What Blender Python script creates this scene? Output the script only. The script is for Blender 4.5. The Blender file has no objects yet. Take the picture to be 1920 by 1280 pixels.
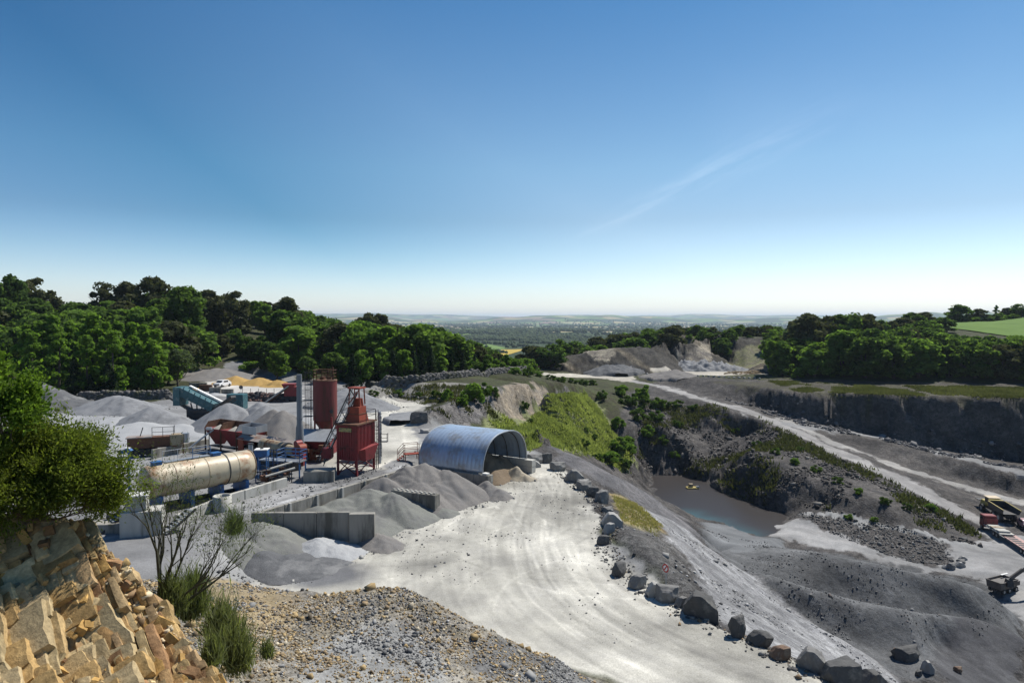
import bpy, math, random
import numpy as np
from mathutils import Vector, Matrix, geometry
R = math.radians
SC = bpy.context.scene
COL = SC.collection

# ------------------------------------------------------------------ camera
CAMZ, PITCH, FPX = 16.0, 1.88, 1280.0
cam_d = bpy.data.cameras.new('camera'); cam_d.sensor_width = 36.0; cam_d.lens = 24.0
cam_d.clip_start = 0.1; cam_d.clip_end = 60000
cam = bpy.data.objects.new('camera', cam_d); COL.objects.link(cam)
cam.location = (0, 0, CAMZ); cam.rotation_euler = (R(90-PITCH), 0, 0)
SC.camera = cam

# ------------------------------------------------------------------ sun, sky
SUN_AZ, SUN_EL = 46.0, 54.0          # degrees clockwise from +Y, degrees up
sun_d = bpy.data.lights.new('sun', 'SUN'); sun_d.energy = 5.0; sun_d.angle = R(0.53); sun_d.color = (1.0, 0.955, 0.88)
sun = bpy.data.objects.new('sun', sun_d); COL.objects.link(sun)
sdir = Vector((math.sin(R(SUN_AZ))*math.cos(R(SUN_EL)), math.cos(R(SUN_AZ))*math.cos(R(SUN_EL)), math.sin(R(SUN_EL))))
sun.rotation_euler = sdir.to_track_quat('Z', 'Y').to_euler(); sun.location = (60, 40, 80)

W_ = bpy.data.worlds.new('World'); SC.world = W_; W_.use_nodes = True
nt = W_.node_tree; nt.nodes.clear()
def N(tree, typ, **kw):
    n = tree.nodes.new(typ)
    for k, v in kw.items(): setattr(n, k, v)
    return n
def pix_dir(u, v):
    a, b = (u-960)/FPX, (640-v)/FPX
    cp, sp = math.cos(R(PITCH)), math.sin(R(PITCH))
    return Vector((a, cp+b*sp, -sp+b*cp))
sky = N(nt, 'ShaderNodeTexSky', sky_type='NISHITA', sun_disc=False, sun_elevation=R(SUN_EL), sun_rotation=R(SUN_AZ),
        altitude=100, air_density=1.0, dust_density=.3, ozone_density=1.5)
bg = N(nt, 'ShaderNodeBackground'); bg.inputs['Strength'].default_value = 0.118
wo = N(nt, 'ShaderNodeOutputWorld')
tc = N(nt, 'ShaderNodeTexCoord')
# thin cirrus streak: a band round a great circle, torn by noise
dA, dC = pix_dir(1060, 452).normalized(), pix_dir(1600, 200).normalized()
nrm = dA.cross(dC).normalized(); tng = (dC-dA).normalized(); mid = (dA+dC).normalized()
def dotn(vec):
    d = N(nt, 'ShaderNodeVectorMath', operation='DOT_PRODUCT'); d.inputs[1].default_value = vec
    nt.links.new(tc.outputs['Generated'], d.inputs[0]); return d.outputs['Value']
def math_(op, a, b=None, clamp=False):
    m = N(nt, 'ShaderNodeMath', operation=op, use_clamp=clamp)
    for i, x in enumerate((a, b)):
        if x is None: continue
        if isinstance(x, (int, float)): m.inputs[i].default_value = x
        else: nt.links.new(x, m.inputs[i])
    return m.outputs[0]
al, ac, fw = dotn(tng), dotn(nrm), dotn(mid)
al0, al1 = dA.dot(tng), dC.dot(tng)
cmb = N(nt, 'ShaderNodeCombineXYZ')
nt.links.new(math_('MULTIPLY', al, 7.0), cmb.inputs[0]); nt.links.new(math_('MULTIPLY', ac, 55.0), cmb.inputs[1])
nz = N(nt, 'ShaderNodeTexNoise'); nz.inputs['Scale'].default_value = 1.0; nz.inputs['Detail'].default_value = 6; nz.inputs['Roughness'].default_value = .62
nt.links.new(cmb.outputs[0], nz.inputs['Vector'])
nz2 = N(nt, 'ShaderNodeTexNoise'); nz2.inputs['Scale'].default_value = 2.2; nz2.inputs['Detail'].default_value = 3
nt.links.new(tc.outputs['Generated'], nz2.inputs['Vector'])
def ramp(x, lo, hi):
    m = N(nt, 'ShaderNodeMapRange', interpolation_type='SMOOTHSTEP')
    nt.links.new(x, m.inputs['Value']); m.inputs['From Min'].default_value = lo; m.inputs['From Max'].default_value = hi
    return m.outputs[0]
wid = math_('ADD', math_('MULTIPLY', math_('SUBTRACT', al, al0), 0.06), 0.006)
band = math_('POWER', 2.718, math_('MULTIPLY', math_('POWER', math_('DIVIDE', ac, wid), 2.0), -1.0))
ends = math_('MULTIPLY', ramp(al, al0-.03, al0+.12), ramp(al, al1+.05, al1-.22))
streak = math_('MULTIPLY', math_('MULTIPLY', band, ends), math_('MULTIPLY', ramp(nz.outputs[0], .36, .78), ramp(fw, .3, .7)))
veil = math_('MULTIPLY', ramp(nz2.outputs[0], .5, .85), math_('MULTIPLY', ramp(al, al0-.1, al0+.3), .05))
fac = math_('ADD', math_('MULTIPLY', streak, .13), veil, True)
spz = N(nt, 'ShaderNodeSeparateXYZ'); nt.links.new(tc.outputs['Generated'], spz.inputs[0])
def crgb(x, els):
    c = N(nt, 'ShaderNodeValToRGB'); nt.links.new(x, c.inputs[0])
    while len(c.color_ramp.elements) < len(els): c.color_ramp.elements.new(.5)
    for e_, (p_, c_) in zip(c.color_ramp.elements, els): e_.position = p_; e_.color = (*c_, 1)
    return c.outputs[0]
tz = crgb(spz.outputs[2], [(0, (.92,.94,1.10)), (.05, (.87,.89,1.0)), (.09, (.74,.79,.86)), (.14, (.59,.65,.70)), (.21, (.54,.67,.71)), (.41, (.27,.51,.65)), (.65, (.22,.44,.60))])
td = crgb(dotn(sdir), [(0, (.62,.82,.94)), (.2, (.58,.79,.93)), (.36, (.42,.70,.82)), (.57, (.98,1,1)), (1, (1,1,1))])
tdm = N(nt, 'ShaderNodeMix', data_type='RGBA'); tdm.inputs['A'].default_value = (1,1,1,1); nt.links.new(td, tdm.inputs['B'])
mrz = N(nt, 'ShaderNodeMapRange', interpolation_type='SMOOTHSTEP'); nt.links.new(spz.outputs[2], mrz.inputs[0]); mrz.inputs['From Min'].default_value = 0.0; mrz.inputs['From Max'].default_value = .16; nt.links.new(mrz.outputs[0], tdm.inputs['Factor']); td = tdm.outputs['Result']
sk0 = N(nt, 'ShaderNodeVectorMath', operation='MULTIPLY'); nt.links.new(sky.outputs[0], sk0.inputs[0]); nt.links.new(tz, sk0.inputs[1])
skt = N(nt, 'ShaderNodeVectorMath', operation='MULTIPLY'); nt.links.new(sk0.outputs[0], skt.inputs[0]); nt.links.new(td, skt.inputs[1])
mx = N(nt, 'ShaderNodeMix', data_type='RGBA')
nt.links.new(fac, mx.inputs['Factor']); nt.links.new(skt.outputs[0], mx.inputs['A']); mx.inputs['B'].default_value = (9.5, 10.2, 11.0, 1)
nt.links.new(mx.outputs['Result'], bg.inputs['Color']); nt.links.new(bg.outputs[0], wo.inputs['Surface'])

SC.view_settings.view_transform = 'Standard'; SC.view_settings.look = 'None'
SC.view_settings.exposure = 0.36; SC.view_settings.gamma = 1.0; SC.view_settings.use_curve_mapping = False
SC.cycles.max_bounces = 6; SC.cycles.diffuse_bounces = 3; SC.cycles.glossy_bounces = 3
SC.cycles.transmission_bounces = 4; SC.cycles.volume_bounces = 0; SC.cycles.use_denoising = True

# ------------------------------------------------------------------ helpers
def P(u, v, z):                       # point seen at photo pixel (u,v) that lies at height z
    d = pix_dir(u, v); t = (z-CAMZ)/d.z
    return Vector((d.x*t, d.y*t, z))
def D(u, v, y):                       # point seen at photo pixel (u,v) at forward distance y
    d = pix_dir(u, v); t = y/d.y
    return Vector((d.x*t, y, CAMZ+d.z*t))

def hsh(ix, iy, iz, s):
    h = (ix.astype(np.int64)*374761393 + iy.astype(np.int64)*668265263 + iz.astype(np.int64)*2147483647 + s*974711) & 0xffffffff
    h = ((h ^ (h >> 13))*1274126177) & 0xffffffff
    return ((h ^ (h >> 16)) & 0xffff)/65535.0
def vn(x, y, z=None, s=0):            # value noise in -1..1
    if z is None: z = np.zeros_like(x)
    x0, y0, z0 = np.floor(x), np.floor(y), np.floor(z)
    fx, fy, fz = x-x0, y-y0, z-z0
    fx, fy, fz = [f*f*(3-2*f) for f in (fx, fy, fz)]
    flat = not np.any(z)
    def lay(k):
        a = hsh(x0, y0, z0+k, s); b = hsh(x0+1, y0, z0+k, s); c = hsh(x0, y0+1, z0+k, s); d = hsh(x0+1, y0+1, z0+k, s)
        return (a*(1-fx)+b*fx)*(1-fy) + (c*(1-fx)+d*fx)*fy
    v = lay(0)
    if not flat: v = v*(1-fz)+lay(1)*fz
    return v*2-1
def fbm(x, y, z=None, o=4, s=0, g=.5):
    t, a = 0, 1
    for i in range(o):
        k = 2.03**i
        t = t + a*vn(x*k+i*7.3, y*k-i*3.1, None if z is None else z*k, s+i); a *= g
    return t

def voro(p, q, seed):                 # 2-D cells: two hashes per cell, offset from the cell centre, distance to the border
    ip, iq = np.floor(p), np.floor(q); f1 = np.full(p.shape, 9.0); f2 = f1.copy(); ha = np.zeros(p.shape); hb = ha.copy(); dp = ha.copy(); dq = ha.copy()
    for i in (-1, 0, 1):
        for j in (-1, 0, 1):
            a, b = ip+i, iq+j; o = a*0; cx = a+.5+.8*(hsh(a, b, o, seed)-.5); cy = b+.5+.8*(hsh(a, b, o, seed+1)-.5)
            d = np.hypot(p-cx, q-cy); n = d < f1
            f2 = np.where(n, f1, np.minimum(f2, d)); f1 = np.where(n, d, f1)
            ha = np.where(n, hsh(a, b, o, seed+2), ha); hb = np.where(n, hsh(a, b, o, seed+3), hb); dp = np.where(n, p-cx, dp); dq = np.where(n, q-cy, dq)
    return ha, hb, dp, dq, f2-f1
def blur(a, n):
    for ax in (0, 1):
        for _ in range(2):
            k = 2*n+1
            pad = [(0, 0), (0, 0)]; pad[ax] = (n+1, n)
            c = np.cumsum(np.pad(a, pad, mode='edge'), axis=ax)
            a = (np.take(c, range(k, c.shape[ax]), axis=ax)-np.take(c, range(0, c.shape[ax]-k), axis=ax))/k
    return a

def tag(o, label=None, cat=None, group=None, kind=None):
    if label: o['label'] = label
    if cat: o['category'] = cat
    if group: o['group'] = group
    if kind: o['kind'] = kind
    return o
def empty(name, loc, rz=0):
    o = bpy.data.objects.new(name, None); COL.objects.link(o)
    o.location = loc; o.rotation_euler = (0, 0, rz); o.empty_display_size = .3
    return o
def link(name, me, mat=None, parent=None):
    if mat is not None:
        for m in (mat if isinstance(mat, (list, tuple)) else [mat]): me.materials.append(m)
    o = bpy.data.objects.new(name, me); COL.objects.link(o)
    if parent is not None: o.parent = parent
    return o
def np_mesh(name, V, F, mat=None, parent=None, smooth=False, cols=None):
    """V (n,3); F (m,k) array of equal-sided faces, or list of such arrays"""
    Fs = F if isinstance(F, list) else [F]
    me = bpy.data.meshes.new(name)
    me.vertices.add(len(V)); me.vertices.foreach_set('co', np.ascontiguousarray(V, dtype=np.float32).ravel())
    idx = np.concatenate([f.ravel() for f in Fs]).astype(np.int32)
    tot = np.concatenate([np.full(len(f), f.shape[1]) for f in Fs]).astype(np.int32)
    st = np.concatenate([[0], np.cumsum(tot)[:-1]]).astype(np.int32)
    me.loops.add(len(idx)); me.loops.foreach_set('vertex_index', idx)
    me.polygons.add(len(tot)); me.polygons.foreach_set('loop_start', st); me.polygons.foreach_set('loop_total', tot)
    if smooth: me.polygons.foreach_set('use_smooth', np.ones(len(tot), bool))
    me.update(calc_edges=True)
    for k, c in (cols or {}).items():
        if c.ndim == 1:
            at = me.attributes.new(k, 'FLOAT', 'POINT'); at.data.foreach_set('value', c.astype(np.float32))
        else:
            at = me.attributes.new(k, 'FLOAT_COLOR', 'POINT')
            at.data.foreach_set('color', np.concatenate([c, np.ones((len(c), 1))], 1).astype(np.float32).ravel())
    return link(name, me, mat, parent)

class MB:
    """collects simple shaped pieces that make ONE part"""
    def __init__(s): s.v = []; s.f = []
    def add(s, vs, fs):
        o = len(s.v); s.v += [tuple(v) for v in vs]; s.f += [tuple(i+o for i in f) for f in fs]; return s
    def box(s, c, size, rz=0, M=None, taper=1.0):
        sx, sy, sz = [q/2 for q in size]; vs = []
        for z in (-sz, sz):
            k = taper if z > 0 else 1.0
            for x, y in ((-sx, -sy), (sx, -sy), (sx, sy), (-sx, sy)): vs.append(Vector((x*k, y*k, z)))
        T = M if M is not None else Matrix.Rotation(rz, 3, 'Z')
        c = Vector(c)
        return s.add([T @ v+c for v in vs], [(0, 3, 2, 1), (4, 5, 6, 7), (0, 1, 5, 4), (1, 2, 6, 5), (2, 3, 7, 6), (3, 0, 4, 7)])
    def bar(s, a, b, w, h=None):
        a, b = Vector(a), Vector(b); h = h or w
        d = b-a; L = d.length
        if L < 1e-6: return s
        q = d.to_track_quat('Z', 'Y').to_matrix()
        return s.box((a+b)/2, (w, h, L), M=q)
    def tube(s, pts, r, n=8, cap=True):
        pts = [Vector(p) for p in pts]; rs = r if isinstance(r, (list, tuple)) else [r]*len(pts)
        o = []; up = None
        vs, fs = [], []
        for i, p in enumerate(pts):
            t = (pts[min(i+1, len(pts)-1)]-pts[max(i-1, 0)]).normalized()
            if up is None:
                up = t.orthogonal().normalized()
            else:
                up = (up-t*up.dot(t)); up = up.normalized() if up.length > 1e-5 else t.orthogonal().normalized()
            b = t.cross(up)
            for k in range(n):
                a = 2*math.pi*k/n
                vs.append(p+(up*math.cos(a)+b*math.sin(a))*rs[i])
        for i in range(len(pts)-1):
            for k in range(n):
                a, b2 = i*n+k, i*n+(k+1) % n
                fs.append((a, b2, b2+n, a+n))
        if cap:
            fs.append(tuple(range(n-1, -1, -1))); m = (len(pts)-1)*n; fs.append(tuple(range(m, m+n)))
        return s.add(vs, fs)
    def build(s, name, mat, parent=None, smooth=False, bevel=0):
        me = bpy.data.meshes.new(name); me.from_pydata(s.v, [], s.f); me.update()
        if smooth:
            me.polygons.foreach_set('use_smooth', np.ones(len(me.polygons), bool))
            me.set_sharp_from_angle(angle=R(40))
        o = link(name, me, mat, parent)
        if bevel:
            b = o.modifiers.new('bevel', 'BEVEL'); b.width = bevel; b.segments = 1; b.limit_method = 'ANGLE'
        return o

def mat(name, a, b=None, scale=3.0, rough=.8, metal=0.0, bump=.15, bscale=None, c=None, cth=.62, cscale=1.2, spec=.3, streak=False):
    m = bpy.data.materials.new(name); m.use_nodes = True
    t = m.node_tree; bs = t.nodes['Principled BSDF']
    bs.inputs['Roughness'].default_value = rough; bs.inputs['Metallic'].default_value = metal
    bs.inputs['Specular IOR Level'].default_value = spec
    b = b or tuple(x*.72 for x in a)
    co = N(t, 'ShaderNodeTexCoord'); src = co.outputs['Object']
    if streak:
        mp = N(t, 'ShaderNodeMapping'); mp.inputs['Scale'].default_value = (1, 1, .18); t.links.new(src, mp.inputs[0]); srcs = mp.outputs[0]
    else: srcs = src
    n1 = N(t, 'ShaderNodeTexNoise'); n1.inputs['Scale'].default_value = scale; n1.inputs['Detail'].default_value = 8; n1.inputs['Roughness'].default_value = .65
    t.links.new(srcs, n1.inputs['Vector'])
    r1 = N(t, 'ShaderNodeMapRange'); r1.inputs['From Min'].default_value = .3; r1.inputs['From Max'].default_value = .7; t.links.new(n1.outputs[0], r1.inputs[0])
    x = N(t, 'ShaderNodeMix', data_type='RGBA'); x.inputs['A'].default_value = (*a, 1); x.inputs['B'].default_value = (*b, 1)
    t.links.new(r1.outputs[0], x.inputs['Factor']); out = x.outputs['Result']
    if c:
        n2 = N(t, 'ShaderNodeTexNoise'); n2.inputs['Scale'].default_value = cscale; n2.inputs['Detail'].default_value = 9; n2.inputs['Roughness'].default_value = .7
        t.links.new(srcs, n2.inputs['Vector'])
        r2 = N(t, 'ShaderNodeMapRange'); r2.inputs['From Min'].default_value = cth-.06; r2.inputs['From Max'].default_value = cth+.06; t.links.new(n2.outputs[0], r2.inputs[0])
        y = N(t, 'ShaderNodeMix', data_type='RGBA'); y.inputs['B'].default_value = (*c, 1)
        t.links.new(r2.outputs[0], y.inputs['Factor']); t.links.new(out, y.inputs['A']); out = y.outputs['Result']
    t.links.new(out, bs.inputs['Base Color'])
    if bump:
        n3 = N(t, 'ShaderNodeTexNoise'); n3.inputs['Scale'].default_value = bscale or scale*5; n3.inputs['Detail'].default_value = 6
        t.links.new(src, n3.inputs['Vector'])
        bp = N(t, 'ShaderNodeBump'); bp.inputs['Strength'].default_value = bump; bp.inputs['Distance'].default_value = .05
        t.links.new(n3.outputs[0], bp.inputs['Height']); t.links.new(bp.outputs[0], bs.inputs['Normal'])
    return m
# ------------------------------------------------------------------ the lie of the land
T = 1.8                                # level of the plant terrace above the loading road
C0, C1 = Vector((-18.6, 48.6, 0)), Vector((-8.9, 65.2, 0))      # long retaining wall
cd_ = (C1-C0).normalized(); cn_ = Vector((cd_.y, -cd_.x, 0))
HBL, HFL, HFR = Vector((-9.3, 68.0, 0)), Vector((-2.75, 64.0, 0)), Vector((1.5, 71.0, 0))
HBR = HBL+(HFR-HFL)
def w(x, y, z): return ('w', x, y, z)
def d(u, v, y): return ('d', u, v, y)
BL = [
 # loading road and bays, level 0
 [(640,1060,0),(800,980,0),(900,1050,0),(1000,1000,0),(1010,930,0),(1000,1100,0),(1150,1200,0),(1300,1280,0),(1420,1330,0)],
 [w(-17.6,46,0), w(-16,48.5,0)], [(560,1110,0),(700,1130,0),(960,1200,0),(1120,1300,0)],
 [w(*(C0+cn_*.35).to_2d(),0), w(*(C1+cn_*.35).to_2d(),0)],
 [w(*(C0-cn_*.3).to_2d(),T), w(*(C1-cn_*.3).to_2d(),T)],
 [w(-19.4,47.5,T), w(-19.6,42,T), w(-19.5,38,T), w(-18,34.5,T+.3)], [w(-16.5,47.3,0), w(-16,42,0), w(-14.5,37,.2), w(-12,34,.3)],
 # hangar surroundings
 [w(*(HBL).to_2d(),0), w(*HFL.to_2d(),0), w(*HFR.to_2d(),0), w(*HBR.to_2d(),0), w(-4.5,70,0)],
 [w(-9.9,67.6,T), w(-10,69.5,T), w(-6.5,76,T), w(-4.2,76.8,1.6)], [w(-3.6,75.6,1.2), w(2.0,72,.25), w(4,72.6,.2)],
 # right edge of the loading road
 [(985,846,.8),(1045,868,0),(1100,915,0),(1140,960,0),(1150,1000,0),(1165,1050,0),(1220,1095,0),(1290,1135,0),(1340,1158,0),(1400,1192,0),(1500,1242,0),(1570,1280,0),(1700,1345,0)],
 [(1180,985,.8),(1240,1046,.9),(1280,1092,.4)], [(1258,1010,-2),(1300,1055,-2.3),(1325,1112,-1.6)],
 [(1200,962,-1.8),(1240,985,-2.4)], [(1320,1068,-3.2),(1360,1112,-3.5),(1440,1172,-3.5),(1560,1243,-4),(1650,1292,-4.5)],
 # foot of that slope and where it breaks over into the pit
 [(1010,826,.9),(1040,836,.7),(1080,852,.3),(1130,878,-1.2),(1180,905,-3),(1240,945,-5),(1300,990,-7),(1312,1005,-8)],
 [(1312,1005,-8),(1400,1075,-9.5),(1500,1160,-11.2),(1560,1190,-11.75),(1650,1240,-12.5),(1700,1280,-13),(1760,1345,-13)],
 [d(1030,900,84), d(1080,930,86), d(1180,1000,88), d(1240,1050,88), d(1300,1090,88), d(1316,1040,86)],
 # spoil heap ridges
 [(1380,1048,-9.0),(1450,1082,-8.6),(1560,1112,-9.1),(1700,1147,-10.2),(1840,1157,-12),(1900,1192,-15),(1925,1230,-18)],
 [d(1400,1075,75), d(1460,1108,74), d(1560,1126,73.5), d(1700,1158,71), d(1830,1178,71.5)],
 [(1330,1000,-14),(1350,1018,-15),(1450,1022,-13.5),(1500,1028,-12.5),(1560,1045,-11.3),(1680,1062,-11.8),(1780,1080,-12.5),(1840,1097,-13.8),(1875,1135,-16),(1925,1190,-18.8)],
 [d(1500,1080,98), d(1560,1110,94), d(1680,1120,90), d(1780,1130,88), d(1840,1140,85)],
 # heaps at the bottom right
 [(1750,1205,-13.3),(1800,1194,-12.8),(1850,1196,-13),(1925,1196,-13.5)], [(1750,1240,-12.9),(1800,1285,-13.5),(1925,1285,-15)], [(1690,1225,-12.6),(1760,1262,-12.9)],
 # pond and its shore
 [(1210,913,-20),(1240,899,-20),(1272,889,-20),(1300,895,-20),(1330,908,-20),(1348,930,-20),(1400,941,-20),(1440,955,-20),(1470,968,-20),(1462,990,-20),(1425,1004,-20),(1380,990,-20),(1340,977,-20),(1300,968,-20),(1255,950,-20),(1225,930,-20)],
 [(1250,912,-22),(1280,905,-22),(1330,940,-22),(1390,965,-22),(1430,980,-22)],
 [(1350,1000,-17.5),(1420,1016,-18)], [(1480,985,-19.3),(1520,992,-19.3),(1470,1005,-19.4)],
 # pit floor, ramp track, thin upper track
 [(1560,1000,-19.3),(1640,1030,-19.5),(1700,1050,-19.5),(1800,1062,-19)], [(1540,1015,-19.5),(1620,1040,-19.5),(1700,1060,-19.4),(1800,1085,-19.3)],
 [(1500,966,-18.3),(1600,975,-18),(1700,991,-17.8),(1770,1008,-18.4),(1840,1028,-19)], [(1510,972,-18.4),(1600,981,-18.1),(1700,998,-18),(1780,1018,-18.7)],
 [(1840,1060,-19),(1920,1050,-19),(1850,1100,-19),(1920,1120,-19),(1920,1165,-19),(2050,1100,-19),(2100,1000,-19),(2050,1300,-19)],
 [(1840,985,-19),(1880,1000,-19.1),(1925,1015,-19)], [w(90,60,-18), w(90,40,-17), w(60,35,-12), w(40,20,-4), w(90,10,-14)],
 # far haul road: right/upper edge then left/lower edge
 [(1150,702,-3),(1200,711,-3.6),(1250,722,-4.6),(1330,746,-6),(1400,763,-7.4),(1460,786,-9),(1540,818,-11.3),(1620,850,-13),(1740,908,-16),(1850,964,-18.9)],
 [(1110,705,-3.2),(1180,717,-3.7),(1250,733,-4.8),(1330,759,-6.2),(1400,778,-7.7),(1450,800,-9.2),(1520,832,-11.3),(1600,868,-13.3),(1720,930,-16.3),(1830,988,-18.9)],
 # upper haul track, then the mid road against the wall
 [(1500,806,-10),(1570,838,-12.6),(1640,866,-14.6),(1700,887,-15.9),(1800,917,-18),(1925,952,-19.4)], [(1500,800,-9.8),(1570,828,-12.3),(1640,856,-14.4),(1700,876,-15.8),(1800,905,-18),(1925,941,-19.4)],
 [(1490,796,-9.5),(1570,808,-10.9),(1650,826,-12.2),(1760,853,-14.2),(1925,893,-15.8)], [(1500,791,-9.4),(1570,801,-10.7),(1650,816,-12.0),(1760,844,-14.0),(1925,880,-15.3)],
 [(1600,831,-12.8),(1700,871,-15.7),(1800,899,-18),(1925,934,-19.5)],
 # right wall: foot, top, lip
 [(1260,722,-4.8),(1330,742,-6.2),(1400,757,-7.6),(1500,786,-9.2),(1580,800,-10.8),(1700,830,-13.3),(1800,848,-14.9),(1925,868,-16.3)],
 [(1200,706,-3.2),(1260,709,-3),(1330,714,-3),(1400,722,-3),(1500,736,-2.9),(1700,741,-2.5),(1925,747,-2.4)],
 [(1200,701,-2.9),(1330,705,-2.6),(1440,713,-2.2),(1500,716,-2),(1700,718,-1.8),(1925,723,-1.5),(2100,728,-1.4)],
 [w(115,180,-1.8), w(150,195,0), w(170,165,-1.2), w(150,130,-2.5), w(150,110,-14), w(240,110,-5)],
 # slope from the haul road to the pond, bowl and rock
 [(1400,848,-11.9),(1460,870,-12.7),(1560,905,-13.8),(1660,948,-15.4)], [(1375,900,-17),(1440,925,-17),(1520,945,-17.4)],
 [(1290,800,-11),(1330,835,-14.5),(1390,822,-13)], [(1290,760,-7),(1345,768,-7),(1390,778,-8)],
 [(1180,738,-4.7),(1240,741,-5.3),(1290,752,-6)], [(1200,790,-9),(1240,800,-10),(1280,830,-13)], [(1300,870,-17),(1320,885,-18.5)],
 # grass slope, gully
 [(922,796,-1),(960,782,-1.5),(1020,764,-2.6),(1060,752,-3.1),(1100,742,-3.6),(1130,746,-4.2)], [(1110,748,-4.4),(1145,800,-9),(1188,850,-13.2)],
 [(1000,832,-3),(1060,840,-7),(1120,866,-12),(1180,890,-16),(1215,912,-19.5)], [(1050,800,-4.6),(1100,820,-8.8)],
 [w(0,85,1.2), w(3,92,.8), w(-3,100,.6)],
 # left bank: top edge and foot
 [(690,727,4.2),(760,722,4.1),(870,718,4),(905,722,3.8),(930,728,3.5),(1000,722,2.6),(1060,730,.8),(1095,741,-2.5)],
 [(938,787,-1.4),(985,776,-2),(1020,764,-2.7),(1090,744,-3.4)], [(690,744,T),(760,745,T),(800,752,T),(850,760,T+.4)],
 [(790,795,T),(800,800,T),(845,800,1.2)], [(792,772,3.6),(850,750,4.3),(905,735,4.6)], [(905,787,0),(920,790,-.6)], [(778,783,T)],
 [(700,716,4.6),(780,711,4.7),(860,702,4.5),(980,694,3)], [(1000,712,2.4),(1060,720,.6),(1110,724,-2.6)],
 # terrace
 [(750,745,T),(740,800,T),(700,850,T),(760,850,T),(620,760,T),(450,760,T),(560,740,T),(300,800,T),(150,800,T),(0,800,T),(-200,850,T)],
 [(200,1000,T),(330,1040,T),(300,960,T),(430,950,T),(540,930,T),(180,920,T),(0,960,T),(-200,1000,T)],
 [(-100,750,T),(0,745,T),(160,748,T),(320,740,T),(370,706,T),(480,703,T),(560,715,T),(650,722,T),(690,735,T)], [(420,716,T),(520,712,T)],
 # far road and the upper far quarry
 [(975,690,-1),(1000,700,-2),(1060,706,-2.8),(1120,702,-3)], [(1110,690,-3),(1250,690,-3),(1400,697,-3),(1440,702,-2.8)],
 [(1030,690,-2.6),(1080,686,-3),(1200,684,-3),(1300,682,-3),(1400,690,-2.8)], [(1010,685,-1),(1050,668,2),(1100,656,4.5),(1160,652,5.6),(1250,645,6.3),(1330,637,7.5),(1440,634,8)],
 [(1440,700,-2.6),(1450,668,2.5)], [w(70,300,8.5), w(140,300,8), w(200,300,13.6), w(225,300,14.5), w(330,300,18)],
 [w(60,215,-2.4), w(100,215,0), w(140,210,2), w(180,200,3)], [w(170,250,7), w(120,250,4), w(200,240,9)],
 [w(120,400,-6), w(200,400,14), w(300,400,22), w(0,300,-14), w(20,330,-10), w(60,400,-12), w(0,420,-24), w(-20,260,-8), w(10,250,-4)],
 # wooded hill on the left
 [w(-165,220,18), w(-122,220,15.5), w(-96,220,13), w(-79,220,10), w(-62,220,6.5), w(-45,220,5.6), w(-27,220,3.6), w(-10,220,-2), w(2,225,-3)],
 [w(-230,160,14), w(-130,160,5.5), w(-70,175,4.5), w(-40,170,4)], [w(-165,300,22), w(-96,300,16), w(-60,290,7), w(-30,290,-6)],
 [w(-230,420,26), w(-100,420,2), w(-50,420,-22)], [w(-230,100,6), w(-230,60,4), w(-230,0,6)],
 # rubble hill in front and below the camera
 [(-200,1120,2.6),(0,1100,2.4),(150,1090,2.6),(250,1078,3.6),(330,1086,4.6),(420,1081,4.7),(500,1096,4.35),(560,1103,4.6),(640,1101,4.8),(700,1092,5.2),(740,1088,5.35),(775,1094,5.1),(820,1116,4.7),(900,1160,3.9),(960,1182,3.2),(1000,1216,2.0),(1100,1262,.96),(1150,1290,.1)],
 [w(-13.5,34,.6), w(-9.5,33.5,.3), w(-6.5,33.5,.2), w(-4.5,33,.1), w(-1.2,32.6,.05), w(1.2,32.2,0)], [w(-22,35.5,T), w(-26,36,T), w(-18,35,T)],
 [d(480,1285,20), d(600,1285,20.5), d(740,1285,21), d(860,1285,22), d(960,1285,23.5), d(1060,1285,26)], [d(560,1190,24), d(740,1180,25), d(860,1230,25)],
 [d(400,1180,23), d(440,1240,20.5)], [w(0,12,3.5), w(8,14,2), w(14,22,0), w(-8,12,6), w(-12,14,7), w(-20,12,8), w(0,0,7), w(20,0,3), w(-30,0,10), w(-40,30,4), w(30,10,0)],
]
pts = []
for line in BL:
    q = [Vector(e[1:]) if e[0] == 'w' else (D(*e[1:]) if e[0] == 'd' else P(*e)) for e in line]
    for i, a in enumerate(q):
        pts.append(a)
        if i+1 < len(q):
            b = q[i+1]; L = (b-a).length; st = 2.5 if a.y < 150 else 5
            k = int(L/st)
            if L < 60:
                for j in range(1, k): pts.append(a.lerp(b, j/k))
GX0, GX1, GY0, GY1, GS = -240.0, 340.0, -10.0, 420.0, 0.5
for x in np.arange(GX0, GX1+1, 60):
    for y in (GY0, GY1): pts.append(Vector((x, y, 4 if y < 0 else (24 if x < -150 else (-20 if x < 150 else 14)))))
pts = [p for p in pts if GX0-5 < p.x < GX1+5 and GY0-5 < p.y < GY1+5]
pts += [Vector((GX0-9, 200, 16)), Vector((GX1+9, 200, 12)), Vector((GX0-9, GY0-9, 8)), Vector((GX1+9, GY0-9, 4)), Vector((GX0-9, GY1+9, 24)), Vector((GX1+9, GY1+9, 16))]
seen = {}
for p in pts: seen[(round(p.x*4), round(p.y*4))] = p
pts = list(seen.values())
r_ = geometry.delaunay_2d_cdt([p.to_2d() for p in pts], [], [], 0, 1e-4)
tv = np.array([v[:] for v in r_[0]]); tz = np.array([pts[o[0]].z if o else 0 for o in r_[3]])
nx, ny = int((GX1-GX0)/GS)+1, int((GY1-GY0)/GS)+1
H = np.zeros((ny, nx))
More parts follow.
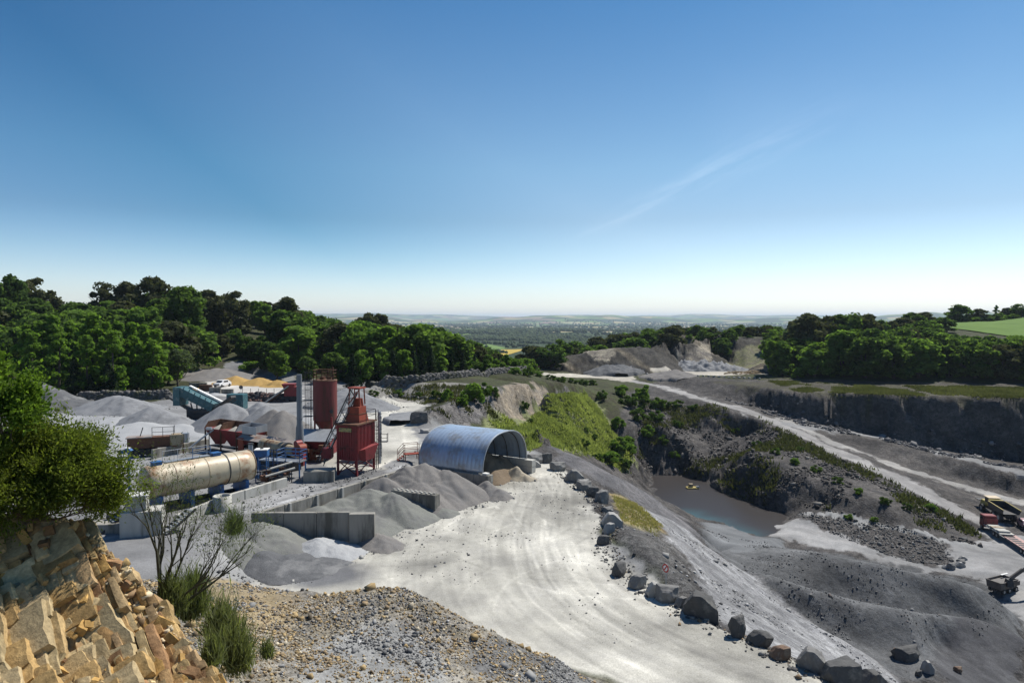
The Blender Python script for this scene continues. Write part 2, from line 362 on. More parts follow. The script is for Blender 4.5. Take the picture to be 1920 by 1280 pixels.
for f in r_[2]:
    a, b, c = tv[f[0]], tv[f[1]], tv[f[2]]
    i0 = max(0, int((min(a[0], b[0], c[0])-GX0)/GS)); i1 = min(nx-1, int((max(a[0], b[0], c[0])-GX0)/GS)+1)
    j0 = max(0, int((min(a[1], b[1], c[1])-GY0)/GS)); j1 = min(ny-1, int((max(a[1], b[1], c[1])-GY0)/GS)+1)
    if i1 < i0 or j1 < j0: continue
    X, Y = np.meshgrid(GX0+np.arange(i0, i1+1)*GS, GY0+np.arange(j0, j1+1)*GS)
    den = (b[1]-c[1])*(a[0]-c[0])+(c[0]-b[0])*(a[1]-c[1])
    if abs(den) < 1e-9: continue
    l0 = ((b[1]-c[1])*(X-c[0])+(c[0]-b[0])*(Y-c[1]))/den; l1 = ((c[1]-a[1])*(X-c[0])+(a[0]-c[0])*(Y-c[1]))/den
    l2 = 1-l0-l1; ins = (l0 >= -1e-6) & (l1 >= -1e-6) & (l2 >= -1e-6)
    sub = H[j0:j1+1, i0:i1+1]; sub[ins] = (l0*tz[f[0]]+l1*tz[f[1]]+l2*tz[f[2]])[ins]
H = blur(H, 1)
def samp(A, x, y):
    fx = np.clip((np.asarray(x, float)-GX0)/GS, 0, nx-1.001); fy = np.clip((np.asarray(y, float)-GY0)/GS, 0, ny-1.001)
    i, j = fx.astype(int), fy.astype(int); a, b = fx-i, fy-j
    return (A[j, i]*(1-a)+A[j, i+1]*a)*(1-b)+(A[j+1, i]*(1-a)+A[j+1, i+1]*a)*b
def hz(x, y): return float(samp(H, x, y))
def hits(uv, zoff=0.0):
    uv = np.asarray(uv, float); a, b = (uv[:, 0]-960)/FPX, (640-uv[:, 1])/FPX
    cp, sp = math.cos(R(PITCH)), math.sin(R(PITCH))
    dx, dy, dz = a, cp+b*sp, -sp+b*cp
    t = np.geomspace(12, 430, 3000)[None, :]
    below = (CAMZ+dz[:, None]*t) <= samp(H, dx[:, None]*t, dy[:, None]*t)+zoff
    k = np.where(below.any(1), below.argmax(1), t.shape[1]-1)
    tt = t[0, k]; x, y = dx*tt, dy*tt
    return np.stack([x, y, samp(H, x, y)], 1)
def G(u, v): return Vector(hits([(u, v)])[0])

# ------------------------------------------------------------------ ground zones (colours of rock, dust, grass; far face darkened for shade)
PALE, PALE2 = (.43,.415,.365), (.31,.30,.27)
GREY, GREY2 = (.155,.155,.155), (.10,.10,.102)
SPOIL, SPOIL2 = (.118,.12,.122), (.072,.074,.077)
ROCK, ROCK2 = (.098,.09,.084), (.045,.043,.043)
TAN, TAN2 = (.27,.225,.165), (.17,.15,.125)
MOSS, MOSS2 = (.19,.21,.09), (.125,.13,.07)
DIRT, DIRT2 = (.05,.06,.022), (.035,.032,.02)
def poly(uv, raw=False):
    return hits(uv)[:, :2] if not raw else np.array(uv, float)
def inside(pg, X, Y):
    c = np.zeros(X.shape, bool); n = len(pg); j = n-1
    for i in range(n):
        (xi, yi), (xj, yj) = pg[i], pg[j]
        c ^= ((yi > Y) != (yj > Y)) & (X < (xj-xi)*(Y-yi)/(yj-yi+1e-12)+xi); j = i
    return c
ZN = []                                # (name, weight grid, colA, colB, rough amplitude)
gx, gy = np.meshgrid(GX0+np.arange(nx)*GS, GY0+np.arange(ny)*GS)
def mask_poly(pg):
    pg = np.asarray(pg); m = np.zeros((ny, nx))
    i0, i1 = [int(np.clip((q-GX0)/GS, 0, nx-1)) for q in (pg[:, 0].min()-1, pg[:, 0].max()+2)]
    j0, j1 = [int(np.clip((q-GY0)/GS, 0, ny-1)) for q in (pg[:, 1].min()-1, pg[:, 1].max()+2)]
    m[j0:j1, i0:i1] = inside(pg, gx[j0:j1, i0:i1], gy[j0:j1, i0:i1]); return m
def mask_path(pl, wd):
    pl = np.asarray(pl); m = np.full((ny, nx), 1e9)
    for i in range(len(pl)-1):
        a, b = pl[i], pl[i+1]; ab = b-a; L = ab@ab+1e-9
        i0, i1 = [int(np.clip((q-GX0)/GS, 0, nx-1)) for q in (min(a[0], b[0])-wd-1, max(a[0], b[0])+wd+2)]
        j0, j1 = [int(np.clip((q-GY0)/GS, 0, ny-1)) for q in (min(a[1], b[1])-wd-1, max(a[1], b[1])+wd+2)]
        X, Y = gx[j0:j1, i0:i1]-a[0], gy[j0:j1, i0:i1]-a[1]
        t = np.clip((X*ab[0]+Y*ab[1])/L, 0, 1); dd = np.hypot(X-t*ab[0], Y-t*ab[1])
        m[j0:j1, i0:i1] = np.minimum(m[j0:j1, i0:i1], dd)
    return (m < wd/2).astype(float)
SLM = blur(np.hypot(*np.gradient(H, GS)), 1)
def zone(name, m, A, B, amp, soft=1):
    if name in ('far_road', 'pit_floor', 'haul_road', 'loading_road'): m = m*(SLM < .42)
    ZN.append((name, blur(m, soft), np.array(A), np.array(B), amp))
zone('hillside', np.ones((ny, nx)), DIRT, DIRT2, .25)
zone('pit_slope', mask_poly(poly([(985,850),(1010,826),(1180,740),(1240,705),(1445,712),(1920,720),(2300,760),(2300,1600),(1700,1500),(1290,1140),(1150,1000)])), ROCK, ROCK2, .6)
zone('pit_slope', mask_poly(poly([(1440,714),(1925,722),(1925,752),(1700,744),(1500,738),(1330,716)])), (.07,.068,.042), (.055,.05,.044), .35)
zone('quarry_yard', mask_poly(np.array([(-62,40),(-60,115),(-28,150),(-14,118),(-13,96),(-3,84),(5.2,76),(6.8,60),(7,50),(9,38),(11,34),(2,31),(-4,32.5),(-18,34),(-30,36)])), (.24,.24,.235), (.17,.17,.17), .03)
zone('quarry_yard', mask_poly(np.array([(-70,30),(-70,100),(-58,124),(-75,178),(-60,180),(-50,158),(-28,146),(-22,124),(-14,118),(-13,100),(-14,95),(-4,78),(-4,70),(-9,66),(-18.7,48.7),(-19.3,40),(-17,34),(-24,33.5)])), (.215,.215,.215), (.15,.15,.152), .03)
zone('quarry_yard', mask_poly(poly([(690,742),(800,750),(790,775),(770,800),(800,840),(700,880),(600,900),(640,780),(660,745)])), PALE, PALE2, .03)
zone('quarry_yard', mask_poly(poly([(380,716),(470,712),(560,722),(560,752),(480,750),(400,738)])), (.47,.45,.42), (.38,.37,.35), .02)
zone('quarry_yard', mask_poly(np.array([(-70,60),(-35,62),(-33,90),(-60,105),(-80,95)])), (.30,.305,.31), (.24,.245,.25), .03)
zone('loading_road', mask_poly(np.array([(-18.2,48.5),(-8.7,65),(-9.3,68),(-5.1,75),(1.5,72.2),(5.1,75.8),(6.6,62),(6.9,55),(7.0,50.5),(6.6,45.3),(8.2,40.8),(9.8,37.8),(11.2,34.8),(13.4,31.4),(16,27),(22,20),(12,22),(4.3,29.6),(1,31.8),(-4,33),(-10,33.5),(-14,36),(-16,42)])), PALE, PALE2, .03)
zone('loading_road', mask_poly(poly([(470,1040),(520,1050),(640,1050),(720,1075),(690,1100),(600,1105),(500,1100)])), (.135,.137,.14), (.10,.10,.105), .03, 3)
zone('pit_slope', mask_poly(poly([(1010,826),(1080,852),(1180,905),(1300,990),(1312,1008),(1240,985),(1180,935),(1100,890),(1050,862)])), (.125,.12,.122), (.075,.074,.078), .18)
zone('pit_slope', mask_poly(poly([(1180,940),(1300,1000),(1400,1075),(1560,1190),(1700,1280),(1760,1400),(1600,1320),(1500,1240),(1340,1150),(1300,1060),(1250,1005)])), (.25,.25,.252), (.14,.14,.145), .22)
zone('rock_knoll', mask_poly(poly([(1165,985),(1195,975),(1262,1020),(1300,1075),(1310,1130),(1285,1125),(1230,1085),(1175,1045)])), (.11,.108,.105), (.065,.062,.06), .5)
zone('rock_knoll', mask_poly(poly([(1148,925),(1185,935),(1240,985),(1230,1000),(1185,985),(1160,975)])), (.20,.19,.10), (.19,.14,.07), .15)
zone('spoil_heap', mask_poly(poly([(1312,1005),(1400,1075),(1560,1190),(1700,1280),(1740,1262),(1760,1215),(1840,1190),(1925,1205),(1925,1180),(1872,1125),(1840,1092),(1680,1056),(1560,1040),(1450,1016),(1340,985),(1315,975)])), SPOIL, SPOIL2, .17)
zone('spoil_heap', mask_poly(poly([(1315,978),(1345,978),(1425,1005),(1480,1020),(1400,1040),(1330,1010)])), (.15,.155,.16), (.11,.115,.12), .06)
zone('spoil_heap', mask_poly(poly([(1745,1200),(1925,1190),(1925,1300),(1790,1300),(1740,1245)])), (.075,.075,.078), (.05,.05,.054), .12)
zone('pit_floor', mask_poly(poly([(1470,975),(1500,972),(1560,1000),(1700,1052),(1790,1062),(1770,1012),(1840,1020),(1845,985),(1925,1005),(2000,1000),(2000,1250),(1925,1185),(1870,1120),(1835,1085),(1700,1062),(1560,1030),(1470,1010),(1440,1005)])), (.27,.265,.26), (.19,.19,.19), .06)
zone('haul_road', mask_path(poly([(1110,700),(1180,713),(1250,727),(1330,752),(1400,770),(1455,793),(1520,824),(1600,860),(1720,919),(1790,952),(1850,980)]), 5.4), (.29,.28,.27), (.20,.195,.19), .05)
zone('haul_road', mask_path(poly([(1470,788),(1570,832),(1640,861),(1700,880),(1800,910),(1925,944)]), 4.2), (.30,.29,.27), (.2,.195,.19), .05)
zone('haul_road', mask_path(poly([(1480,795),(1570,805),(1650,820),(1760,848),(1925,887)]), 4.0), (.21,.21,.21), (.17,.17,.17), .06)
zone('haul_road', mask_path(poly([(1480,968),(1600,978),(1700,994),(1775,1014),(1840,1028)]), 1.4), (.27,.27,.26), (.2,.2,.2), .05, 0)
zone('far_road', mask_poly(poly([(975,688),(985,686),(1005,697),(1040,700),(1120,686),(1200,684),(1300,682),(1445,690),(1440,703),(1330,703),(1200,700),(1180,716),(1110,708),(1040,706),(1000,702)])), (.42,.39,.33), (.32,.30,.26), .06)
fq = mask_poly(np.array([(8,222),(8,250),(40,290),(75,292),(110,285),(118,240),(100,226),(60,232)]))*(SLM > .4)
zone('quarry_face', fq, (.05,.046,.041), (.03,.028,.028), .9)  # rock colour darkened to paint in shade that the slope doesn't give
fq2 = mask_poly(np.array([(8,222),(8,256),(40,296),(75,298),(112,290),(120,238),(100,226),(60,240)]))*(SLM > .12)
zone('quarry_face', fq2, (.058,.054,.046), (.033,.031,.03), .9)  # gentler parts of the far face, shade painted into the colour likewise
zone('quarry_face', 0*mask_poly(poly([(1010,690),(1050,668),(1100,655),(1160,651),(1250,644),(1330,636),(1440,633),(1455,668),(1440,690),(1400,692),(1300,683),(1200,685),(1120,687),(1040,695)])), (.12,.11,.095), (.055,.05,.05), .9)
zone('quarry_face', mask_poly(poly([(1100,662),(1128,655),(1150,680),(1130,684)])), (.32,.29,.22), (.15,.13,.11), .5)
zone('quarry_face', mask_poly(poly([(1270,660),(1300,652),(1345,660),(1330,684),(1280,684)])), (.30,.27,.21), (.11,.10,.095), .5)
zone('grass_slope', mask_poly(poly([(1380,655),(1440,645),(1450,690),(1400,690),(1360,680)])), (.15,.16,.07), (.13,.12,.09), .3)
zone('grass_slope', mask_poly(poly([(985,700),(1000,690),(1050,668),(1100,655),(1250,643),(1240,638),(1090,650),(1030,665),(980,685)])), MOSS, MOSS2, .3)
zone('left_bank', mask_poly(poly([(690,742),(690,728),(760,722),(870,718),(930,728),(1000,722),(1060,729),(1097,741),(1060,753),(1020,766),(985,777),(938,789),(880,800),(790,800),(775,783),(795,770),(850,752),(800,752)])), (.17,.16,.15), (.10,.095,.095), .45)
zone('left_bank', mask_poly(poly([(935,728),(1000,724),(1030,726),(1010,765),(938,789),(925,760)])), TAN, TAN2, .3)
zone('left_bank', mask_poly(poly([(690,742),(690,728),(760,722),(870,718),(870,740),(800,748)])), (.22,.21,.195), (.15,.145,.13), .15)
zone('grass_slope', mask_poly(poly([(905,800),(960,782),(1020,765),(1060,752),(1100,740),(1118,748),(1150,805),(1190,855),(1175,885),(1120,862),(1060,840),(1000,826),(940,815)])), MOSS, MOSS2, .3)
zone('rubble_mound', mask_poly(np.array([(-30,8),(-30,31),(-22,34.5),(-14,34.2),(-9,33.2),(-5,32.6),(-1.2,32),(1,30.6),(4.1,29.4),(6,26),(14,16),(14,0),(-30,-8)])), (.30,.265,.2), (.20,.19,.175), .4)
zone('rubble_mound', mask_poly(poly([(330,1090),(430,1083),(520,1100),(560,1130),(500,1200),(430,1180),(360,1130)])), (.34,.265,.15), (.22,.18,.12), .16)
zone('rubble_mound', mask_poly(poly([(560,1200),(700,1150),(800,1190),(860,1260),(840,1300),(560,1300)])), (.26,.26,.25), (.18,.18,.175), .14)
zone('rubble_mound', mask_poly(poly([(900,1180),(1000,1222),(1100,1268),(1150,1300),(960,1300),(850,1240)])), (.18,.178,.17), (.10,.10,.1), .2)

# ------------------------------------------------------------------ fine terrain mesh: rings that widen with distance
th = np.radians(np.arange(-47, 47.01, .1)); rr = np.exp(np.arange(math.log(7), math.log(415), .0047))
RR, TH = np.meshgrid(rr, th, indexing='ij')
X, Y = RR*np.sin(TH), RR*np.cos(TH)
sc_ = np.clip(RR/60, .35, 2.2)
wx = X+.6*sc_*vn(X/2.3, Y/2.3, s=5)+.35*sc_*vn(X/.7, Y/.7, s=6); wy = Y+.6*sc_*vn(X/2.3, Y/2.3, s=8)+.35*sc_*vn(X/.7, Y/.7, s=9)
Z = samp(H, X, Y)
gyH, gxH = np.gradient(H, GS); SLG = blur(np.hypot(gxH, gyH), 2)
SL = np.clip(samp(SLG, X, Y), 0, 2.2)
cA = np.zeros(X.shape+(3,)); cB = cA.copy(); amp = np.zeros(X.shape); best = np.zeros(X.shape, int)
names = []
for k, (nm, wg, A, B, am) in enumerate(ZN):
    wv = np.clip((samp(wg, wx, wy)-.3)/.4, 0, 1)
    cA += (A-cA)*wv[..., None]; cB += (B-cB)*wv[..., None]; amp += (am-amp)*wv
    if nm not in names: names.append(nm)
    best[wv > .5] = names.index(nm)
steep = np.clip((SL-.25)/.6, 0, 1)
# bedding: long ribs that run down the dip of the beds
q1 = fbm((X*.8+Y*.6)/2.6+Z*.55, (X*.6-Y*.8)/14, Z/9, 4, 31)
q2 = np.abs(fbm((X*.8+Y*.6)/5.5+Z*.25, (X*.6-Y*.8)/22, Z/16, 3, 41))
ru, rv = X*.8+Y*.6+.9*vn(X/4, Y/4, s=91), X*.6-Y*.8+Z*.6+1.2*vn(X/5, Y/5, s=92)
b1 = voro(ru/2.6, rv/4.5, 93); b2 = voro(ru/.9, rv/1.7, 97)
blk = 1.5*(b1[0]-.5)+1.3*(b1[1]-.5)*b1[2]+.55*(b2[0]-.5)+.6*(b2[1]-.5)*b2[2]-.35*np.clip(1-b1[4]/.08, 0, 1)
butt = fbm(X/13+Y/40, Y/13, None, 3, 55)
big = fbm(X/9, Y/9, None, 3, 51); sm = fbm(X/1.1, Y/1.1, None, 4, 61)
Z2 = Z+amp*((.5*q1-1.1*q2+.35)*1.5*steep*np.clip(SL, .3, 1.8)+1.25*blk*steep*np.clip(SL, .3, 1.6)*(1+.6*np.clip(SL-.8, 0, 1))+4.2*butt*steep*np.clip(SL-.55, 0, 1.2)+.3*big*np.clip(amp*2, .3, 1)+.28*sm*np.clip(.4+steep, 0, 1.3))
# wheel ruts and windrows on the tracks
cov = np.clip((amp-.08)/.2, 0, 1)
dark = np.clip(.5+.8*q1*steep+.35*big, 0, 1)*np.clip(cov, 0, 1)
cA = cA*(1-.0*dark[..., None])
jit = (1+.20*fbm(X/6, Y/6, None, 4, 71))[..., None]
cA *= jit; cB *= jit
# tan beds showing in the far face
ff = (samp(np.maximum(blur(fq, 1), blur(fq2, 1)), X, Y) > .3); bd_ = np.clip(vn((X[ff]*.9+Z[ff]*1.3)/3.4, Y[ff]/30, s=88)-.25, 0, 1)*np.clip(.6+vn(X[ff]/14, Y[ff]/14, s=89), 0, 1)
cA[ff] += bd_[:, None]*np.array((.30,.25,.17)); cB[ff] += bd_[:, None]*np.array((.22,.18,.12))
# graded banks: streaks along the way the machines pushed them, and down the tip faces
pz = (X > 12) & (X < 75) & (Y > 28) & (Y < 105) & (amp > .1); xp, yp = X[pz], Y[pz]
al_, ac_ = xp*.44-yp*.9, xp*.9+yp*.44
st2 = .5*vn(al_/8, ac_/.55, s=81)+.45*vn(al_/4, ac_/.22, s=82)+.35*fbm(xp/4, yp/4, None, 3, 83)
cA[pz] *= (1+.26*st2)[:, None]; cB[pz] *= (1+.26*st2)[:, None]; Z2[pz] += .06*(.5*vn(al_/8, ac_/.55, s=81)+.45*vn(al_/4, ac_/.22, s=82))
pf_ = (X > 40) & (Y > 70) & (Y < 135) & (Z < -15) & (amp < .09); xp, yp = X[pf_], Y[pf_]; al_, ac_ = xp*.72-yp*.69, xp*.69+yp*.72
st3 = .5*vn(al_/9, ac_/.6, s=84)+.5*fbm(xp/5, yp/5, None, 4, 85); cA[pf_] *= (1+.2*st3)[:, None]; cB[pf_] *= (1+.2*st3)[:, None]
# wheel tracks pressed into the dust
def track(pts, wdt=.42, gauge=2.1, k=.16):
    pts = np.array(pts, float)
    for s_g in (-gauge/2, gauge/2):
        m = np.full(X.shape, 9.0); x0, y0 = pts.min(0)-3; x1, y1 = pts.max(0)+3
        bb = (X > x0) & (X < x1) & (Y > y0) & (Y < y1); xb, yb = X[bb], Y[bb]; mb_ = np.full(xb.shape, 9.0)
        for a, b in zip(pts[:-1], pts[1:]):
            ab = b-a; n_ = np.array([-ab[1], ab[0]])/np.hypot(*ab)*s_g; a2, b2 = a+n_, b+n_; ab = b2-a2
            tt = np.clip(((xb-a2[0])*ab[0]+(yb-a2[1])*ab[1])/(ab@ab), 0, 1); mb_ = np.minimum(mb_, np.hypot(xb-a2[0]-tt*ab[0], yb-a2[1]-tt*ab[1]))
        f = np.clip(1.4*(1-mb_/wdt), 0, 1)*k*np.clip(.55+1.1*vn(xb*.45, yb*.45, s=int(abs(k)*100))+.5*vn(xb*2.5, yb*2.5, s=2), 0, 1.5); f = f*(amp[bb] < .09)
        cA[bb] *= (1+f)[:, None]; cB[bb] *= (1+f)[:, None]; Z2[bb] -= .015*np.clip(1-mb_/wdt, 0, 1)*(amp[bb] < .09)
g_t = np.random.default_rng(12)
main = np.array([(20,21),(12,27.5),(6.5,33),(3.2,39),(2.2,46),(2.6,54),(3.8,62),(3.6,69)])
def smooth_(p, n=3):
    p = np.array(p, float)
    for _ in range(n): p = np.concatenate([p[:1]]+[np.stack([.75*a+.25*b, .25*a+.75*b]) for a, b in zip(p[:-1], p[1:])]+[p[-1:]])
    return p
mp_ = smooth_(main); best_d = np.full(X.shape, 99.0); best_s = np.zeros(X.shape); acc = 0
zb = (X > -16) & (X < 24) & (Y > 18) & (Y < 74) & (amp < .09); xb, yb = X[zb], Y[zb]; bd = np.full(xb.shape, 99.0); bs_ = bd*0; sgn = bd*0
for a, b in zip(mp_[:-1], mp_[1:]):
    ab = b-a; L_ = np.hypot(*ab); tt = np.clip(((xb-a[0])*ab[0]+(yb-a[1])*ab[1])/(L_*L_), 0, 1); ex_, ey_ = xb-a[0]-tt*ab[0], yb-a[1]-tt*ab[1]; dd_ = np.hypot(ex_, ey_); n_ = dd_ < bd
    bd = np.where(n_, dd_, bd); bs_ = np.where(n_, acc+tt*L_, bs_); sgn = np.where(n_, np.sign(ex_*ab[1]-ey_*ab[0]), sgn); acc += L_
str_ = .6*vn(bs_/7, sgn*bd/.55, s=61)+.5*vn(bs_/3.2, sgn*bd/.22, s=62)+.7*fbm(xb/3.5, yb/3.5, None, 3, 63); fk = np.clip(1-bd/14, 0, 1)
cA[zb] *= (1+.2*str_*(.3+fk))[:, None]; cB[zb] *= (1+.2*str_*(.3+fk))[:, None]
dm = np.clip(fbm(xb/5.5+3, yb/5.5, None, 3, 66)-.15, 0, .6)[:, None]; cA[zb] *= 1-.45*dm; cB[zb] *= 1-.45*dm
for i in range(13): track(smooth_(main+g_t.normal(size=2)*np.array([1.7, .8])+g_t.normal(size=main.shape)*.6), g_t.uniform(.14, .3), g_t.uniform(1.7, 2.6), g_t.choice([-.09, .06, .09, -.06]))
for i in range(22):
    c = np.array([g_t.uniform(-8, 4), g_t.uniform(40, 58)]); r = g_t.uniform(5, 16); a0 = g_t.uniform(0, 6.28); aa = np.linspace(a0, a0+g_t.uniform(.6, 1.8), 12)
    track(np.stack([c[0]+r*np.cos(aa)-r*math.cos(a0+.5), c[1]+r*np.sin(aa)-r*math.sin(a0+.5)], -1), .17, 2.0, g_t.choice([-.12, .13, .16, -.08]))
yard = np.array([(-38,38),(-30,42),(-24,46),(-19.5,51),(-14,60),(-10.5,68),(-10.5,80),(-14,96),(-20,112)])
for i in range(8): track(smooth_(yard+g_t.normal(size=2)*np.array([.7, .9])), .3, 2.1, g_t.choice([-.12, .12, .16]))
for i in range(6): track(smooth_(np.array([(-48,60),(-40,64),(-30,66),(-26,72),(-30,82)])+g_t.normal(size=2)*2), .35, 2.2, g_t.choice([-.12, .14]))
V = np.stack([X, Y, Z2], -1)
nr, na = X.shape
ii, jj = np.meshgrid(np.arange(nr-1), np.arange(na-1), indexing='ij'); a = ii*na+jj
Q = np.stack([a, a+1, a+na+1, a+na], -1).reshape(-1, 4)[:, ::-1]
lab = best[:-1, :-1].ravel()
ter = bpy.data.materials.new('quarry_ground'); ter.use_nodes = True
t = ter.node_tree; bs = t.nodes['Principled BSDF']; bs.inputs['Roughness'].default_value = .92; bs.inputs['Specular IOR Level'].default_value = .15
aA = N(t, 'ShaderNodeAttribute', attribute_name='colA'); aB = N(t, 'ShaderNodeAttribute', attribute_name='colB'); aG = N(t, 'ShaderNodeAttribute', attribute_name='grain')
geo = N(t, 'ShaderNodeNewGeometry')
def tnoise(scale, detail, rough=.6, vec=None):
    n = N(t, 'ShaderNodeTexNoise'); n.inputs['Scale'].default_value = scale; n.inputs['Detail'].default_value = detail; n.inputs['Roughness'].default_value = rough
    t.links.new(vec or geo.outputs['Position'], n.inputs['Vector']); return n.outputs[0]
def tmap(x, a, b, c=0, e=1):
    m = N(t, 'ShaderNodeMapRange'); t.links.new(x, m.inputs[0])
    for k, q in zip(('From Min', 'From Max', 'To Min', 'To Max'), (a, b, c, e)): m.inputs[k].default_value = q
    return m.outputs[0]
def tm(op, a, b):
    m = N(t, 'ShaderNodeMath', operation=op)
    for i, x in enumerate((a, b)):
        if isinstance(x, (int, float)): m.inputs[i].default_value = x
        else: t.links.new(x, m.inputs[i])
    return m.outputs[0]
n_big, n_mid, n_fine = tnoise(.35, 8, .6), tnoise(2.2, 8, .68), tnoise(14, 6, .7)
mx1 = N(t, 'ShaderNodeMix', data_type='RGBA'); t.links.new(aA.outputs['Color'], mx1.inputs['A']); t.links.new(aB.outputs['Color'], mx1.inputs['B'])
t.links.new(tmap(tm('ADD', tm('MULTIPLY', n_big, .55), tm('MULTIPLY', n_mid, .45)), .42, .58), mx1.inputs['Factor'])
gr = tm('ADD', 1.0, tm('MULTIPLY', tm('SUBTRACT', tm('ADD', tm('MULTIPLY', n_mid, .45), tm('MULTIPLY', n_fine, .55)), .5), tmap(aG.outputs['Fac'], 0, 1, 2.6, 5.5)))
vc1 = N(t, 'ShaderNodeTexVoronoi'); vc1.inputs['Scale'].default_value = 1.7; t.links.new(geo.outputs['Position'], vc1.inputs['Vector'])
vc2 = N(t, 'ShaderNodeTexVoronoi'); vc2.inputs['Scale'].default_value = 6.5; t.links.new(geo.outputs['Position'], vc2.inputs['Vector'])
def bw(n):
    q = N(t, 'ShaderNodeSeparateColor'); t.links.new(n.outputs['Color'], q.inputs[0]); return q.outputs[0]
cel = tm('ADD', 1.0, tm('MULTIPLY', tm('SUBTRACT', tm('ADD', tm('MULTIPLY', bw(vc1), .5), tm('MULTIPLY', bw(vc2), .5)), .5), tmap(aG.outputs['Fac'], .05, .6, .12, .95)))
vm = N(t, 'ShaderNodeVectorMath', operation='SCALE'); t.links.new(mx1.outputs['Result'], vm.inputs[0]); t.links.new(tm('MULTIPLY', cel, tm('MAXIMUM', gr, .25)), vm.inputs['Scale'])
t.links.new(vm.outputs[0], bs.inputs['Base Color'])
vo = N(t, 'ShaderNodeTexVoronoi'); vo.inputs['Scale'].default_value = 3.2; t.links.new(geo.outputs['Position'], vo.inputs['Vector'])
bp = N(t, 'ShaderNodeBump'); bp.inputs['Distance'].default_value = .22
t.links.new(tm('ADD', tm('MULTIPLY', n_mid, 1.0), tm('ADD', tm('MULTIPLY', n_fine, .35), tm('MULTIPLY', vo.outputs['Distance'], .3))), bp.inputs['Height'])
t.links.new(tmap(aG.outputs['Fac'], 0, 1, .06, .95), bp.inputs['Strength']); t.links.new(bp.outputs[0], bs.inputs['Normal'])
Vf, cAf, cBf, gf = V.reshape(-1, 3), cA.reshape(-1, 3), cB.reshape(-1, 3), np.clip((amp-.03)/.4, 0, 1).ravel()
TERR = {}
for k, nm in enumerate(names):
    q = Q[lab == k]
    if not len(q): continue
    u, inv = np.unique(q, return_inverse=True)
    o = np_mesh(nm, Vf[u], inv.reshape(-1, 4), ter, smooth=True, cols={'colA': cAf[u], 'colB': cBf[u], 'grain': gf[u]})
    tag(o, kind='structure'); TERR[nm] = o
def gz(x, y):                          # height of the finished ground mesh at (x, y)
    r = math.hypot(x, y); i = int(np.clip((math.log(max(r, 7.01))-math.log(7))/.0047, 0, nr-1)); j = int(np.clip((math.degrees(math.atan2(x, y))+47)/.1, 0, na-1))
    return float(Z2[i, j])
def gzv(x, y):
    r = np.hypot(x, y); i = np.clip((np.log(np.maximum(r, 7.01))-math.log(7))/.0047+.5, 0, nr-1).astype(int); j = np.clip((np.degrees(np.arctan2(x, y))+47)/.1+.5, 0, na-1).astype(int)
    return Z2[i, j]
# ------------------------------------------------------------------ country beyond, out to the horizon
th2 = np.radians(np.arange(-60, 60.01, .25)); r2 = np.exp(np.arange(math.log(300), math.log(26000), .012))
RR2, TH2 = np.meshgrid(r2, th2, indexing='ij'); X2, Y2 = RR2*np.sin(TH2), RR2*np.cos(TH2)
s_ = np.clip((RR2-380)/500, 0, 1); s_ = s_*s_*(3-2*s_)
near = samp(H, np.clip(X2, GX0, GX1), np.clip(Y2, GY0, GY1))-1.5-5*np.clip((420-RR2)/40, 0, 1)
far = -40+7*fbm(X2/900, Y2/900, None, 3, 3)+np.clip((RR2-2500)/6000, 0, 1)*20*fbm(X2/2600, Y2/2600, None, 3, 13)
far += np.exp(-((RR2-9500)/1500)**2)*np.clip(88+48*fbm(TH2*9, TH2*0+.3, None, 3, 17), 40, 160)+np.exp(-((RR2-17000)/3000)**2)*(150+60*fbm(TH2*8, TH2*0+.7, None, 3, 27))
Zf = near*(1-s_)+far*s_-np.clip((RR2-19000)/7000, 0, 1)*40
ii, jj = np.meshgrid(np.arange(len(r2)-1), np.arange(len(th2)-1), indexing='ij'); a = ii*len(th2)+jj
Qf = np.stack([a, a+len(th2), a+len(th2)+1, a+1], -1).reshape(-1, 4)[:, ::-1]
hm = bpy.data.materials.new('farmland'); hm.use_nodes = True; t = hm.node_tree; bs = t.nodes['Principled BSDF']; bs.inputs['Roughness'].default_value = .95; bs.inputs['Specular IOR Level'].default_value = .1
geo = N(t, 'ShaderNodeNewGeometry')
mp = N(t, 'ShaderNodeMapping'); mp.inputs['Scale'].default_value = (1/240, 1/330, 0); mp.inputs['Rotation'].default_value = (0, 0, .5); t.links.new(geo.outputs['Position'], mp.inputs[0])
vo = N(t, 'ShaderNodeTexVoronoi'); vo.inputs['Scale'].default_value = 1; vo.inputs['Randomness'].default_value = .8; t.links.new(mp.outputs[0], vo.inputs['Vector'])
sp = N(t, 'ShaderNodeSeparateColor'); t.links.new(vo.outputs['Color'], sp.inputs[0])
cr = N(t, 'ShaderNodeValToRGB'); cr.color_ramp.interpolation = 'CONSTANT'
els = [(0, (.035,.055,.022)), (.22, (.12,.19,.05)), (.38, (.030,.045,.02)), (.52, (.30,.255,.13)), (.64, (.11,.17,.05)), (.76, (.23,.16,.12)), (.84, (.04,.06,.025)), (.93, (.33,.29,.17))]
while len(cr.color_ramp.elements) < len(els): cr.color_ramp.elements.new(.5)
for e, (p_, c_) in zip(cr.color_ramp.elements, els): e.position = p_; e.color = (*c_, 1)
t.links.new(sp.outputs[0], cr.inputs[0])
n1 = N(t, 'ShaderNodeTexNoise'); n1.inputs['Scale'].default_value = .02; n1.inputs['Detail'].default_value = 8; t.links.new(geo.outputs['Position'], n1.inputs['Vector'])
mr = N(t, 'ShaderNodeMapRange'); mr.inputs['To Min'].default_value = .6; mr.inputs['To Max'].default_value = 1.4; t.links.new(n1.outputs[0], mr.inputs[0])
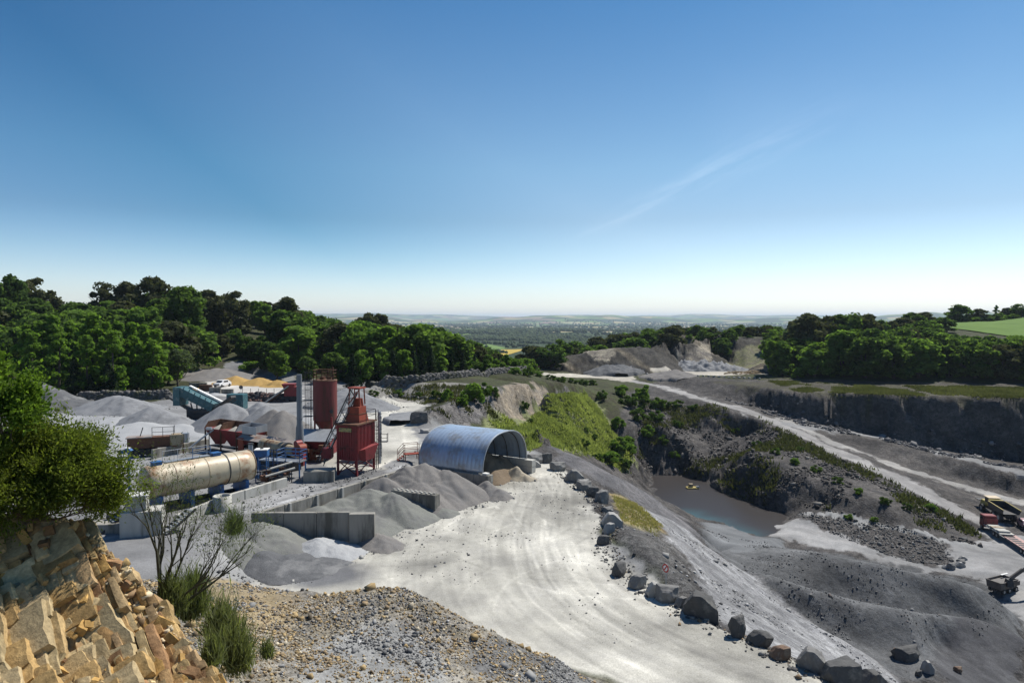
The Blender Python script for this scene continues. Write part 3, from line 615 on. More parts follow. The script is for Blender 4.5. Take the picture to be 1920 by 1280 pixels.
vm = N(t, 'ShaderNodeVectorMath', operation='SCALE'); t.links.new(cr.outputs[0], vm.inputs[0]); t.links.new(mr.outputs[0], vm.inputs['Scale']); t.links.new(vm.outputs[0], bs.inputs['Base Color'])
tag(np_mesh('hills', np.stack([X2, Y2, Zf], -1).reshape(-1, 3), Qf, hm, smooth=True), kind='structure')
def fz(x, y):
    r, a_ = np.hypot(x, y), np.arctan2(x, y)
    i = np.clip((np.log(r)-math.log(300))/.012+.5, 0, len(r2)-1).astype(int); j = np.clip((np.degrees(a_)+60)/.25+.5, 0, len(th2)-1).astype(int)
    return Zf[i, j]

# ------------------------------------------------------------------ foliage
rng = np.random.default_rng(7)
def leaf_mat(name, a, b, tr=.35, hue=.25):
    m = bpy.data.materials.new(name); m.use_nodes = True; t = m.node_tree; t.nodes.clear()
    at = N(t, 'ShaderNodeAttribute', attribute_name='leaf'); oi = N(t, 'ShaderNodeObjectInfo')
    x = N(t, 'ShaderNodeMix', data_type='RGBA'); x.inputs['A'].default_value = (*a, 1); x.inputs['B'].default_value = (*b, 1)
    ad = N(t, 'ShaderNodeMath', operation='MULTIPLY_ADD', use_clamp=True); ad.inputs[1].default_value = .6; t.links.new(oi.outputs['Random'], ad.inputs[0])
    mu = N(t, 'ShaderNodeMath', operation='MULTIPLY'); mu.inputs[1].default_value = .45; t.links.new(at.outputs['Fac'], mu.inputs[0]); t.links.new(mu.outputs[0], ad.inputs[2])
    t.links.new(ad.outputs[0], x.inputs['Factor'])
    v = N(t, 'ShaderNodeMapRange'); v.inputs['To Min'].default_value = 1-hue; v.inputs['To Max'].default_value = 1+hue; t.links.new(at.outputs['Fac'], v.inputs[0])
    s = N(t, 'ShaderNodeVectorMath', operation='SCALE'); t.links.new(x.outputs['Result'], s.inputs[0]); t.links.new(v.outputs[0], s.inputs['Scale'])
    df = N(t, 'ShaderNodeBsdfDiffuse'); tl = N(t, 'ShaderNodeBsdfTranslucent'); mx = N(t, 'ShaderNodeMixShader'); mx.inputs[0].default_value = min(.55, tr+.1)
    s2 = N(t, 'ShaderNodeVectorMath', operation='MULTIPLY'); s2.inputs[1].default_value = (1.25, 1.35, .6); t.links.new(s.outputs[0], s2.inputs[0])
    t.links.new(s.outputs[0], df.inputs[0]); t.links.new(s2.outputs[0], tl.inputs[0])
    o = N(t, 'ShaderNodeOutputMaterial'); t.links.new(df.outputs[0], mx.inputs[1]); t.links.new(tl.outputs[0], mx.inputs[2]); t.links.new(mx.outputs[0], o.inputs[0])
    return m
def unit(v): return v/np.maximum(np.linalg.norm(v, axis=-1, keepdims=True), 1e-9)
def leaves(p, n, size, asp=.55, g=rng):
    """rhombic leaf clumps at p facing n"""
    k = len(p); t1 = unit(np.cross(n, g.normal(size=(k, 3)))); t2 = np.cross(n, t1)
    s = (size*g.uniform(.6, 1.35, k))[:, None]
    V = np.stack([p-t1*s, p-t2*s*asp+n*s*.12, p+t1*s, p+t2*s*asp+n*s*.12], 1).reshape(-1, 3)
    F = np.arange(4*k).reshape(-1, 4); c = np.repeat(g.uniform(0, 1, k), 4)
    return V, F, c
def crown_pts(seed, h, rad, base, nl, nq, shape, lr=.29):
    g = np.random.default_rng(seed); ps, ns = [], []
    for i in range(nl):
        if shape == 'oak':
            tt = g.uniform(.05, 1); pr = math.sqrt(max(.02, 1-(1.55*(tt-.38))**2))
        elif shape == 'poplar':
            tt = g.uniform(0, 1); pr = math.sin(math.pi*min(1, .18+.82*tt)**.85)*.95+.05
        elif shape == 'bush':
            tt = g.uniform(0, .8); pr = math.sqrt(max(.03, 1-tt**2))
        else:
            tt = g.uniform(0, 1); pr = 1-tt
        a = g.uniform(0, 2*math.pi); q = math.sqrt(g.uniform(.05, 1))*.78*pr*rad
        R_ = rad*lr*g.uniform(.5, 1.2)*(1 if shape != 'poplar' else .85)
        c = np.array([q*math.cos(a), q*math.sin(a), base+(h-base)*tt*(1-.6*R_/(h-base))])
        n = unit(g.normal(size=(nq, 3))+np.array([0, 0, .35]))
        rr = R_*g.uniform(.55, 1.18, nq)*(1+.18*np.sin(n[:, 0]*5+i)*np.sin(n[:, 1]*6+2*i))
        ps.append(c+n*rr[:, None]*np.array([1, 1, .78])); ns.append(unit(n+.7*g.normal(size=(nq, 3))+np.array([0, 0, .3])))
    return np.concatenate(ps), np.concatenate(ns), g
def conifer_pts(seed, h, rad, base, nb=15):
    g = np.random.default_rng(seed); ps, ns = [], []
    z = base
    while z < h-.1:
        f = 1-(z-base)/(h-base); L = rad*(f**.8)*g.uniform(.85, 1.12)+.12
        for k in range(nb):
            a = g.uniform(0, 2*math.pi); l = L*g.uniform(.7, 1.1); m = int(4+9*l/rad*2)
            s = g.uniform(.12, 1, m)**.7; dr = -.35*s*l*.7+.12*l*s*s
            x = np.stack([np.cos(a)*s*l, np.sin(a)*s*l, z+dr], -1)+g.normal(size=(m, 3))*.1
            ps.append(x); ns.append(unit(np.array([np.cos(a)*.4, np.sin(a)*.4, .8])+.45*g.normal(size=(m, 3))))
        z += .42*g.uniform(.8, 1.25)
    return np.concatenate(ps), np.concatenate(ns), g
BARK = mat('bark', (.10,.085,.07), (.055,.048,.04), 4, .9, bump=.4)
LM = {'oak': leaf_mat('oak_leaves', (.055,.095,.03), (.11,.17,.045), .45), 'light': leaf_mat('light_leaves', (.11,.18,.04), (.14,.22,.05), .42),
      'poplar': leaf_mat('poplar_leaves', (.11,.19,.035), (.15,.24,.045), .45), 'conifer': leaf_mat('conifer_needles', (.022,.038,.022), (.04,.062,.032), .15),
      'dark': leaf_mat('dark_leaves', (.058,.066,.036), (.095,.10,.05), .22), 'olive': leaf_mat('olive_leaves', (.075,.10,.05), (.11,.14,.075), .35),
      'broom': leaf_mat('broom_stems', (.05,.075,.025), (.12,.14,.05), .3)}
PROTO = {}
def proto(kind, seed, h, rad, base, nl, nq, shape, size, leafm, trunk=True, asp=.6):
    me = bpy.data.meshes.new(kind)
    if shape == 'spruce': p, n, g = conifer_pts(seed, h, rad, base)
    else: p, n, g = crown_pts(seed, h, rad, base, nl, nq, shape)
    V, F, c = leaves(p, n, size, asp, g)
    o = np_mesh('crown', V, F, LM[leafm], cols={'leaf': c}); cm = o.data; bpy.data.objects.remove(o); bpy.data.meshes.remove(me)
    tm_ = None
    mb = MB(); g2 = random.Random(seed)
    top = base+(h-base)*(.9 if shape in ('spruce', 'poplar') else .55)
    mb.tube([(0,0,-.6), (.05,0,base*.5), (.12*g2.uniform(-1,1), .1, base+.2), (.2*g2.uniform(-1,1), .2*g2.uniform(-1,1), top)], [.028*h+.05, .022*h, .018*h, .006*h], 7)
    if shape in ('oak', 'bush'):
        for k in range(5):
            a = k*1.256+g2.uniform(-.4,.4); z0 = base*(.7+.12*k); L = rad*.75
            mb.tube([(0,0,z0), (L*.5*math.cos(a), L*.5*math.sin(a), z0+(h-base)*.22), (L*math.cos(a), L*math.sin(a), z0+(h-base)*.45)], [.012*h, .009*h, .003*h], 5)
    o = mb.build('trunk', BARK, smooth=True); tm_ = o.data; bpy.data.objects.remove(o)
    return (kind, cm, tm_, h)
def plant(pr, loc, h, label, cat='tree', group=None, wide=1.0, rz=None, tilt=0):
    kind, cm, tm_, h0 = pr
    e = empty(kind, loc, rng.uniform(0, 6.28) if rz is None else rz); s = h/h0; e.scale = (s*wide, s*wide, s)
    if tilt: e.rotation_euler[0] = tilt
    tag(e, label, cat, group)
    for nm, me in (('trunk', tm_), ('crown', cm)):
        o = bpy.data.objects.new(nm, me); COL.objects.link(o); o.parent = e
    return e
OAK = [proto('broadleaf_tree', 11+i, 10, 4.3, 1.0, 46, 105, 'oak', .42, 'oak') for i in range(5)]
DRK = [proto('broadleaf_tree', 31+i, 10, 4.1, 1.2, 42, 105, 'oak', .42, 'dark') for i in range(3)]
LGT = [proto('broadleaf_tree', 41+i, 10, 3.6, 1.0, 42, 110, 'oak', .40, 'light') for i in range(3)]
POP = [proto('poplar_tree', 51+i, 10, 2.3, 1.0, 30, 170, 'poplar', .24, 'poplar') for i in range(3)]
CON = [proto('conifer_tree', 61+i, 10, 2.2, .5, 0, 0, 'spruce', .26, 'conifer', asp=.35) for i in range(3)]
OLV = [proto('broadleaf_tree', 71, 8, 3.4, 1.6, 34, 150, 'oak', .2, 'olive')]
OPN = [proto('broadleaf_tree', 81+i, 10, 4.0, 4.0, 15, 150, 'oak', .32, 'dark') for i in range(3)]
BSH = [proto('bush', 91+i, 3, 1.9, .1, 14, 200, 'bush', .17, 'light') for i in range(2)]
BSD = [proto('bush', 95+i, 3, 1.9, .1, 14, 200, 'bush', .15, 'oak') for i in range(2)]

def on_ground(u, v): 
    p = G(u, v); return Vector((p.x, p.y, gz(p.x, p.y)))
placed = []
def free(x, y, dmin):
    for (a_, b_, c_) in placed:
        if (a_-x)**2+(b_-y)**2 < (dmin*(.5+.5*c_))**2: return False
    placed.append((x, y, 1.0)); return True
def in_view(x, y, m=1.12): return abs(x/y) < .75*m
# single trees one can point to
for (u, v, y, h, pr, lb, cat) in [
    (75, 520, 205, 15.5, OPN[0], 'dark tree with a flat open crown standing above the left wood, nearest the left edge', 'tree'),
    (190, 531, 215, 13.5, OPN[1], 'thin open tree on the skyline of the left wood, sky showing through it', 'tree'),
    (236, 529, 218, 13.5, DRK[0], 'dark upright tree on the skyline right of the thin open tree', 'tree'),
    (285, 520, 205, 15.5, DRK[1], 'tallest dark crown in the middle of the left skyline', 'tree'),
    (345, 536, 190, 14, OAK[1], 'broad rounded green crown just below the left skyline peak', 'tree'),
    (392, 545, 205, 13.5, DRK[2], 'dark crown on the skyline where the left wood starts to fall', 'tree'),
    (437, 547, 205, 13.5, OPN[2], 'dark open crown beside a gap of sky in the left wood', 'tree'),
    (538, 558, 200, 14, DRK[0], 'large dark crown at the shoulder of the left wood', 'tree'),
    (690, 588, 235, 13, DRK[1], 'dark twin crown on the falling skyline above the red silo', 'tree'),
    (712, 589, 238, 13, DRK[2], 'dark crown touching the far hills right of the twin crown', 'tree'),
    (12, 517, 195, 16, OAK[2], 'tall tree cut by the left edge of the photo on the skyline', 'tree')]:
    p = D(u, v, y); plant(pr, (p.x, p.y, p.z-h), h, lb, cat, 'trees of the wooded hill on the left'); placed.append((p.x, p.y, 1))
for i, (u, v) in enumerate([(52,604),(78,600),(100,593),(128,598),(150,604),(172,590),(198,598),(222,600),(246,606),(270,604),(292,614),(60,625),(110,622),(160,625),(210,622),(255,628),(285,634)]):
    y = 136+rng.uniform(-3, 6)-(8 if i > 10 else 0); p = D(u, v, y); g_ = hz(p.x, p.y); plant(POP[i % 3], (p.x, p.y, g_), max(6, p.z-g_), 'bright green poplar in the stand at the foot of the left wood', 'tree', 'poplars at the foot of the left wood', 1.15); placed.append((p.x, p.y, .6))
for (u, v, top, pr, lb, wd) in [(265, 735, 683, LGT[0], 'round bright green tree behind the stone bank of the plant', 1.25), (333, 728, 652, OLV[0], 'grey green willowy tree beside the sand bays', 1.1),
    (140, 745, 668, CON[0], 'dark spruce at the wood edge behind the left gravel heaps, left of the pair', 1.3), (205, 743, 672, CON[1], 'dark spruce beside the round bright green tree', 1.35),
    (170, 745, 700, CON[2], 'low dark spruce between two taller spruces', 1.4), (85, 735, 690, BSD[0], 'dark green bush behind the dark gravel heap at the left', 1.6), (520, 712, 655, LGT[1], 'light green tree behind the ochre sand heaps', 1.2),
    (575, 712, 668, OAK[0], 'dark rounded tree behind the grey steel stack', 1.2), (625, 716, 660, OAK[3], 'dense tree directly behind the red silo', 1.2), (470, 695, 672, BSH[0], 'light green bush behind the left sand heap', 1.7)]:
    p = G(u, v); tp = D(u, top, p.y); plant(pr, (p.x, p.y, hz(p.x, p.y)-.1), tp.z-p.z, lb, 'bush' if 'bush' in lb else 'tree', None, wd); placed.append((p.x, p.y, .7))
# spruces and light trees in turn behind the stone bank right of the silo
for i, (u, top) in enumerate([(660,668),(677,655),(700,662),(716,652),(737,660),(757,655),(775,662),(792,664),(808,656),(826,668),(846,672),(868,664),(890,672),(915,676),(935,668),(950,676),(968,684)]):
    y = np.interp(u, [660,700,860,980], [134,139,153,180])+rng.uniform(-1.0, 2.5); p = D(u, top, y); g_ = hz(p.x, p.y)
    k = i % 2 == 0 or i in (7, 11)
    plant(CON[i % 3] if k else LGT[i % 3], (p.x, p.y, g_), max(4, p.z-g_+(.6 if k else 0)), ('dark spruce standing in the row behind the long stone bank' if k else 'light green tree between the spruces behind the long stone bank'), 'tree',
          'spruces behind the long stone bank' if k else 'light trees behind the long stone bank', 1.15 if k else 1.0); placed.append((p.x, p.y, .6))
for i, (u, top, y) in enumerate([(372,640,184),(395,625,190),(418,640,186),(440,622,192),(462,640,184),(486,628,182),(408,600,205),(450,596,206),(385,606,204),(505,640,172)]):
    p = D(u, top, y); g_ = hz(p.x, p.y); plant((DRK+OAK)[i % 6], (p.x, p.y, g_-.2), max(6, p.z-g_), 'dark tree in the shaded wood hollow behind the far yard heaps', 'tree', 'trees in the hollow behind the far yard', 1.25); placed.append((p.x, p.y, .8))
# the wood itself
cnt = 0
for i in range(6000):
    y = rng.uniform(128, 262); x = rng.uniform(-205, 6)
    if not in_view(x, y): continue
    u = 960+1280*x/y
    lim = np.interp(u, [0, 330, 380, 480, 560, 650, 700, 860, 980], [138, 146, 180, 172, 158, 150, 146, 160, 186])
    if y < lim: continue
    g_ = hz(x, y); sl = np.interp(u, [-60, 0, 60, 120, 250, 330, 400, 500, 560, 600, 640, 700, 800, 860, 900, 960], [510, 524, 545, 566, 556, 535, 552, 562, 576, 590, 600, 597, 606, 624, 645, 668])
    topz = CAMZ+(598-sl)*y/1280
    h = min(rng.uniform(9, 13.5), topz-g_-rng.uniform(0, .8))
    if h < 4.5: continue
    if not free(x, y, 6.3+.014*(y-130)): continue
    k = rng.choice(3, p=[.56, .15, .29]); pr = (OAK, DRK, LGT)[k][rng.integers(3 if k else 5)]
    plant(pr, (x, y, g_-.2), h, ['mid green broadleaf tree among the crowns of the left wood', 'dark brownish broadleaf tree among the crowns of the left wood', 'paler green broadleaf tree among the crowns of the left wood'][k], 'tree', 'trees of the wooded hill on the left', 1.28*rng.uniform(.85, 1.2)); cnt += 1
    if cnt > 132: break
# belt of trees on the bench at the right
for (u, top, y, pr, lb) in [(1515, 589, 222, DRK[0], 'rounded dark tree at the left end of the right tree belt, against the sky'), (1555, 594, 228, DRK[1], 'lower dark tree right of the rounded one on the right skyline'),
    (1585, 588, 226, OAK[1], 'broad dark tree in the middle of the right skyline group'), (1622, 590, 228, DRK[2], 'dark tree at the right end of the right skyline group'),
    (1800, 571, 330, OAK[2], 'broad parkland tree on the hilltop above the bright field'), (1835, 579, 335, DRK[1], 'smaller tree right of the broad parkland tree above the field'),
    (1868, 571, 335, POP[0], 'narrow upright tree above the bright field'), (1890, 577, 338, DRK[2], 'dark tree near the right edge above the bright field'), (1912, 570, 335, OAK[4], 'tall tree cut by the right edge above the bright field'),
    (1712, 586, 300, OAK[0], 'open tree left of the bright field with pale top'), (1735, 585, 310, DRK[0], 'second tree left of the bright field, dark crown'), (1690, 596, 280, DRK[2], 'low dark tree farther left of the bright field'), (1650, 600, 262, OAK[2], 'green tree on the skyline between the right group and the bright field, left one'), (1672, 602, 268, DRK[0], 'dark tree on the skyline between the right group and the bright field'), (1748, 600, 268, LGT[0], 'pale tree in front of the left end of the bright field'), (1770, 596, 282, OAK[3], 'green tree at the left end of the bright field'), (1725, 602, 262, OAK[4], 'green tree below the dark crowns left of the bright field')]:
    p = D(u, top, y); g_ = hz(p.x, p.y); h = max(5, p.z-g_); plant(pr, (p.x, p.y, p.z-h), h, lb, 'tree', 'trees on the right skyline', 1.75 if u > 1680 and pr is not POP[0] else 1.15); placed.append((p.x, p.y, 1))
cnt = 0
for i in range(5000):
    y = rng.uniform(172, 250); x = rng.uniform(52, 205)
    if not in_view(x, y): continue
    u = 960+1280*x/y
    if u < 1452 or y < np.interp(u, [1440, 1500, 1700, 1925, 2100], [212, 203, 194, 184, 176]): continue
    top = np.interp(u, [1440, 1470, 1500, 1600, 1650, 1750, 1800, 1860, 1925], [640, 616, 606, 602, 612, 612, 624, 628, 622])+rng.uniform(0, 10)
    g_ = hz(x, y); h = min(rng.uniform(9, 15), CAMZ+(598-top)*y/1280-g_)
    if h < 3.5: continue
    if not free(x, y, 6.0): continue
    k = rng.choice(3, p=[.5, .22, .28]); pr = (OAK, DRK, LGT)[k][rng.integers(3 if k else 5)]
    plant(pr, (x, y, g_-.3), h, ['mid green tree in the belt on the right bench', 'dark tree in the belt on the right bench', 'paler green tree in the belt on the right bench'][k], 'tree', 'trees on the right bench', 1.38*rng.uniform(.9, 1.15)); cnt += 1
    if cnt > 78: break
cnt = 0
for i in range(400):                   # low shrubs along the front of the belt
    u = rng.uniform(1450, 1960); p = G(u, np.interp(u, [1450, 1920], [710, 717])+rng.uniform(-3, 0))
    y = p.y+rng.uniform(3, 9); x = (u-960)/1280*y
    if not free(x, y, 3.4): continue
    plant((BSD if rng.random() < .7 else BSH)[rng.integers(2)], (x, y, hz(x, y)-.2), rng.uniform(2.6, 5), 'shrub along the foot of the tree belt on the right bench', 'bush', 'shrubs on the right bench', 1.15); cnt += 1
    if cnt > 40: break
# trees behind the far quarry
cnt = 0
for i in range(3000):
    u = rng.uniform(985, 1470); y = rng.uniform(272, 345); x = (u-960)/1280*y
    if u < 1060: y = rng.uniform(232, 300); x = (u-960)/1280*y
    top = np.interp(u, [985, 1010, 1040, 1080, 1130, 1165, 1190, 1230, 1300, 1350, 1390, 1430, 1470], [648, 640, 628, 620, 618, 622, 616, 609, 606, 612, 602, 604, 612])+rng.uniform(0, 9)
    g_ = hz(x, y); h = min(rng.uniform(7, 12), CAMZ+(598-top)*y/1280-g_)
    if h < 3 or not free(x, y, 4.8): continue
    k = rng.choice(3, p=[.45, .45, .1]); pr = (OAK, DRK, LGT)[k][rng.integers(3 if k else 5)]
    plant(pr, (x, y, g_-.3), h, ['mid green tree behind the far quarry face', 'dark brownish tree behind the far quarry face', 'paler green tree behind the far quarry face'][k], 'tree', 'trees behind the far quarry', 1.4*rng.uniform(.9, 1.2)); cnt += 1
    if cnt > 66: break

# far woods and hedges, thousands of tiny crowns seen as one mass
ico_v = np.array([(0,0,1)]+[(.894*math.cos(a), .894*math.sin(a), .447) for a in np.arange(5)*1.2566]+[(.894*math.cos(a+.628), .894*math.sin(a+.628), -.447) for a in np.arange(5)*1.2566]+[(0,0,-1)])
ico_f = np.array([(0,i+1,(i+1) % 5+1) for i in range(5)]+[(i+1,i+6,(i+1) % 5+1) for i in range(5)]+[((i+1) % 5+1,i+6,(i+1) % 5+6) for i in range(5)]+[(i+6,11,(i+1) % 5+6) for i in range(5)])
def blobs(P_, S_, seed, jitter=.28, squash=.8):
    g = np.random.default_rng(seed); n = len(P_)
    V = ico_v[None]*(1+jitter*g.uniform(-1, 1, (n, 12, 1)))
    a = g.uniform(0, 6.28, n); ca, sa = np.cos(a)[:, None], np.sin(a)[:, None]
    V = np.stack([V[..., 0]*ca-V[..., 1]*sa, V[..., 0]*sa+V[..., 1]*ca, V[..., 2]*squash], -1)*S_[:, None, None]+P_[:, None]
    F = (ico_f[None]+12*np.arange(n)[:, None, None]).reshape(-1, 3)
    return V.reshape(-1, 3), F
g = np.random.default_rng(5); k = 70000
rf = np.exp(g.uniform(math.log(430), math.log(8000), k)); af = np.radians(g.uniform(-34, 40, k)); xf, yf = rf*np.sin(af), rf*np.cos(af)
wood = fbm(xf/420, yf/300, None, 3, 77)
hed = np.minimum(np.abs(((xf+yf*.35+60*vn(xf/300, yf/300, s=4))/210) % 1-.5), np.abs(((yf-xf*.3+60*vn(xf/260, yf/260, s=9))/260) % 1-.5))
ok = (wood > .36) | (hed < np.clip(5/210*(rf/1200), .014, .04))
fld = ((np.abs(xf+25) < 70) & (np.abs(yf-1010) < 190))
ok &= ~fld
xf, yf, rf = xf[ok], yf[ok], rf[ok]; Sf = g.uniform(3.0, 6.0, len(xf))*np.clip(rf/1600, 1, 1.7)
V, F = blobs(np.stack([xf, yf, fz(xf, yf)+Sf*.55], -1), Sf, 6, .3, .9)
wm = mat('far_wood_leaves', (.034,.052,.022), (.055,.075,.03), .05, .95, bump=0, spec=.1)
tag(np_mesh('far_woods', V, F, wm), 'dark woods and hedges spread over the far plain', 'woodland', kind='stuff')
# crop fields that stand out
def field(name, px, z, col, col2, lb):
    c = [P(u, v, z) for u, v in px]
    n = 24; V = []
    for i in range(n+1):
        for j in range(n+1):
            a_ = c[0].lerp(c[1], i/n); b_ = c[3].lerp(c[2], i/n); q = a_.lerp(b_, j/n); r_2 = math.hypot(q.x, q.y)
            zz = max(float(fz(np.array(q.x), np.array(q.y))), gz(q.x, q.y) if r_2 < 414 else -99)
            V.append((q.x, q.y, zz+.6+.15*rng.uniform()))
    F = np.array([(i*(n+1)+j, (i+1)*(n+1)+j, (i+1)*(n+1)+j+1, i*(n+1)+j+1) for i in range(n) for j in range(n)])
    tag(np_mesh(name, np.array(V), F, mat(name, col, col2, .15, .95, bump=.2, spec=.1), smooth=True), lb, 'field', kind='structure')
field('wheat_field', [(905,664),(935,664),(990,651),(940,652)], -40, (.42,.30,.055), (.36,.27,.06), 'ochre ripe crop field at the end of the left wood')
# bright meadow on the right-hand hill
xs = np.linspace(188, 330, 60); ys = np.linspace(238, 325, 30); XX, YY = np.meshgrid(xs, ys)
ZZ = samp(H, XX, YY)+.35+.1*fbm(XX/3, YY/3)
F = np.array([(i*60+j, i*60+j+1, (i+1)*60+j+1, (i+1)*60+j) for i in range(29) for j in range(59)])
tag(np_mesh('meadow', np.stack([XX, YY, ZZ], -1).reshape(-1, 3), F, mat('meadow_grass', (.12,.19,.045), (.09,.15,.035), .12, .95, bump=.2, spec=.1), smooth=True), kind='structure')
for i in range(26):
    u = 1690+i*10; y = 332+rng.uniform(-4, 6); x = (u-960)/1280*y; plant((BSD+BSH)[i % 4 if i % 5 else 0], (x, y, hz(x, y)-.2), rng.uniform(3, 5), 'bush in the hedge behind the bright meadow on the right hill', 'bush', 'hedge behind the meadow', 1.7)
# haze
hz_mb = MB(); hz_mb.box((0, 13000, 60), (64000, 34000, 260))
hm = bpy.data.materials.new('haze_air'); hm.use_nodes = True; t = hm.node_tree; t.nodes.clear()
pv = N(t, 'ShaderNodeVolumePrincipled'); pv.inputs['Density'].default_value = 0.65e-4; pv.inputs['Color'].default_value = (.72, .86, 1.0, 1); pv.inputs['Density Attribute'].default_value = ''
pv.inputs['Anisotropy'].default_value = .2
o_ = N(t, 'ShaderNodeOutputMaterial'); t.links.new(pv.outputs[0], o_.inputs['Volume'])
ho = hz_mb.build('haze', hm); tag(ho, kind='stuff')
# ------------------------------------------------------------------ paints
RED = mat('red_paint', (.22,.024,.027), (.16,.024,.025), 2.0, .55, bump=.1, c=(.06,.022,.014), cth=.6, cscale=1.6, spec=.4)
SILO = mat('silo_red_paint', (.18,.042,.04), (.11,.028,.026), 1.2, .6, bump=.1, c=(.07,.035,.022), cth=.57, cscale=.9, streak=True)
ORG = mat('orange_red_paint', (.26,.05,.022), (.19,.036,.02), 2, .6, bump=.1, c=(.14,.05,.025), cscale=2)
RUST = mat('rusty_steel', (.15,.07,.04), (.085,.045,.03), 3, .8, bump=.25, c=(.22,.13,.07), cscale=1.3)
DKST = mat('dark_steel', (.055,.055,.058), (.03,.03,.032), 3, .6, bump=.1, c=(.09,.055,.035), cscale=2)
GALV = mat('galvanised_steel', (.40,.42,.44), (.30,.32,.34), 2, .45, .55, bump=.05, streak=True)
STACK = mat('grey_stack_steel', (.20,.215,.23), (.13,.14,.155), 1.5, .55, .2, bump=.05, c=(.12,.09,.07), cscale=.7, streak=True)
TANK = mat('stained_cream_tank', (.52,.44,.30), (.38,.33,.24), .8, .45, .04, bump=.06, c=(.27,.13,.055), cth=.56, cscale=.55, spec=.5)
BLUE = mat('blue_paint', (.035,.13,.33), (.03,.085,.2), 3, .5, bump=.1, c=(.08,.06,.05), cscale=2.5)
CONC = mat('old_concrete', (.30,.285,.25), (.20,.19,.17), 1.5, .9, bump=.2, c=(.11,.105,.09), cth=.56, cscale=.8, streak=True)
CONCL = mat('pale_concrete', (.45,.44,.40), (.35,.34,.31), 1.5, .9, bump=.15, c=(.22,.21,.18), cth=.6, cscale=.8, streak=True)
WHITE = mat('white_paint', (.75,.74,.71), (.6,.59,.56), 2, .5, bump=.05, c=(.35,.3,.25), cth=.66, cscale=2)
YEL = mat('yellow_paint', (.42,.33,.09), (.32,.26,.09), 3, .55, bump=.05, c=(.2,.15,.08), cscale=2)
TEAL = mat('teal_paint', (.045,.125,.14), (.035,.085,.1), 2, .5, bump=.1, c=(.16,.2,.2), cth=.6, cscale=1.5)
RUBBER = mat('rubber', (.025,.025,.026), (.05,.05,.05), 4, .85, bump=.1)
GLASS = mat('dark_glass', (.02,.028,.032), (.025,.03,.035), 1, .08, bump=0, spec=.6)
SHEET = mat('hangar_steel_sheet', (.40,.48,.58), (.34,.42,.52), .6, .33, .4, bump=.04, c=(.30,.31,.32), cth=.56, cscale=.5, spec=.5)
BEIGE = mat('beige_machine_paint', (.36,.30,.2), (.28,.23,.15), 2, .6, bump=.1, c=(.16,.09,.05), cth=.54, cscale=1.4)
ROOFT = mat('dusty_roof_sheet', (.32,.28,.25), (.24,.21,.19), 1, .6, .1, bump=.08, c=(.2,.11,.07), cth=.58, cscale=.6)
SIGNY = mat('faded_yellow_board', (.42,.36,.12), (.30,.25,.10), 9, .6, bump=0, c=(.13,.12,.09), cth=.52, cscale=7)

def rail(mb, pts, h=1.05, r=.022, n=2, posts=True):
    pts = [Vector(p) for p in pts]
    for a, b in zip(pts[:-1], pts[1:]):
        for k in range(1, n+1): mb.tube([a+Vector((0,0,h*k/n)), b+Vector((0,0,h*k/n))], r, 5)
        m = max(1, round((b-a).length/1.3))
        for j in range(m+1):
            q = a.lerp(b, j/m); mb.tube([q, q+Vector((0,0,h))], r*1.2, 5)
def truss(mb, a, b, w, h, n, r=.04):
    """four chords and zig-zag lacing from a to b"""
    a, b = Vector(a), Vector(b); d_ = (b-a).normalized(); sx = d_.cross(Vector((0,0,1))).normalized()*w/2; up = sx.cross(d_).normalized()*h/2
    ch = [(a+s*sx+t_*up, b+s*sx+t_*up) for s in (-1, 1) for t_ in (-1, 1)]
    for p, q in ch: mb.bar(p, q, r*1.6)
    for i in range(n):
        f0, f1 = i/n, (i+1)/n
        for (i0, i1) in ((0, 1), (2, 3), (0, 2), (1, 3)):
            A, B = (i0, i1) if i % 2 else (i1, i0)
            mb.bar(ch[A][0].lerp(ch[A][1], f0), ch[B][0].lerp(ch[B][1], f1), r)

# ------------------------------------------------------------------ long retaining wall, bay walls, hangar
def slab_wall(name, label, a, b, z0, z1, th_, m, panel=2.4, cat='wall', cap=True, ends=.0):
    a, b = Vector(a), Vector(b); L = (b-a).length; ang = math.atan2(b.y-a.y, b.x-a.x)
    e = empty(name, ((a.x+b.x)/2, (a.y+b.y)/2, z0), ang); tag(e, label, cat)
    n = max(1, round(L/panel)); pw = L/n
    for i in range(n):
        mb = MB(); mb.box((-L/2+pw*(i+.5), random.Random(i).uniform(-.02, .02), (z1-z0)/2-.3), (pw-.035, th_, z1-z0+.6))
        mb.build('panel', m, e, bevel=.025)
    return e
e = slab_wall('retaining_wall', 'long low concrete retaining wall between the plant terrace and the gravel bays', C0, C1, 0, 2.05, .32, CONC, 2.6)
mb = MB()
for i in range(7):
    q = -9.2+i*2.75
    mb.box((q, -.25, 1.55), (.22, .22, 1.1), taper=.8)
mb.build('buttress', CONCL, e)
slab_wall('bay_wall', 'tall grey concrete bay wall with stepped panels, nearest the loading road', (-18.55, 48.2, 0), (-11.6, 48.35, 0), 0, 2.25, .3, CONC, 2.0)
e = slab_wall('bay_wall', 'dark end panel closing the nearest bay wall on the road side', (-11.55, 48.05, 0), (-9.75, 48.15, 0), 0, 2.22, .5, CONC, 2.6)
e = slab_wall('bay_wall', 'short block wall with holes along its top, sticking out of the gravel beside the hangar', (-10.2, 57.5, 0), (-6.1, 55.5, 0), 0, 1.62, .75, CONC, 1.4)
mb = MB()
for i in range(9):
    for s in (-.16, .16): mb.box((-1.9+i*.46+(.1 if s > 0 else 0), s, 1.66), (.2, .16, .09))
mb.build('stud', CONCL, e)

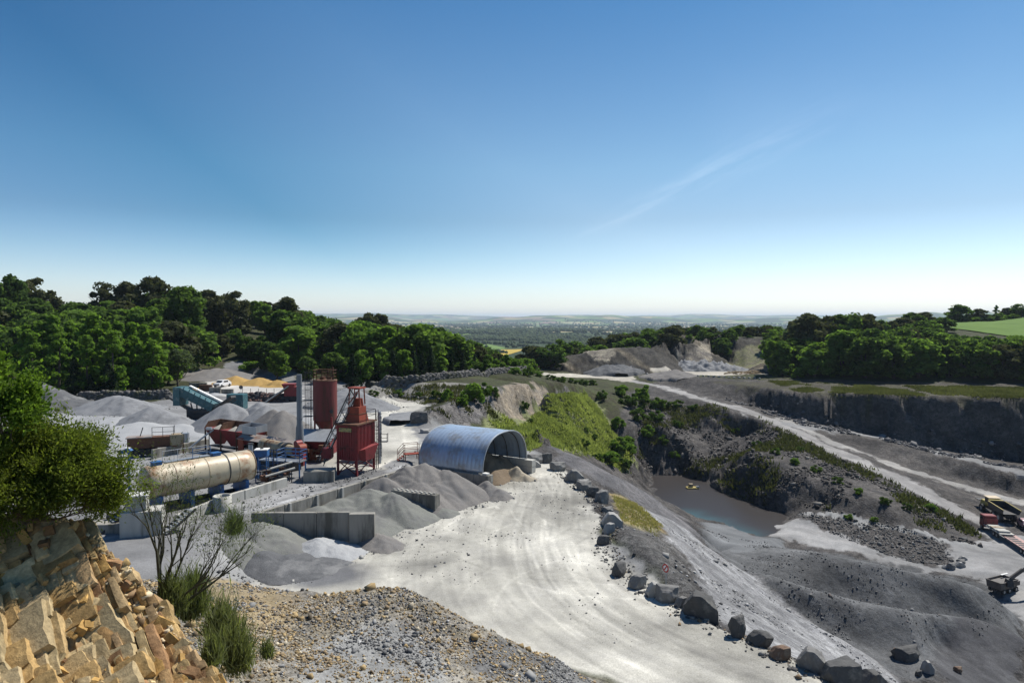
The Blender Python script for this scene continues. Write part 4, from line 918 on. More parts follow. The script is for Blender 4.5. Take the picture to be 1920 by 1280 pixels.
hx = (HFL-HBL).normalized(); hy = (HFR-HFL).normalized(); HW = (HFR-HFL).length/2; HL = (HFL-HBL).length
hc = (HBL+HFL+HFR+HBR)/4; HA = math.atan2(hx.y, hx.x)
e = empty('hangar', (hc.x, hc.y, 0), HA); tag(e, 'blue-grey corrugated barrel hangar open at one end, sheltering a gravel heap', 'hangar')
vs, nA, nL = [], 56, 96
for i in range(nL+1):
    for k in range(nA+1):
        a = math.pi*k/nA; c, s = math.cos(a), math.sin(a)
        rb = .035*(abs(math.sin(i*math.pi*16/nL))**.5)
        yy = (HW+rb)*math.copysign(abs(c)**.78, c); zz = 1.42+(3.38+rb)*abs(s)**.92
        vs.append((-HL/2+HL*i/nL, yy, zz))
F = [(i*(nA+1)+k, i*(nA+1)+k+1, (i+1)*(nA+1)+k+1, (i+1)*(nA+1)+k) for i in range(nL) for k in range(nA)]
o = np_mesh('roof_shell', np.array(vs), np.array(F), SHEET, e, smooth=True)
md = o.modifiers.new('thickness', 'SOLIDIFY'); md.thickness = .05; md.offset = 0
for xx in (-HL/2, HL/2):
    mb = MB(); pth = []
    for k in range(nA+1):
        a = math.pi*k/nA; c, s = math.cos(a), math.sin(a); pth.append((xx, (HW+.03)*math.copysign(abs(c)**.78, c), 1.42+3.41*abs(s)**.92))
    mb.tube(pth, .07, 6); mb.build('edge_frame', GALV, e, smooth=True)
for k in range(5):
    mb = MB(); pth = []
    for q in range(nA+1):
        a = math.pi*q/nA; c, s = math.cos(a), math.sin(a); pth.append((-HL/2+HL*(k+.5)/5, (HW-.1)*math.copysign(abs(c)**.78, c), 1.42+3.27*abs(s)**.92))
    mb.tube(pth, .05, 5); mb.build('rib', DKST, e)
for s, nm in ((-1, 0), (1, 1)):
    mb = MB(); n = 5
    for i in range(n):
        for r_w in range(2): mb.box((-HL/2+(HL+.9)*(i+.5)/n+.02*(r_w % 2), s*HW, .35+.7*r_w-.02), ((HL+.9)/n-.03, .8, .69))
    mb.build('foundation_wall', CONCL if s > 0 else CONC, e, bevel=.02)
mb = MB(); mb.box((HL/2+.35, -HW, 1.47), (.5, .5, .13)); mb.build('cap_stone', WHITE, e)
mb = MB(); mb.box((HL/2-.75, -HW-.075, 1.72), (.7, .02, .10)); mb.build('maker_plate', WHITE, e)

# little red platform with rail behind the hangar
q = P(765, 862, T); e = empty('access_platform', (q.x, q.y, T), .35); tag(e, 'small rust-red stair platform with handrail behind the hangar', 'platform')
mb = MB(); mb.box((.35, 0, .62), (1.5, .9, .08)); [mb.box((x, y, .3), (.08, .08, .6)) for x in (-.35, 1.0) for y in (-.4, .4)]; mb.build('deck', ORG, e)
mb = MB(); [mb.box((-.95+.2*i, 0, .1+.16*i), (.24, .8, .04)) for i in range(3)]; mb.build('step', ORG, e)
mb = MB(); rail(mb, [(-1.0, -.42, .05), (-.4, -.42, .66), (1.05, -.42, .66)], 1.0, .025); rail(mb, [(-1.0, .42, .05), (-.4, .42, .66), (1.05, .42, .66)], 1.0, .025); mb.build('handrail', ORG, e)

# ------------------------------------------------------------------ asphalt plant
# big bitumen tank
A_, B_ = Vector((-26.8, 49.5, 4.05)), Vector((-21.7, 55.7, 4.0)); ta = (B_-A_); TL = ta.length; tang = math.atan2(ta.y, ta.x); TR_ = 1.22
e = empty('bitumen_tank', ((A_.x+B_.x)/2, (A_.y+B_.y)/2, T), tang); tag(e, 'long horizontal cream storage tank streaked with rust, on blue cradles', 'tank')
zc = 2.25
def ring_cyl(x0, x1, r, n=40, dome=.28):
    prof = [(x0-dome, .02), (x0-dome*.9, r*.45), (x0-dome*.55, r*.8), (x0, r)]+[(x0+(x1-x0)*i/12, r) for i in range(1, 12)]+[(x1, r), (x1+dome*.55, r*.8), (x1+dome*.9, r*.45), (x1+dome, .02)]
    V = [(x, rr_*math.cos(2*math.pi*k/n), zc+rr_*math.sin(2*math.pi*k/n)) for x, rr_ in prof for k in range(n)]
    F = [(i*n+k, i*n+(k+1) % n, (i+1)*n+(k+1) % n, (i+1)*n+k) for i in range(len(prof)-1) for k in range(n)]
    return np.array(V), np.array(F)
V, F = ring_cyl(-TL/2, TL/2, TR_); np_mesh('shell', V, F[:, ::-1], TANK, e, smooth=True)
def hoop(x, w_, r, m, nm):
    mb = MB(); mb.tube([(x-w_/2, 0, zc), (x+w_/2, 0, zc)], r, 40); mb.build(nm, m, e, smooth=True)
for x in (-2.2, .25, 2.7, 4.1): hoop(x, .05, TR_+.018, BEIGE, 'band')
hoop(1.9, .09, TR_+.03, DKST, 'dark_strap')
for x in (-3.2, 1.3):
    mb = MB(); mb.box((x, 0, zc+TR_+.05), (.62, .55, .26)); o = mb.build('hatch', BLUE, e)
    mb = MB(); mb.box((x, 0, zc+TR_+.2), (.72, .65, .05)); mb.build('lid', BLUE, o)
for x in (-3.3, -1.0, 1.3, 3.4):
    mb = MB(); mb.box((x, 0, .62), (.3, 2.0, 1.24), taper=1); mb.build('cradle', BLUE, e)
mb = MB(); mb.box((0, -.85, .18), (TL-.6, .2, .3)); mb.box((0, .85, .18), (TL-.6, .2, .3)); mb.build('skid_beam', DKST, e)
mb = MB(); mb.box((-.9, .1, zc+TR_+.06), (3.4, .5, .06)); o = mb.build('walkway', GALV, e)
mb = MB(); rail(mb, [(-2.6, .38, zc+TR_-.02), (.8, .38, zc+TR_-.02)], .85, .02); mb.build('handrail', GALV, o); mb = MB(); rail(mb, [(-.6, -.2, zc+TR_), (.8, -.2, zc+TR_)], .8, .02); mb.build('handrail', BLUE, o)
mb = MB(); mb.tube([(-4.0, .9, zc+1.05), (4.6, .9, zc+1.0)], .06, 8); mb.build('pipe', GALV, e, smooth=True)

# cast-in low walls of the tank basin and the bits round it
def low_wall(pts, label, z1, m=CONCL, th_=.28):
    for i, (a, b) in enumerate(zip(pts[:-1], pts[1:])): slab_wall('basin_wall', label[i] if isinstance(label, list) else label, Vector((*a, 0)), Vector((*b, 0)), T, z1, th_, m, 2.2)
q1, q2, q3 = P(408, 948, T), P(535, 905, T), P(470, 958, T)
low_wall([tuple(P(330, 985, T).to_2d()), tuple(P(412, 950, T).to_2d()), tuple(P(537, 911, T).to_2d())], ['low concrete basin wall beside the grey stair, near end', 'low concrete basin wall in front of the cream tank'], T+.75)
q = P(417, 956, T); e = empty('concrete_ring', (q.x, q.y, T)); tag(e, 'round concrete well ring standing by the basin wall', 'well ring')
mb = MB(); n = 28
for (r0, r1, z0, z1) in ((.66, .66, -.1, 1.12), (.52, .52, -.1, 1.12)):
    pass
V = []; 
for (r_o, z_) in ((.66, -.1), (.66, 1.1), (.54, 1.1), (.54, .1)):
    for k in range(n): V.append((r_o*math.cos(2*math.pi*k/n), r_o*math.sin(2*math.pi*k/n), z_))
F = [(i*n+k, i*n+(k+1) % n, (i+1)*n+(k+1) % n, (i+1)*n+k) for i in range(3) for k in range(n)]
np_mesh('ring', np.array(V), np.array(F), CONCL, e, smooth=False)
V = [(.54*math.cos(2*math.pi*k/n), .54*math.sin(2*math.pi*k/n), .7) for k in range(n)]
me_ = MB(); me_.add(V, [tuple(range(n))]); me_.build('gravel_fill', mat('ring_gravel', (.24,.22,.17)), e)

q = P(268, 1000, T); e = empty('block_house', (q.x, q.y, T), .32); tag(e, 'pale concrete block pedestal carrying a white slatted box, left of the tank', 'pump house')
mb = MB(); mb.box((0, .2, .75), (2.5, 1.6, 1.7)); mb.build('pedestal', CONCL, e, bevel=.02)
o = MB().box((-.35, .2, 2.08), (1.25, 1.1, .95)).build('slatted_box', CONCL, e)
mb = MB(); [mb.box((-.35, -.37, 1.72+.11*i), (1.2, .05, .05)) for i in range(8)]; mb.build('slat', GALV, o)
MB().box((-.35, .2, 2.6), (1.4, 1.25, .09)).build('lid', WHITE, o, bevel=.02)
q = P(215, 992, T); e = empty('pump_base', (q.x, q.y, T), .1); tag(e, 'dark concrete tray with pump and handrail left of the block pedestal', 'plinth')
mb = MB(); mb.box((0, 0, .25), (2.6, 1.8, .7)); mb.build('tray', CONC, e, bevel=.02)
mb = MB(); rail(mb, [(-1.2, .8, .6), (1.2, .8, .6)], 1.0, .022); rail(mb, [(.9, -.3, .6), (.9, .8, .6)], 1.0, .022); mb.build('handrail', DKST, e)
mb = MB(); mb.box((.4, .2, .95), (.5, .5, .7)); mb.tube([(-.6, .3, .8), (.3, .3, .8)], .18, 10); mb.build('pump', DKST, e)
def stair(u, v, rz, n, label, rise=.19, run=.24, wd=.8):
    q = P(u, v, T); e = empty('metal_stair', (q.x, q.y, T), rz); tag(e, label, 'stair')
    for i in range(n): MB().box((run*i, 0, rise*(i+.5)), (.26, wd, .04)).build('tread', GALV, e)
    for s in (-wd/2, wd/2):
        MB().bar((-.1, s, 0), (run*n, s, rise*n), .05, .16).build('stringer', DKST, e)
    mb = MB()
    return e
stair(190, 998, .75, 6, 'short grey metal stair leading up to the pump tray, farthest left')
e = stair(310, 1000, .95, 8, 'longer metal stair on the ground in front of the tank basin', .16)
# lamp post
q = P(243, 935, T); e = empty('lamp_post', (q.x, q.y, T), 0); tag(e, 'blue steel post with a tilted blue head at the left of the tank', 'post')
hh = 16-q.y*(848-598)/1280-T
MB().tube([(0, 0, -.2), (0, 0, hh)], [.11, .09], 10).build('pole', BLUE, e, smooth=True)
M = Matrix.Rotation(R(-18), 3, 'Y'); MB().box((-.25, 0, hh+.08), (1.0, .42, .28), M=M, taper=.7).build('head', BLUE, e)
MB().box((-.1, 0, hh+.3), (.4, .3, .06)).build('cap', WHITE, e)
# thin post by the hoppers
q = P(393, 880, T); e = empty('steel_post', (q.x, q.y, T)); tag(e, 'thin dark steel mast standing behind the tank', 'post')
MB().tube([(0, 0, -.2), (0, 0, 16-q.y*(806-598)/1280-T)], .045, 8).build('mast', DKST, e); MB().box((0, 0, 16-q.y*(806-598)/1280-T+.1), (.5, .3, .22)).build('lamp', GALV, e)

# cold feed hoppers: row of three red bins on legs
q0, q1 = D(398, 806, 74.5), D(487, 812, 70.5); ta = q1-q0; ta.z = 0; L = ta.length
e = empty('feed_hopper', ((q0.x+q1.x)/2, (q0.y+q1.y)/2, T), math.atan2(ta.y, ta.x)); tag(e, 'row of rusty red feed bins on legs with gravel showing in them', 'hopper')
zt = 16-72.5*(806-598)/1280-T; nb = 3; bw = L/nb
for i in range(nb):
    cx = -L/2+bw*(i+.5); mb = MB()
    top = [(cx-bw/2+.03, -1.0, zt), (cx+bw/2-.03, -1.0, zt), (cx+bw/2-.03, 1.0, zt), (cx-bw/2+.03, 1.0, zt)]
    bot = [(cx-.4, -.3, zt-1.75), (cx+.4, -.3, zt-1.75), (cx+.4, .3, zt-1.75), (cx-.4, .3, zt-1.75)]
    o = mb.add(top+bot, [(0, 4, 5, 1), (1, 5, 6, 2), (2, 6, 7, 3), (3, 7, 4, 0), (4, 7, 6, 5)]).build('bin', RED, e)
    md = o.modifiers.new('thickness', 'SOLIDIFY'); md.thickness = .05
    mb = MB(); hgt = .75
    for s in (0, 1):      # raised side plates, tapered
        xx = cx-bw/2+.05+s*(bw-.1)
        mb.add([(xx-.02, -1.0, zt), (xx-.02, 1.0, zt), (xx-.02, 1.0, zt+hgt), (xx-.02, -.5, zt+hgt*.9), (xx+.02, -1.0, zt), (xx+.02, 1.0, zt), (xx+.02, 1.0, zt+hgt), (xx+.02, -.5, zt+hgt*.9)], [(0, 1, 2, 3), (7, 6, 5, 4), (0, 3, 7, 4), (3, 2, 6, 7), (1, 5, 6, 2)])
    mb.box((cx, 1.0, zt+hgt/2), (bw-.1, .04, hgt)); mb.build('side_plate', RUST if i < 2 else GALV, o)
    n = 14; V = [(cx, .1, zt+.35)]+[(cx+(bw/2-.1)*math.cos(2*math.pi*k/n), .9*math.sin(2*math.pi*k/n), zt-.25) for k in range(n)]
    MB().add(V, [(0, k+1, (k+1) % n+1) for k in range(n)]).build('gravel_fill', mat('bin_gravel', (.30,.285,.25), rough=.95) if i == 0 else bpy.data.materials['bin_gravel'], o, smooth=True)
mb = MB(); mb.box((L/2-.35, -1.04, zt+.35), (1.1+bw*.4, .05, .8)); mb.build('corrugated_plate', GALV, e)
for i in range(nb+1):
    for s in (-.85, .85): MB().bar((-L/2+bw*i, s, 0), (-L/2+bw*i, s, zt), .12).build('leg', RUST, e)
MB().box((0, 0, zt-2.0), (L, .7, .12)).build('belt', DKST, e)

# covered conveyor between bins and dryer
q0, q1 = D(462, 815, 70.5), D(560, 824, 67); ta = q1-q0; ta.z = 0; L = ta.length
e = empty('conveyor_shed', ((q0.x+q1.x)/2, (q0.y+q1.y)/2, T), math.atan2(ta.y, ta.x)); tag(e, 'low dusty-roofed conveyor shed between the red bins and the stack', 'shed'); zt = 16-69*(822-598)/1280-T
mb = MB(); mb.add([(-L/2-.2, -1.1, zt-.15), (L/2, -1.1, zt-.4), (L/2, 0, zt+.05), (-L/2-.2, 0, zt+.35), (-L/2-.2, 1.1, zt-.1), (L/2, 1.1, zt-.35)], [(0, 1, 2, 3), (3, 2, 5, 4)]); o = mb.build('roof', ROOFT, e); md = o.modifiers.new('thickness', 'SOLIDIFY'); md.thickness = .06
MB().box((-L/2+.35, -1.0, zt/2+.1), (.8, .1, zt-.3)).build('end_panel', ORG, e)
MB().box((0, .8, zt/2-.1), (L-.2, .1, zt-.4)).build('wall', DKST, e)
for i in range(5): MB().bar((-L/2+L*i/4, -.95, 0), (-L/2+L*i/4, -.95, zt-.25), .09).build('post', DKST, e)
MB().box((0, -.2, zt*.5), (L, .7, .25)).build('belt', RUBBER, e)

# dryer drum with blue railings
q0, q1 = D(494, 833, 67), D(556, 846, 63.5); ta = q1-q0; TLd = ta.length; 
e = empty('dryer_drum', ((q0.x+q1.x)/2, (q0.y+q1.y)/2, T), math.atan2(ta.y, ta.x)); tag(e, 'stained beige rotary drum lying between the conveyor shed and the tank', 'drum'); zc = (q0.z+q1.z)/2-T
V, F = ring_cyl(-TLd/2, TLd/2*.45, .62, 32, .06); np_mesh('shell', V, F[:, ::-1], BEIGE, e, smooth=True)
V, F = ring_cyl(TLd/2*.5, TLd/2, .5, 32, .06); np_mesh('hot_end', V, F[:, ::-1], BEIGE, e, smooth=True)
hoop(TLd/2*.47, .35, .66, DKST, 'riding_ring'); hoop(-TLd/2*.6, .16, .66, RUST, 'riding_ring')
MB().box((0, 0, zc/2-.3), (TLd, 1.0, zc-.7)).build('frame', DKST, e)
mb = MB(); mb.tube([(TLd/2, 0, zc), (TLd/2+.5, 0, zc+.1), (TLd/2+.8, 0, zc+.4)], [.5, .45, .4], 16); mb.build('burner_hood', RED, e, smooth=True)
MB().tube([(TLd/2+.75, -.35, zc+.35), (TLd/2+.75, .35, zc+.35)], .45, 20).build('fan', ORG, e, smooth=True)
MB().tube([(TLd/2+.3, -.3, zc+.75), (TLd/2+.3, .3, zc+.75)], .33, 18).build('fan', RED, e, smooth=True)
q = D(530, 862, 61.5); e = empty('service_platform', (q.x, q.y, T), -.25); tag(e, 'blue-railed service platform in front of the drum', 'platform'); zp = max(.8, q.z-T)
MB().box((0, 0, zp), (4.2, 1.2, .08)).build('deck', GALV, e)
mb = MB(); rail(mb, [(-2.1, -.6, zp), (2.1, -.6, zp), (2.1, .6, zp)], 1.0, .03, 3); rail(mb, [(2.1, .6, zp), (-.2, .6, zp), (-.2, -.6, zp)], 1.0, .03, 3); mb.build('handrail', BLUE, e)
for x in (-2, -.2, 2):
    for y in (-.5, .5): MB().bar((x, y, 0), (x, y, zp), .1).build('leg', BLUE, e)
q = D(491, 849, 59.5); e = empty('liquid_container', (q.x, q.y, T), .1); tag(e, 'square blue tote with white lid on a stand beside the tank end', 'container'); zq = q.z-T-.35
MB().box((0, 0, zq+.35), (1.1, .9, .62)).build('body', BLUE, e, bevel=.05); MB().box((0, 0, zq+.69), (1.16, .96, .08)).build('lid', WHITE, e, bevel=.02)
MB().tube([(0, 0, zq+.72), (0, 0, zq+.8)], .14, 12).build('cap', DKST, e)
for x in (-.45, .45):
    for y in (-.35, .35): MB().bar((x, y, 0), (x, y, zq+.05), .08).build('leg', BLUE, e)
q = D(470, 841, 61); e = empty('vent_pipe', (q.x, q.y, T)); tag(e, 'short grey vent pipe sticking up behind the tank end', 'pipe'); MB().tube([(0, 0, -.1), (0, 0, q.z-T+.4)], .2, 14).build('pipe', GALV, e, smooth=True)
MB().tube([(0, 0, q.z-T+.4), (0, 0, q.z-T+.5)], .25, 14).build('cap', DKST, e, smooth=True)
# heated pipe runs and pipework jumble
for (u0, v0, y0, u1, v1, y1, r, lb) in [(502, 880, 58, 548, 866, 59.5, .09, 'upper pale lagged pipe running towards the red tower'), (498, 893, 57.5, 553, 877, 59, .09, 'lower pale lagged pipe running towards the red tower'), (390, 868, 64, 470, 846, 62, .07, 'thin dark pipe from the mast to the vent pipe')]:
    a, b = D(u0, v0, y0), D(u1, v1, y1); e = empty('pipe_run', (a.x, a.y, T)); tag(e, lb, 'pipe'); c_ = Vector((a.x, a.y, T))
    MB().tube([a-c_, b-c_], r, 10).build('pipe', CONCL if r > .08 else DKST, e, smooth=True)
    for f in (.12, .88):
        p_ = a.lerp(b, f)-c_; MB().bar((p_.x, p_.y, 0), p_, .07).build('support', DKST, e)
g3 = random.Random(4); q = P(515, 905, T); e = empty('pipework_skid', (q.x, q.y, T), .75); tag(e, 'dark tangle of valves and pipes between tank and drum', 'pipework')
mb = MB()
for i in range(26):
    a = Vector((g3.uniform(-1.6, 1.6), g3.uniform(-.9, 1.6), g3.uniform(.1, 1.5))); d_ = Vector(g3.choice([(1, 0, 0), (0, 1, 0), (0, 0, 1)]))*g3.uniform(.4, 1.6); mb.tube([a, a+d_], g3.uniform(.03, .08), 6)
mb.build('pipes', DKST, e)
for i in range(9): MB().box((g3.uniform(-1.6, 1.6), g3.uniform(-.9, 1.4), g3.uniform(.15, 1.2)), (g3.uniform(.2, .5),)*3).build('valve_box', RUST, e, bevel=.03)
mb = MB(); rail(mb, [(-1.8, 1.7, .9), (1.8, 1.7, .9)], .9, .025); mb.build('handrail', BLUE, e)

# stack
q = D(562, 812, 66); e = empty('exhaust_stack', (q.x, q.y, T)); tag(e, 'tall plain grey steel exhaust stack left of the red silo', 'chimney'); zt = 16-66*(702-598)/1280-T; zb = q.z-T
MB().tube([(0, 0, zb-1.2), (0, 0, zb+.5), (0, 0, zb+.9), (0, 0, zt)], [.42, .36, .27, .26], 20).build('flue', STACK, e, smooth=True)
for f in (.25, .55, .82): MB().tube([(0, 0, zb+f*(zt-zb)), (0, 0, zb+f*(zt-zb)+.06)], .31, 20).build('flange', STACK, e, smooth=True)
MB().box((0, 0, (zb-1.2)/2), (.9, .9, zb-1.0)).build('base_duct', RED, e)
# blue-grey roof and red casing behind the tower
q0, q1 = D(566, 818, 68), D(612, 822, 68.5); e = empty('mixer_house', ((q0.x+q1.x)/2, 69, T), -.1); tag(e, 'pale-roofed red mixer house between the stack and the red tower', 'shed'); zt = 16-68*(822-598)/1280-T; L = 3.6
o = MB().add([(-1.9, -1.2, zt-.3), (1.9, -1.2, zt-.3), (1.9, 1.3, zt+.55), (-1.9, 1.3, zt+.55)], [(0, 1, 2, 3)]).build('roof', GALV, e); o.modifiers.new('thickness', 'SOLIDIFY').thickness = .05
mb = MB(); mb.box((0, .1, (zt-.4)/2+.3), (3.5, 2.0, zt-.9)); mb.build('casing', RED, e)
mb = MB()
for i in range(14):
    a = Vector((g3.uniform(-1.8, 1.8), -1.2+g3.uniform(-.5, .1), g3.uniform(.3, zt-.8))); mb.box(a, (g3.uniform(.2, .7), g3.uniform(.2, .5), g3.uniform(.2, .7)))
mb.build('ductwork', RUST, e)
# silo
q = D(610, 790, 72); e = empty('filler_silo', (q.x, q.y, T)); tag(e, 'tall round red-brown steel silo with ladder cage and a railed top', 'silo')
zt, zb, zc_ = 16-72*(713-598)/1280-T, 16-72*(787-598)/1280-T, 16-72*(813-598)/1280-T; Rs = 1.24
n = 40; prof = [(.25, zc_), (Rs, zb), (Rs, zb+.02), (Rs, zt-.02), (Rs+.03, zt-.02), (Rs+.03, zt+.06), (Rs*.7, zt+.12), (.05, zt+.16)]
V = [(r_*math.cos(2*math.pi*k/n), r_*math.sin(2*math.pi*k/n), z_) for r_, z_ in prof for k in range(n)]
F = np.array([(i*n+k, i*n+(k+1) % n, (i+1)*n+(k+1) % n, (i+1)*n+k) for i in range(len(prof)-1) for k in range(n)])
V = np.array(V); o = np_mesh('cone', V[:2*n], F[:n], SILO, e, smooth=True); o = np_mesh('drum', V[2*n:4*n], F[:n], SILO, e, smooth=True)
MB().tube([(Rs*.72, -.98, zb+1.0), (Rs*.76, -1.05, zb+1.0)], .2, 14).build('manhole', DKST, o)
np_mesh('top_plate', V[4*n:], F[:3*n], RUST, e, smooth=True)
mb = MB(); pth = [(Rs*.95*math.cos(a), Rs*.95*math.sin(a), zt+.1) for a in np.linspace(0, 2*math.pi, 13)]; rail(mb, pth, 1.0, .03, 3); mb.build('handrail', RUST, e)
mb = MB(); [mb.tube([(.45*math.cos(a), .45*math.sin(a), zt+.1), (.45*math.cos(a), .45*math.sin(a), zt+.38)], .26, 12) for a in (0.3, 2.2, 4.3)]; mb.tube([(.9, -.2, zt), (.9, -.2, zt+1.4)], .08, 8); mb.build('vent', RUST, e)
for a in (.8, 2.35, 3.95, 5.5): MB().bar((Rs*math.cos(a), Rs*math.sin(a), 0), (Rs*math.cos(a), Rs*math.sin(a), zb+.4), .16).build('leg', RED, e)
mb = MB()
for s in (-.22, .22): mb.tube([(-Rs-.18, s-.3, 0), (-Rs-.18, s-.3, zt+1.0)], .03, 5)
for i in range(int((zt+1)/.3)): mb.tube([(-Rs-.18, -.52, .3*i), (-Rs-.18, -.08, .3*i)], .018, 4)
mb.build('ladder', DKST, e)
mb = MB()
for i in range(9):
    z_ = 1.2+(zt-.3)*i/8; mb.tube([(-Rs-.18-.62*math.sin(a), -.3+.4*math.cos(a), z_) for a in np.linspace(0, math.pi, 8)], .02, 4)
for a in np.linspace(.3, 2.84, 4): mb.tube([(-Rs-.18-.62*math.sin(a), -.3+.4*math.cos(a), 1.2), (-Rs-.18-.62*math.sin(a), -.3+.4*math.cos(a), zt+.9)], .02, 4)
for z_ in (zb+.4, (zb+zt)/2, zt-.1): mb.box((-Rs-.5, -.3, z_), (.9, .9, .05))
mb.build('ladder_cage', DKST, e)
# red filter tower: local x along the front-left face, y along the right face
pF, pL, pR_ = P(668, 893, T), P(630, 890, T), P(705, 879, T)
ex = (pF-pL); ey = (pR_-pF); fw_, fd_ = ex.length, ey.length; fa = math.atan2(ex.y, ex.x)
c_ = (pL+pR_)/2; e = empty('filter_tower', (c_.x, c_.y, T), fa); tag(e, 'dark red ribbed filter tower on braced legs with a small yellow board', 'filter tower')
zb, zt = 16-61.8*(863-598)/1280-T, 16-61.8*(797-598)/1280-T
o = MB().box((0, 0, (zb+zt)/2), (fw_, fd_, zt-zb)).build('casing', RED, e)
mb = MB()
for i in range(9): mb.box((-fw_/2+.12+i*(fw_-.24)/8, -fd_/2-.03, (zb+zt)/2), (.09, .06, zt-zb-.1))
for i in range(13): mb.box((fw_/2+.03, -fd_/2+.12+i*(fd_-.24)/12, (zb+zt)/2+.3), (.06, .09, zt-zb-.7))
mb.box((0, -fd_/2-.035, zb+.38*(zt-zb)), (fw_+.02, .07, .07))
mb.build('rib', RED, o)
MB().box((-.1, -fd_/2-.075, zt-.42), (1.25, .04, .34)).build('name_board', SIGNY, e)
mb = MB(); mb.box((0, 0, zt+.06), (fw_+.3, fd_+.3, .12)); mb.build('top_deck', RUST, e)
mb = MB(); mb.add([(fw_/2+.02, -fd_/2+.2, zb+.9), (fw_/2+.5, -fd_/2+.6, zb+1.0), (fw_/2+.5, fd_/2-.2, zb+1.1), (fw_/2+.02, fd_/2, zb+1.2), (fw_/2+.02, -fd_/2+.6, zb-.1), (fw_/2+.35, -fd_/2+1.0, zb-.15), (fw_/2+.35, fd_/2-.9, zb-.15), (fw_/2+.02, fd_/2-.6, zb-.1)], [(0, 1, 2, 3), (0, 4, 5, 1), (1, 5, 6, 2), (2, 6, 7, 3), (4, 7, 6, 5)]); mb.build('dust_hopper', RED, e)
for sx in (-1, 1):
    for sy in (-1, 1): MB().box((sx*(fw_/2-.08), sy*(fd_/2-.08), zb/2), (.17, .17, zb)).build('leg', RED, e)
mb = MB()
for sy in (-1, 1):
    mb.bar((-fw_/2+.1, sy*(fd_/2-.06), .15), (fw_/2-.1, sy*(fd_/2-.06), zb-.1), .07); mb.bar((-fw_/2+.1, sy*(fd_/2-.03), zb-.1), (fw_/2-.1, sy*(fd_/2-.03), .15), .07)
for sx in (-1, 1):
    mb.bar((sx*(fw_/2-.06), -fd_/2+.1, .15), (sx*(fw_/2-.06), fd_/2-.1, zb-.1), .07); mb.bar((sx*(fw_/2-.03), -fd_/2+.1, zb-.1), (sx*(fw_/2-.03), fd_/2-.1, .15), .07)
mb.build('brace', RED, e)
# hood, head frame
o = MB().box((.05, .1, zt+.5), (1.5, 1.7, .75), taper=.84).build('hood', ORG, e)
MB().box((.05, .1, zt+1.2), (1.2, 1.35, .65), taper=.96).build('upper_hood', ORG, o)
MB().box((.05, .1, zt+.88), (1.36, 1.52, .05)).build('trim', RUST, o)
zh = 16-63*(728-598)/1280-T
mb = MB()
for x, y in ((-.5, -.4), (.6, -.4), (-.5, .6), (.6, .6)): mb.bar((x, y, zt+1.7), (x*.9, y*.9, zh), .1)
mb.bar((-.5, -.4, zt+1.8), (.55, -.38, zh-.1), .07); mb.build('head_frame', ORG, e)
MB().box((.05, .1, zh+.03), (1.25, 1.2, .12)).build('head_beam', ORG, e); MB().box((.1, .25, zt+1.85), (.75, .7, .8), taper=.8).build('chute', ORG, e)
mb = MB(); rail(mb, [(fw_/2+.05, -fd_/2+1.6, zt+.12), (fw_/2+.05, fd_/2+.05, zt+.12), (-fw_/2, fd_/2+.05, zt+.12)], 1.0, .025, 2); mb.build('handrail', DKST, e)
mb = MB()
for s in (-.2, .2): mb.tube([(fw_/2+.1, fd_/2+.25+s, 0), (fw_/2+.1, fd_/2+.25+s, zt+1)], .035, 5)
for i in range(int(zt/.28)): mb.tube([(fw_/2+.1, fd_/2+.05, .28*i), (fw_/2+.1, fd_/2+.45, .28*i)], .02, 4)
for i in range(12):
    z_ = 1.2+(zt-.6)*i/11; mb.tube([(fw_/2+.1+.45*math.sin(a), fd_/2+.25+.38*math.cos(a), z_) for a in np.linspace(0, math.pi, 8)], .022, 4)
for a in np.linspace(.4, 2.7, 3): mb.tube([(fw_/2+.1+.45*math.sin(a), fd_/2+.25+.38*math.cos(a), 1.2), (fw_/2+.1+.45*math.sin(a), fd_/2+.25+.38*math.cos(a), zt+.4)], .02, 4)
mb.build('ladder', DKST, e)
# bucket elevator truss leaning on the tower, from the pit at the left
a, b = D(600, 868, 62.5), D(664, 733, 63.2); c_ = Vector((a.x, a.y, T)); e = empty('skip_hoist', c_); tag(e, 'dark lattice skip hoist leaning against the red tower', 'hoist')
mb = MB(); truss(mb, a-c_, b-c_, .95, .7, 14, .045); mb.build('lattice', DKST, e)
mb = MB(); mb.bar(a-c_+Vector((0, -.2, .3)), b-c_+Vector((-.1, -.2, .2)), .12, .1); mb.bar(a-c_+Vector((.4, -.2, .1)), b-c_+Vector((.25, -.2, 0)), .1); mb.build('guide_rail', GALV, e)
MB().box((.7, 0, 1.9), (.9, .9, .9)).build('skip', RED, e)
# pale grey vertical pipes on the right of the tower
q = P(712, 868, T); e = empty('clean_air_pipe', (q.x, q.y, T)); tag(e, 'pale vertical pipe with a small bracket platform right of the red tower', 'pipe'); zq = 16-q.y*(772-598)/1280-T
MB().tube([(0, 0, 0), (0, 0, zq)], .16, 14).build('pipe', GALV, e, smooth=True)
for f in (.2, .45, .7, .9): MB().tube([(0, 0, zq*f), (0, 0, zq*f+.08)], .22, 14).build('clamp', GALV, e, smooth=True)
MB().box((.45, 0, zq*.42), (.7, .5, .05)).build('bracket', DKST, e)
mb = MB(); rail(mb, [(.12, -.25, zq*.42), (.78, -.25, zq*.42), (.78, .25, zq*.42)], .8, .025, 2); mb.build('handrail', DKST, e)
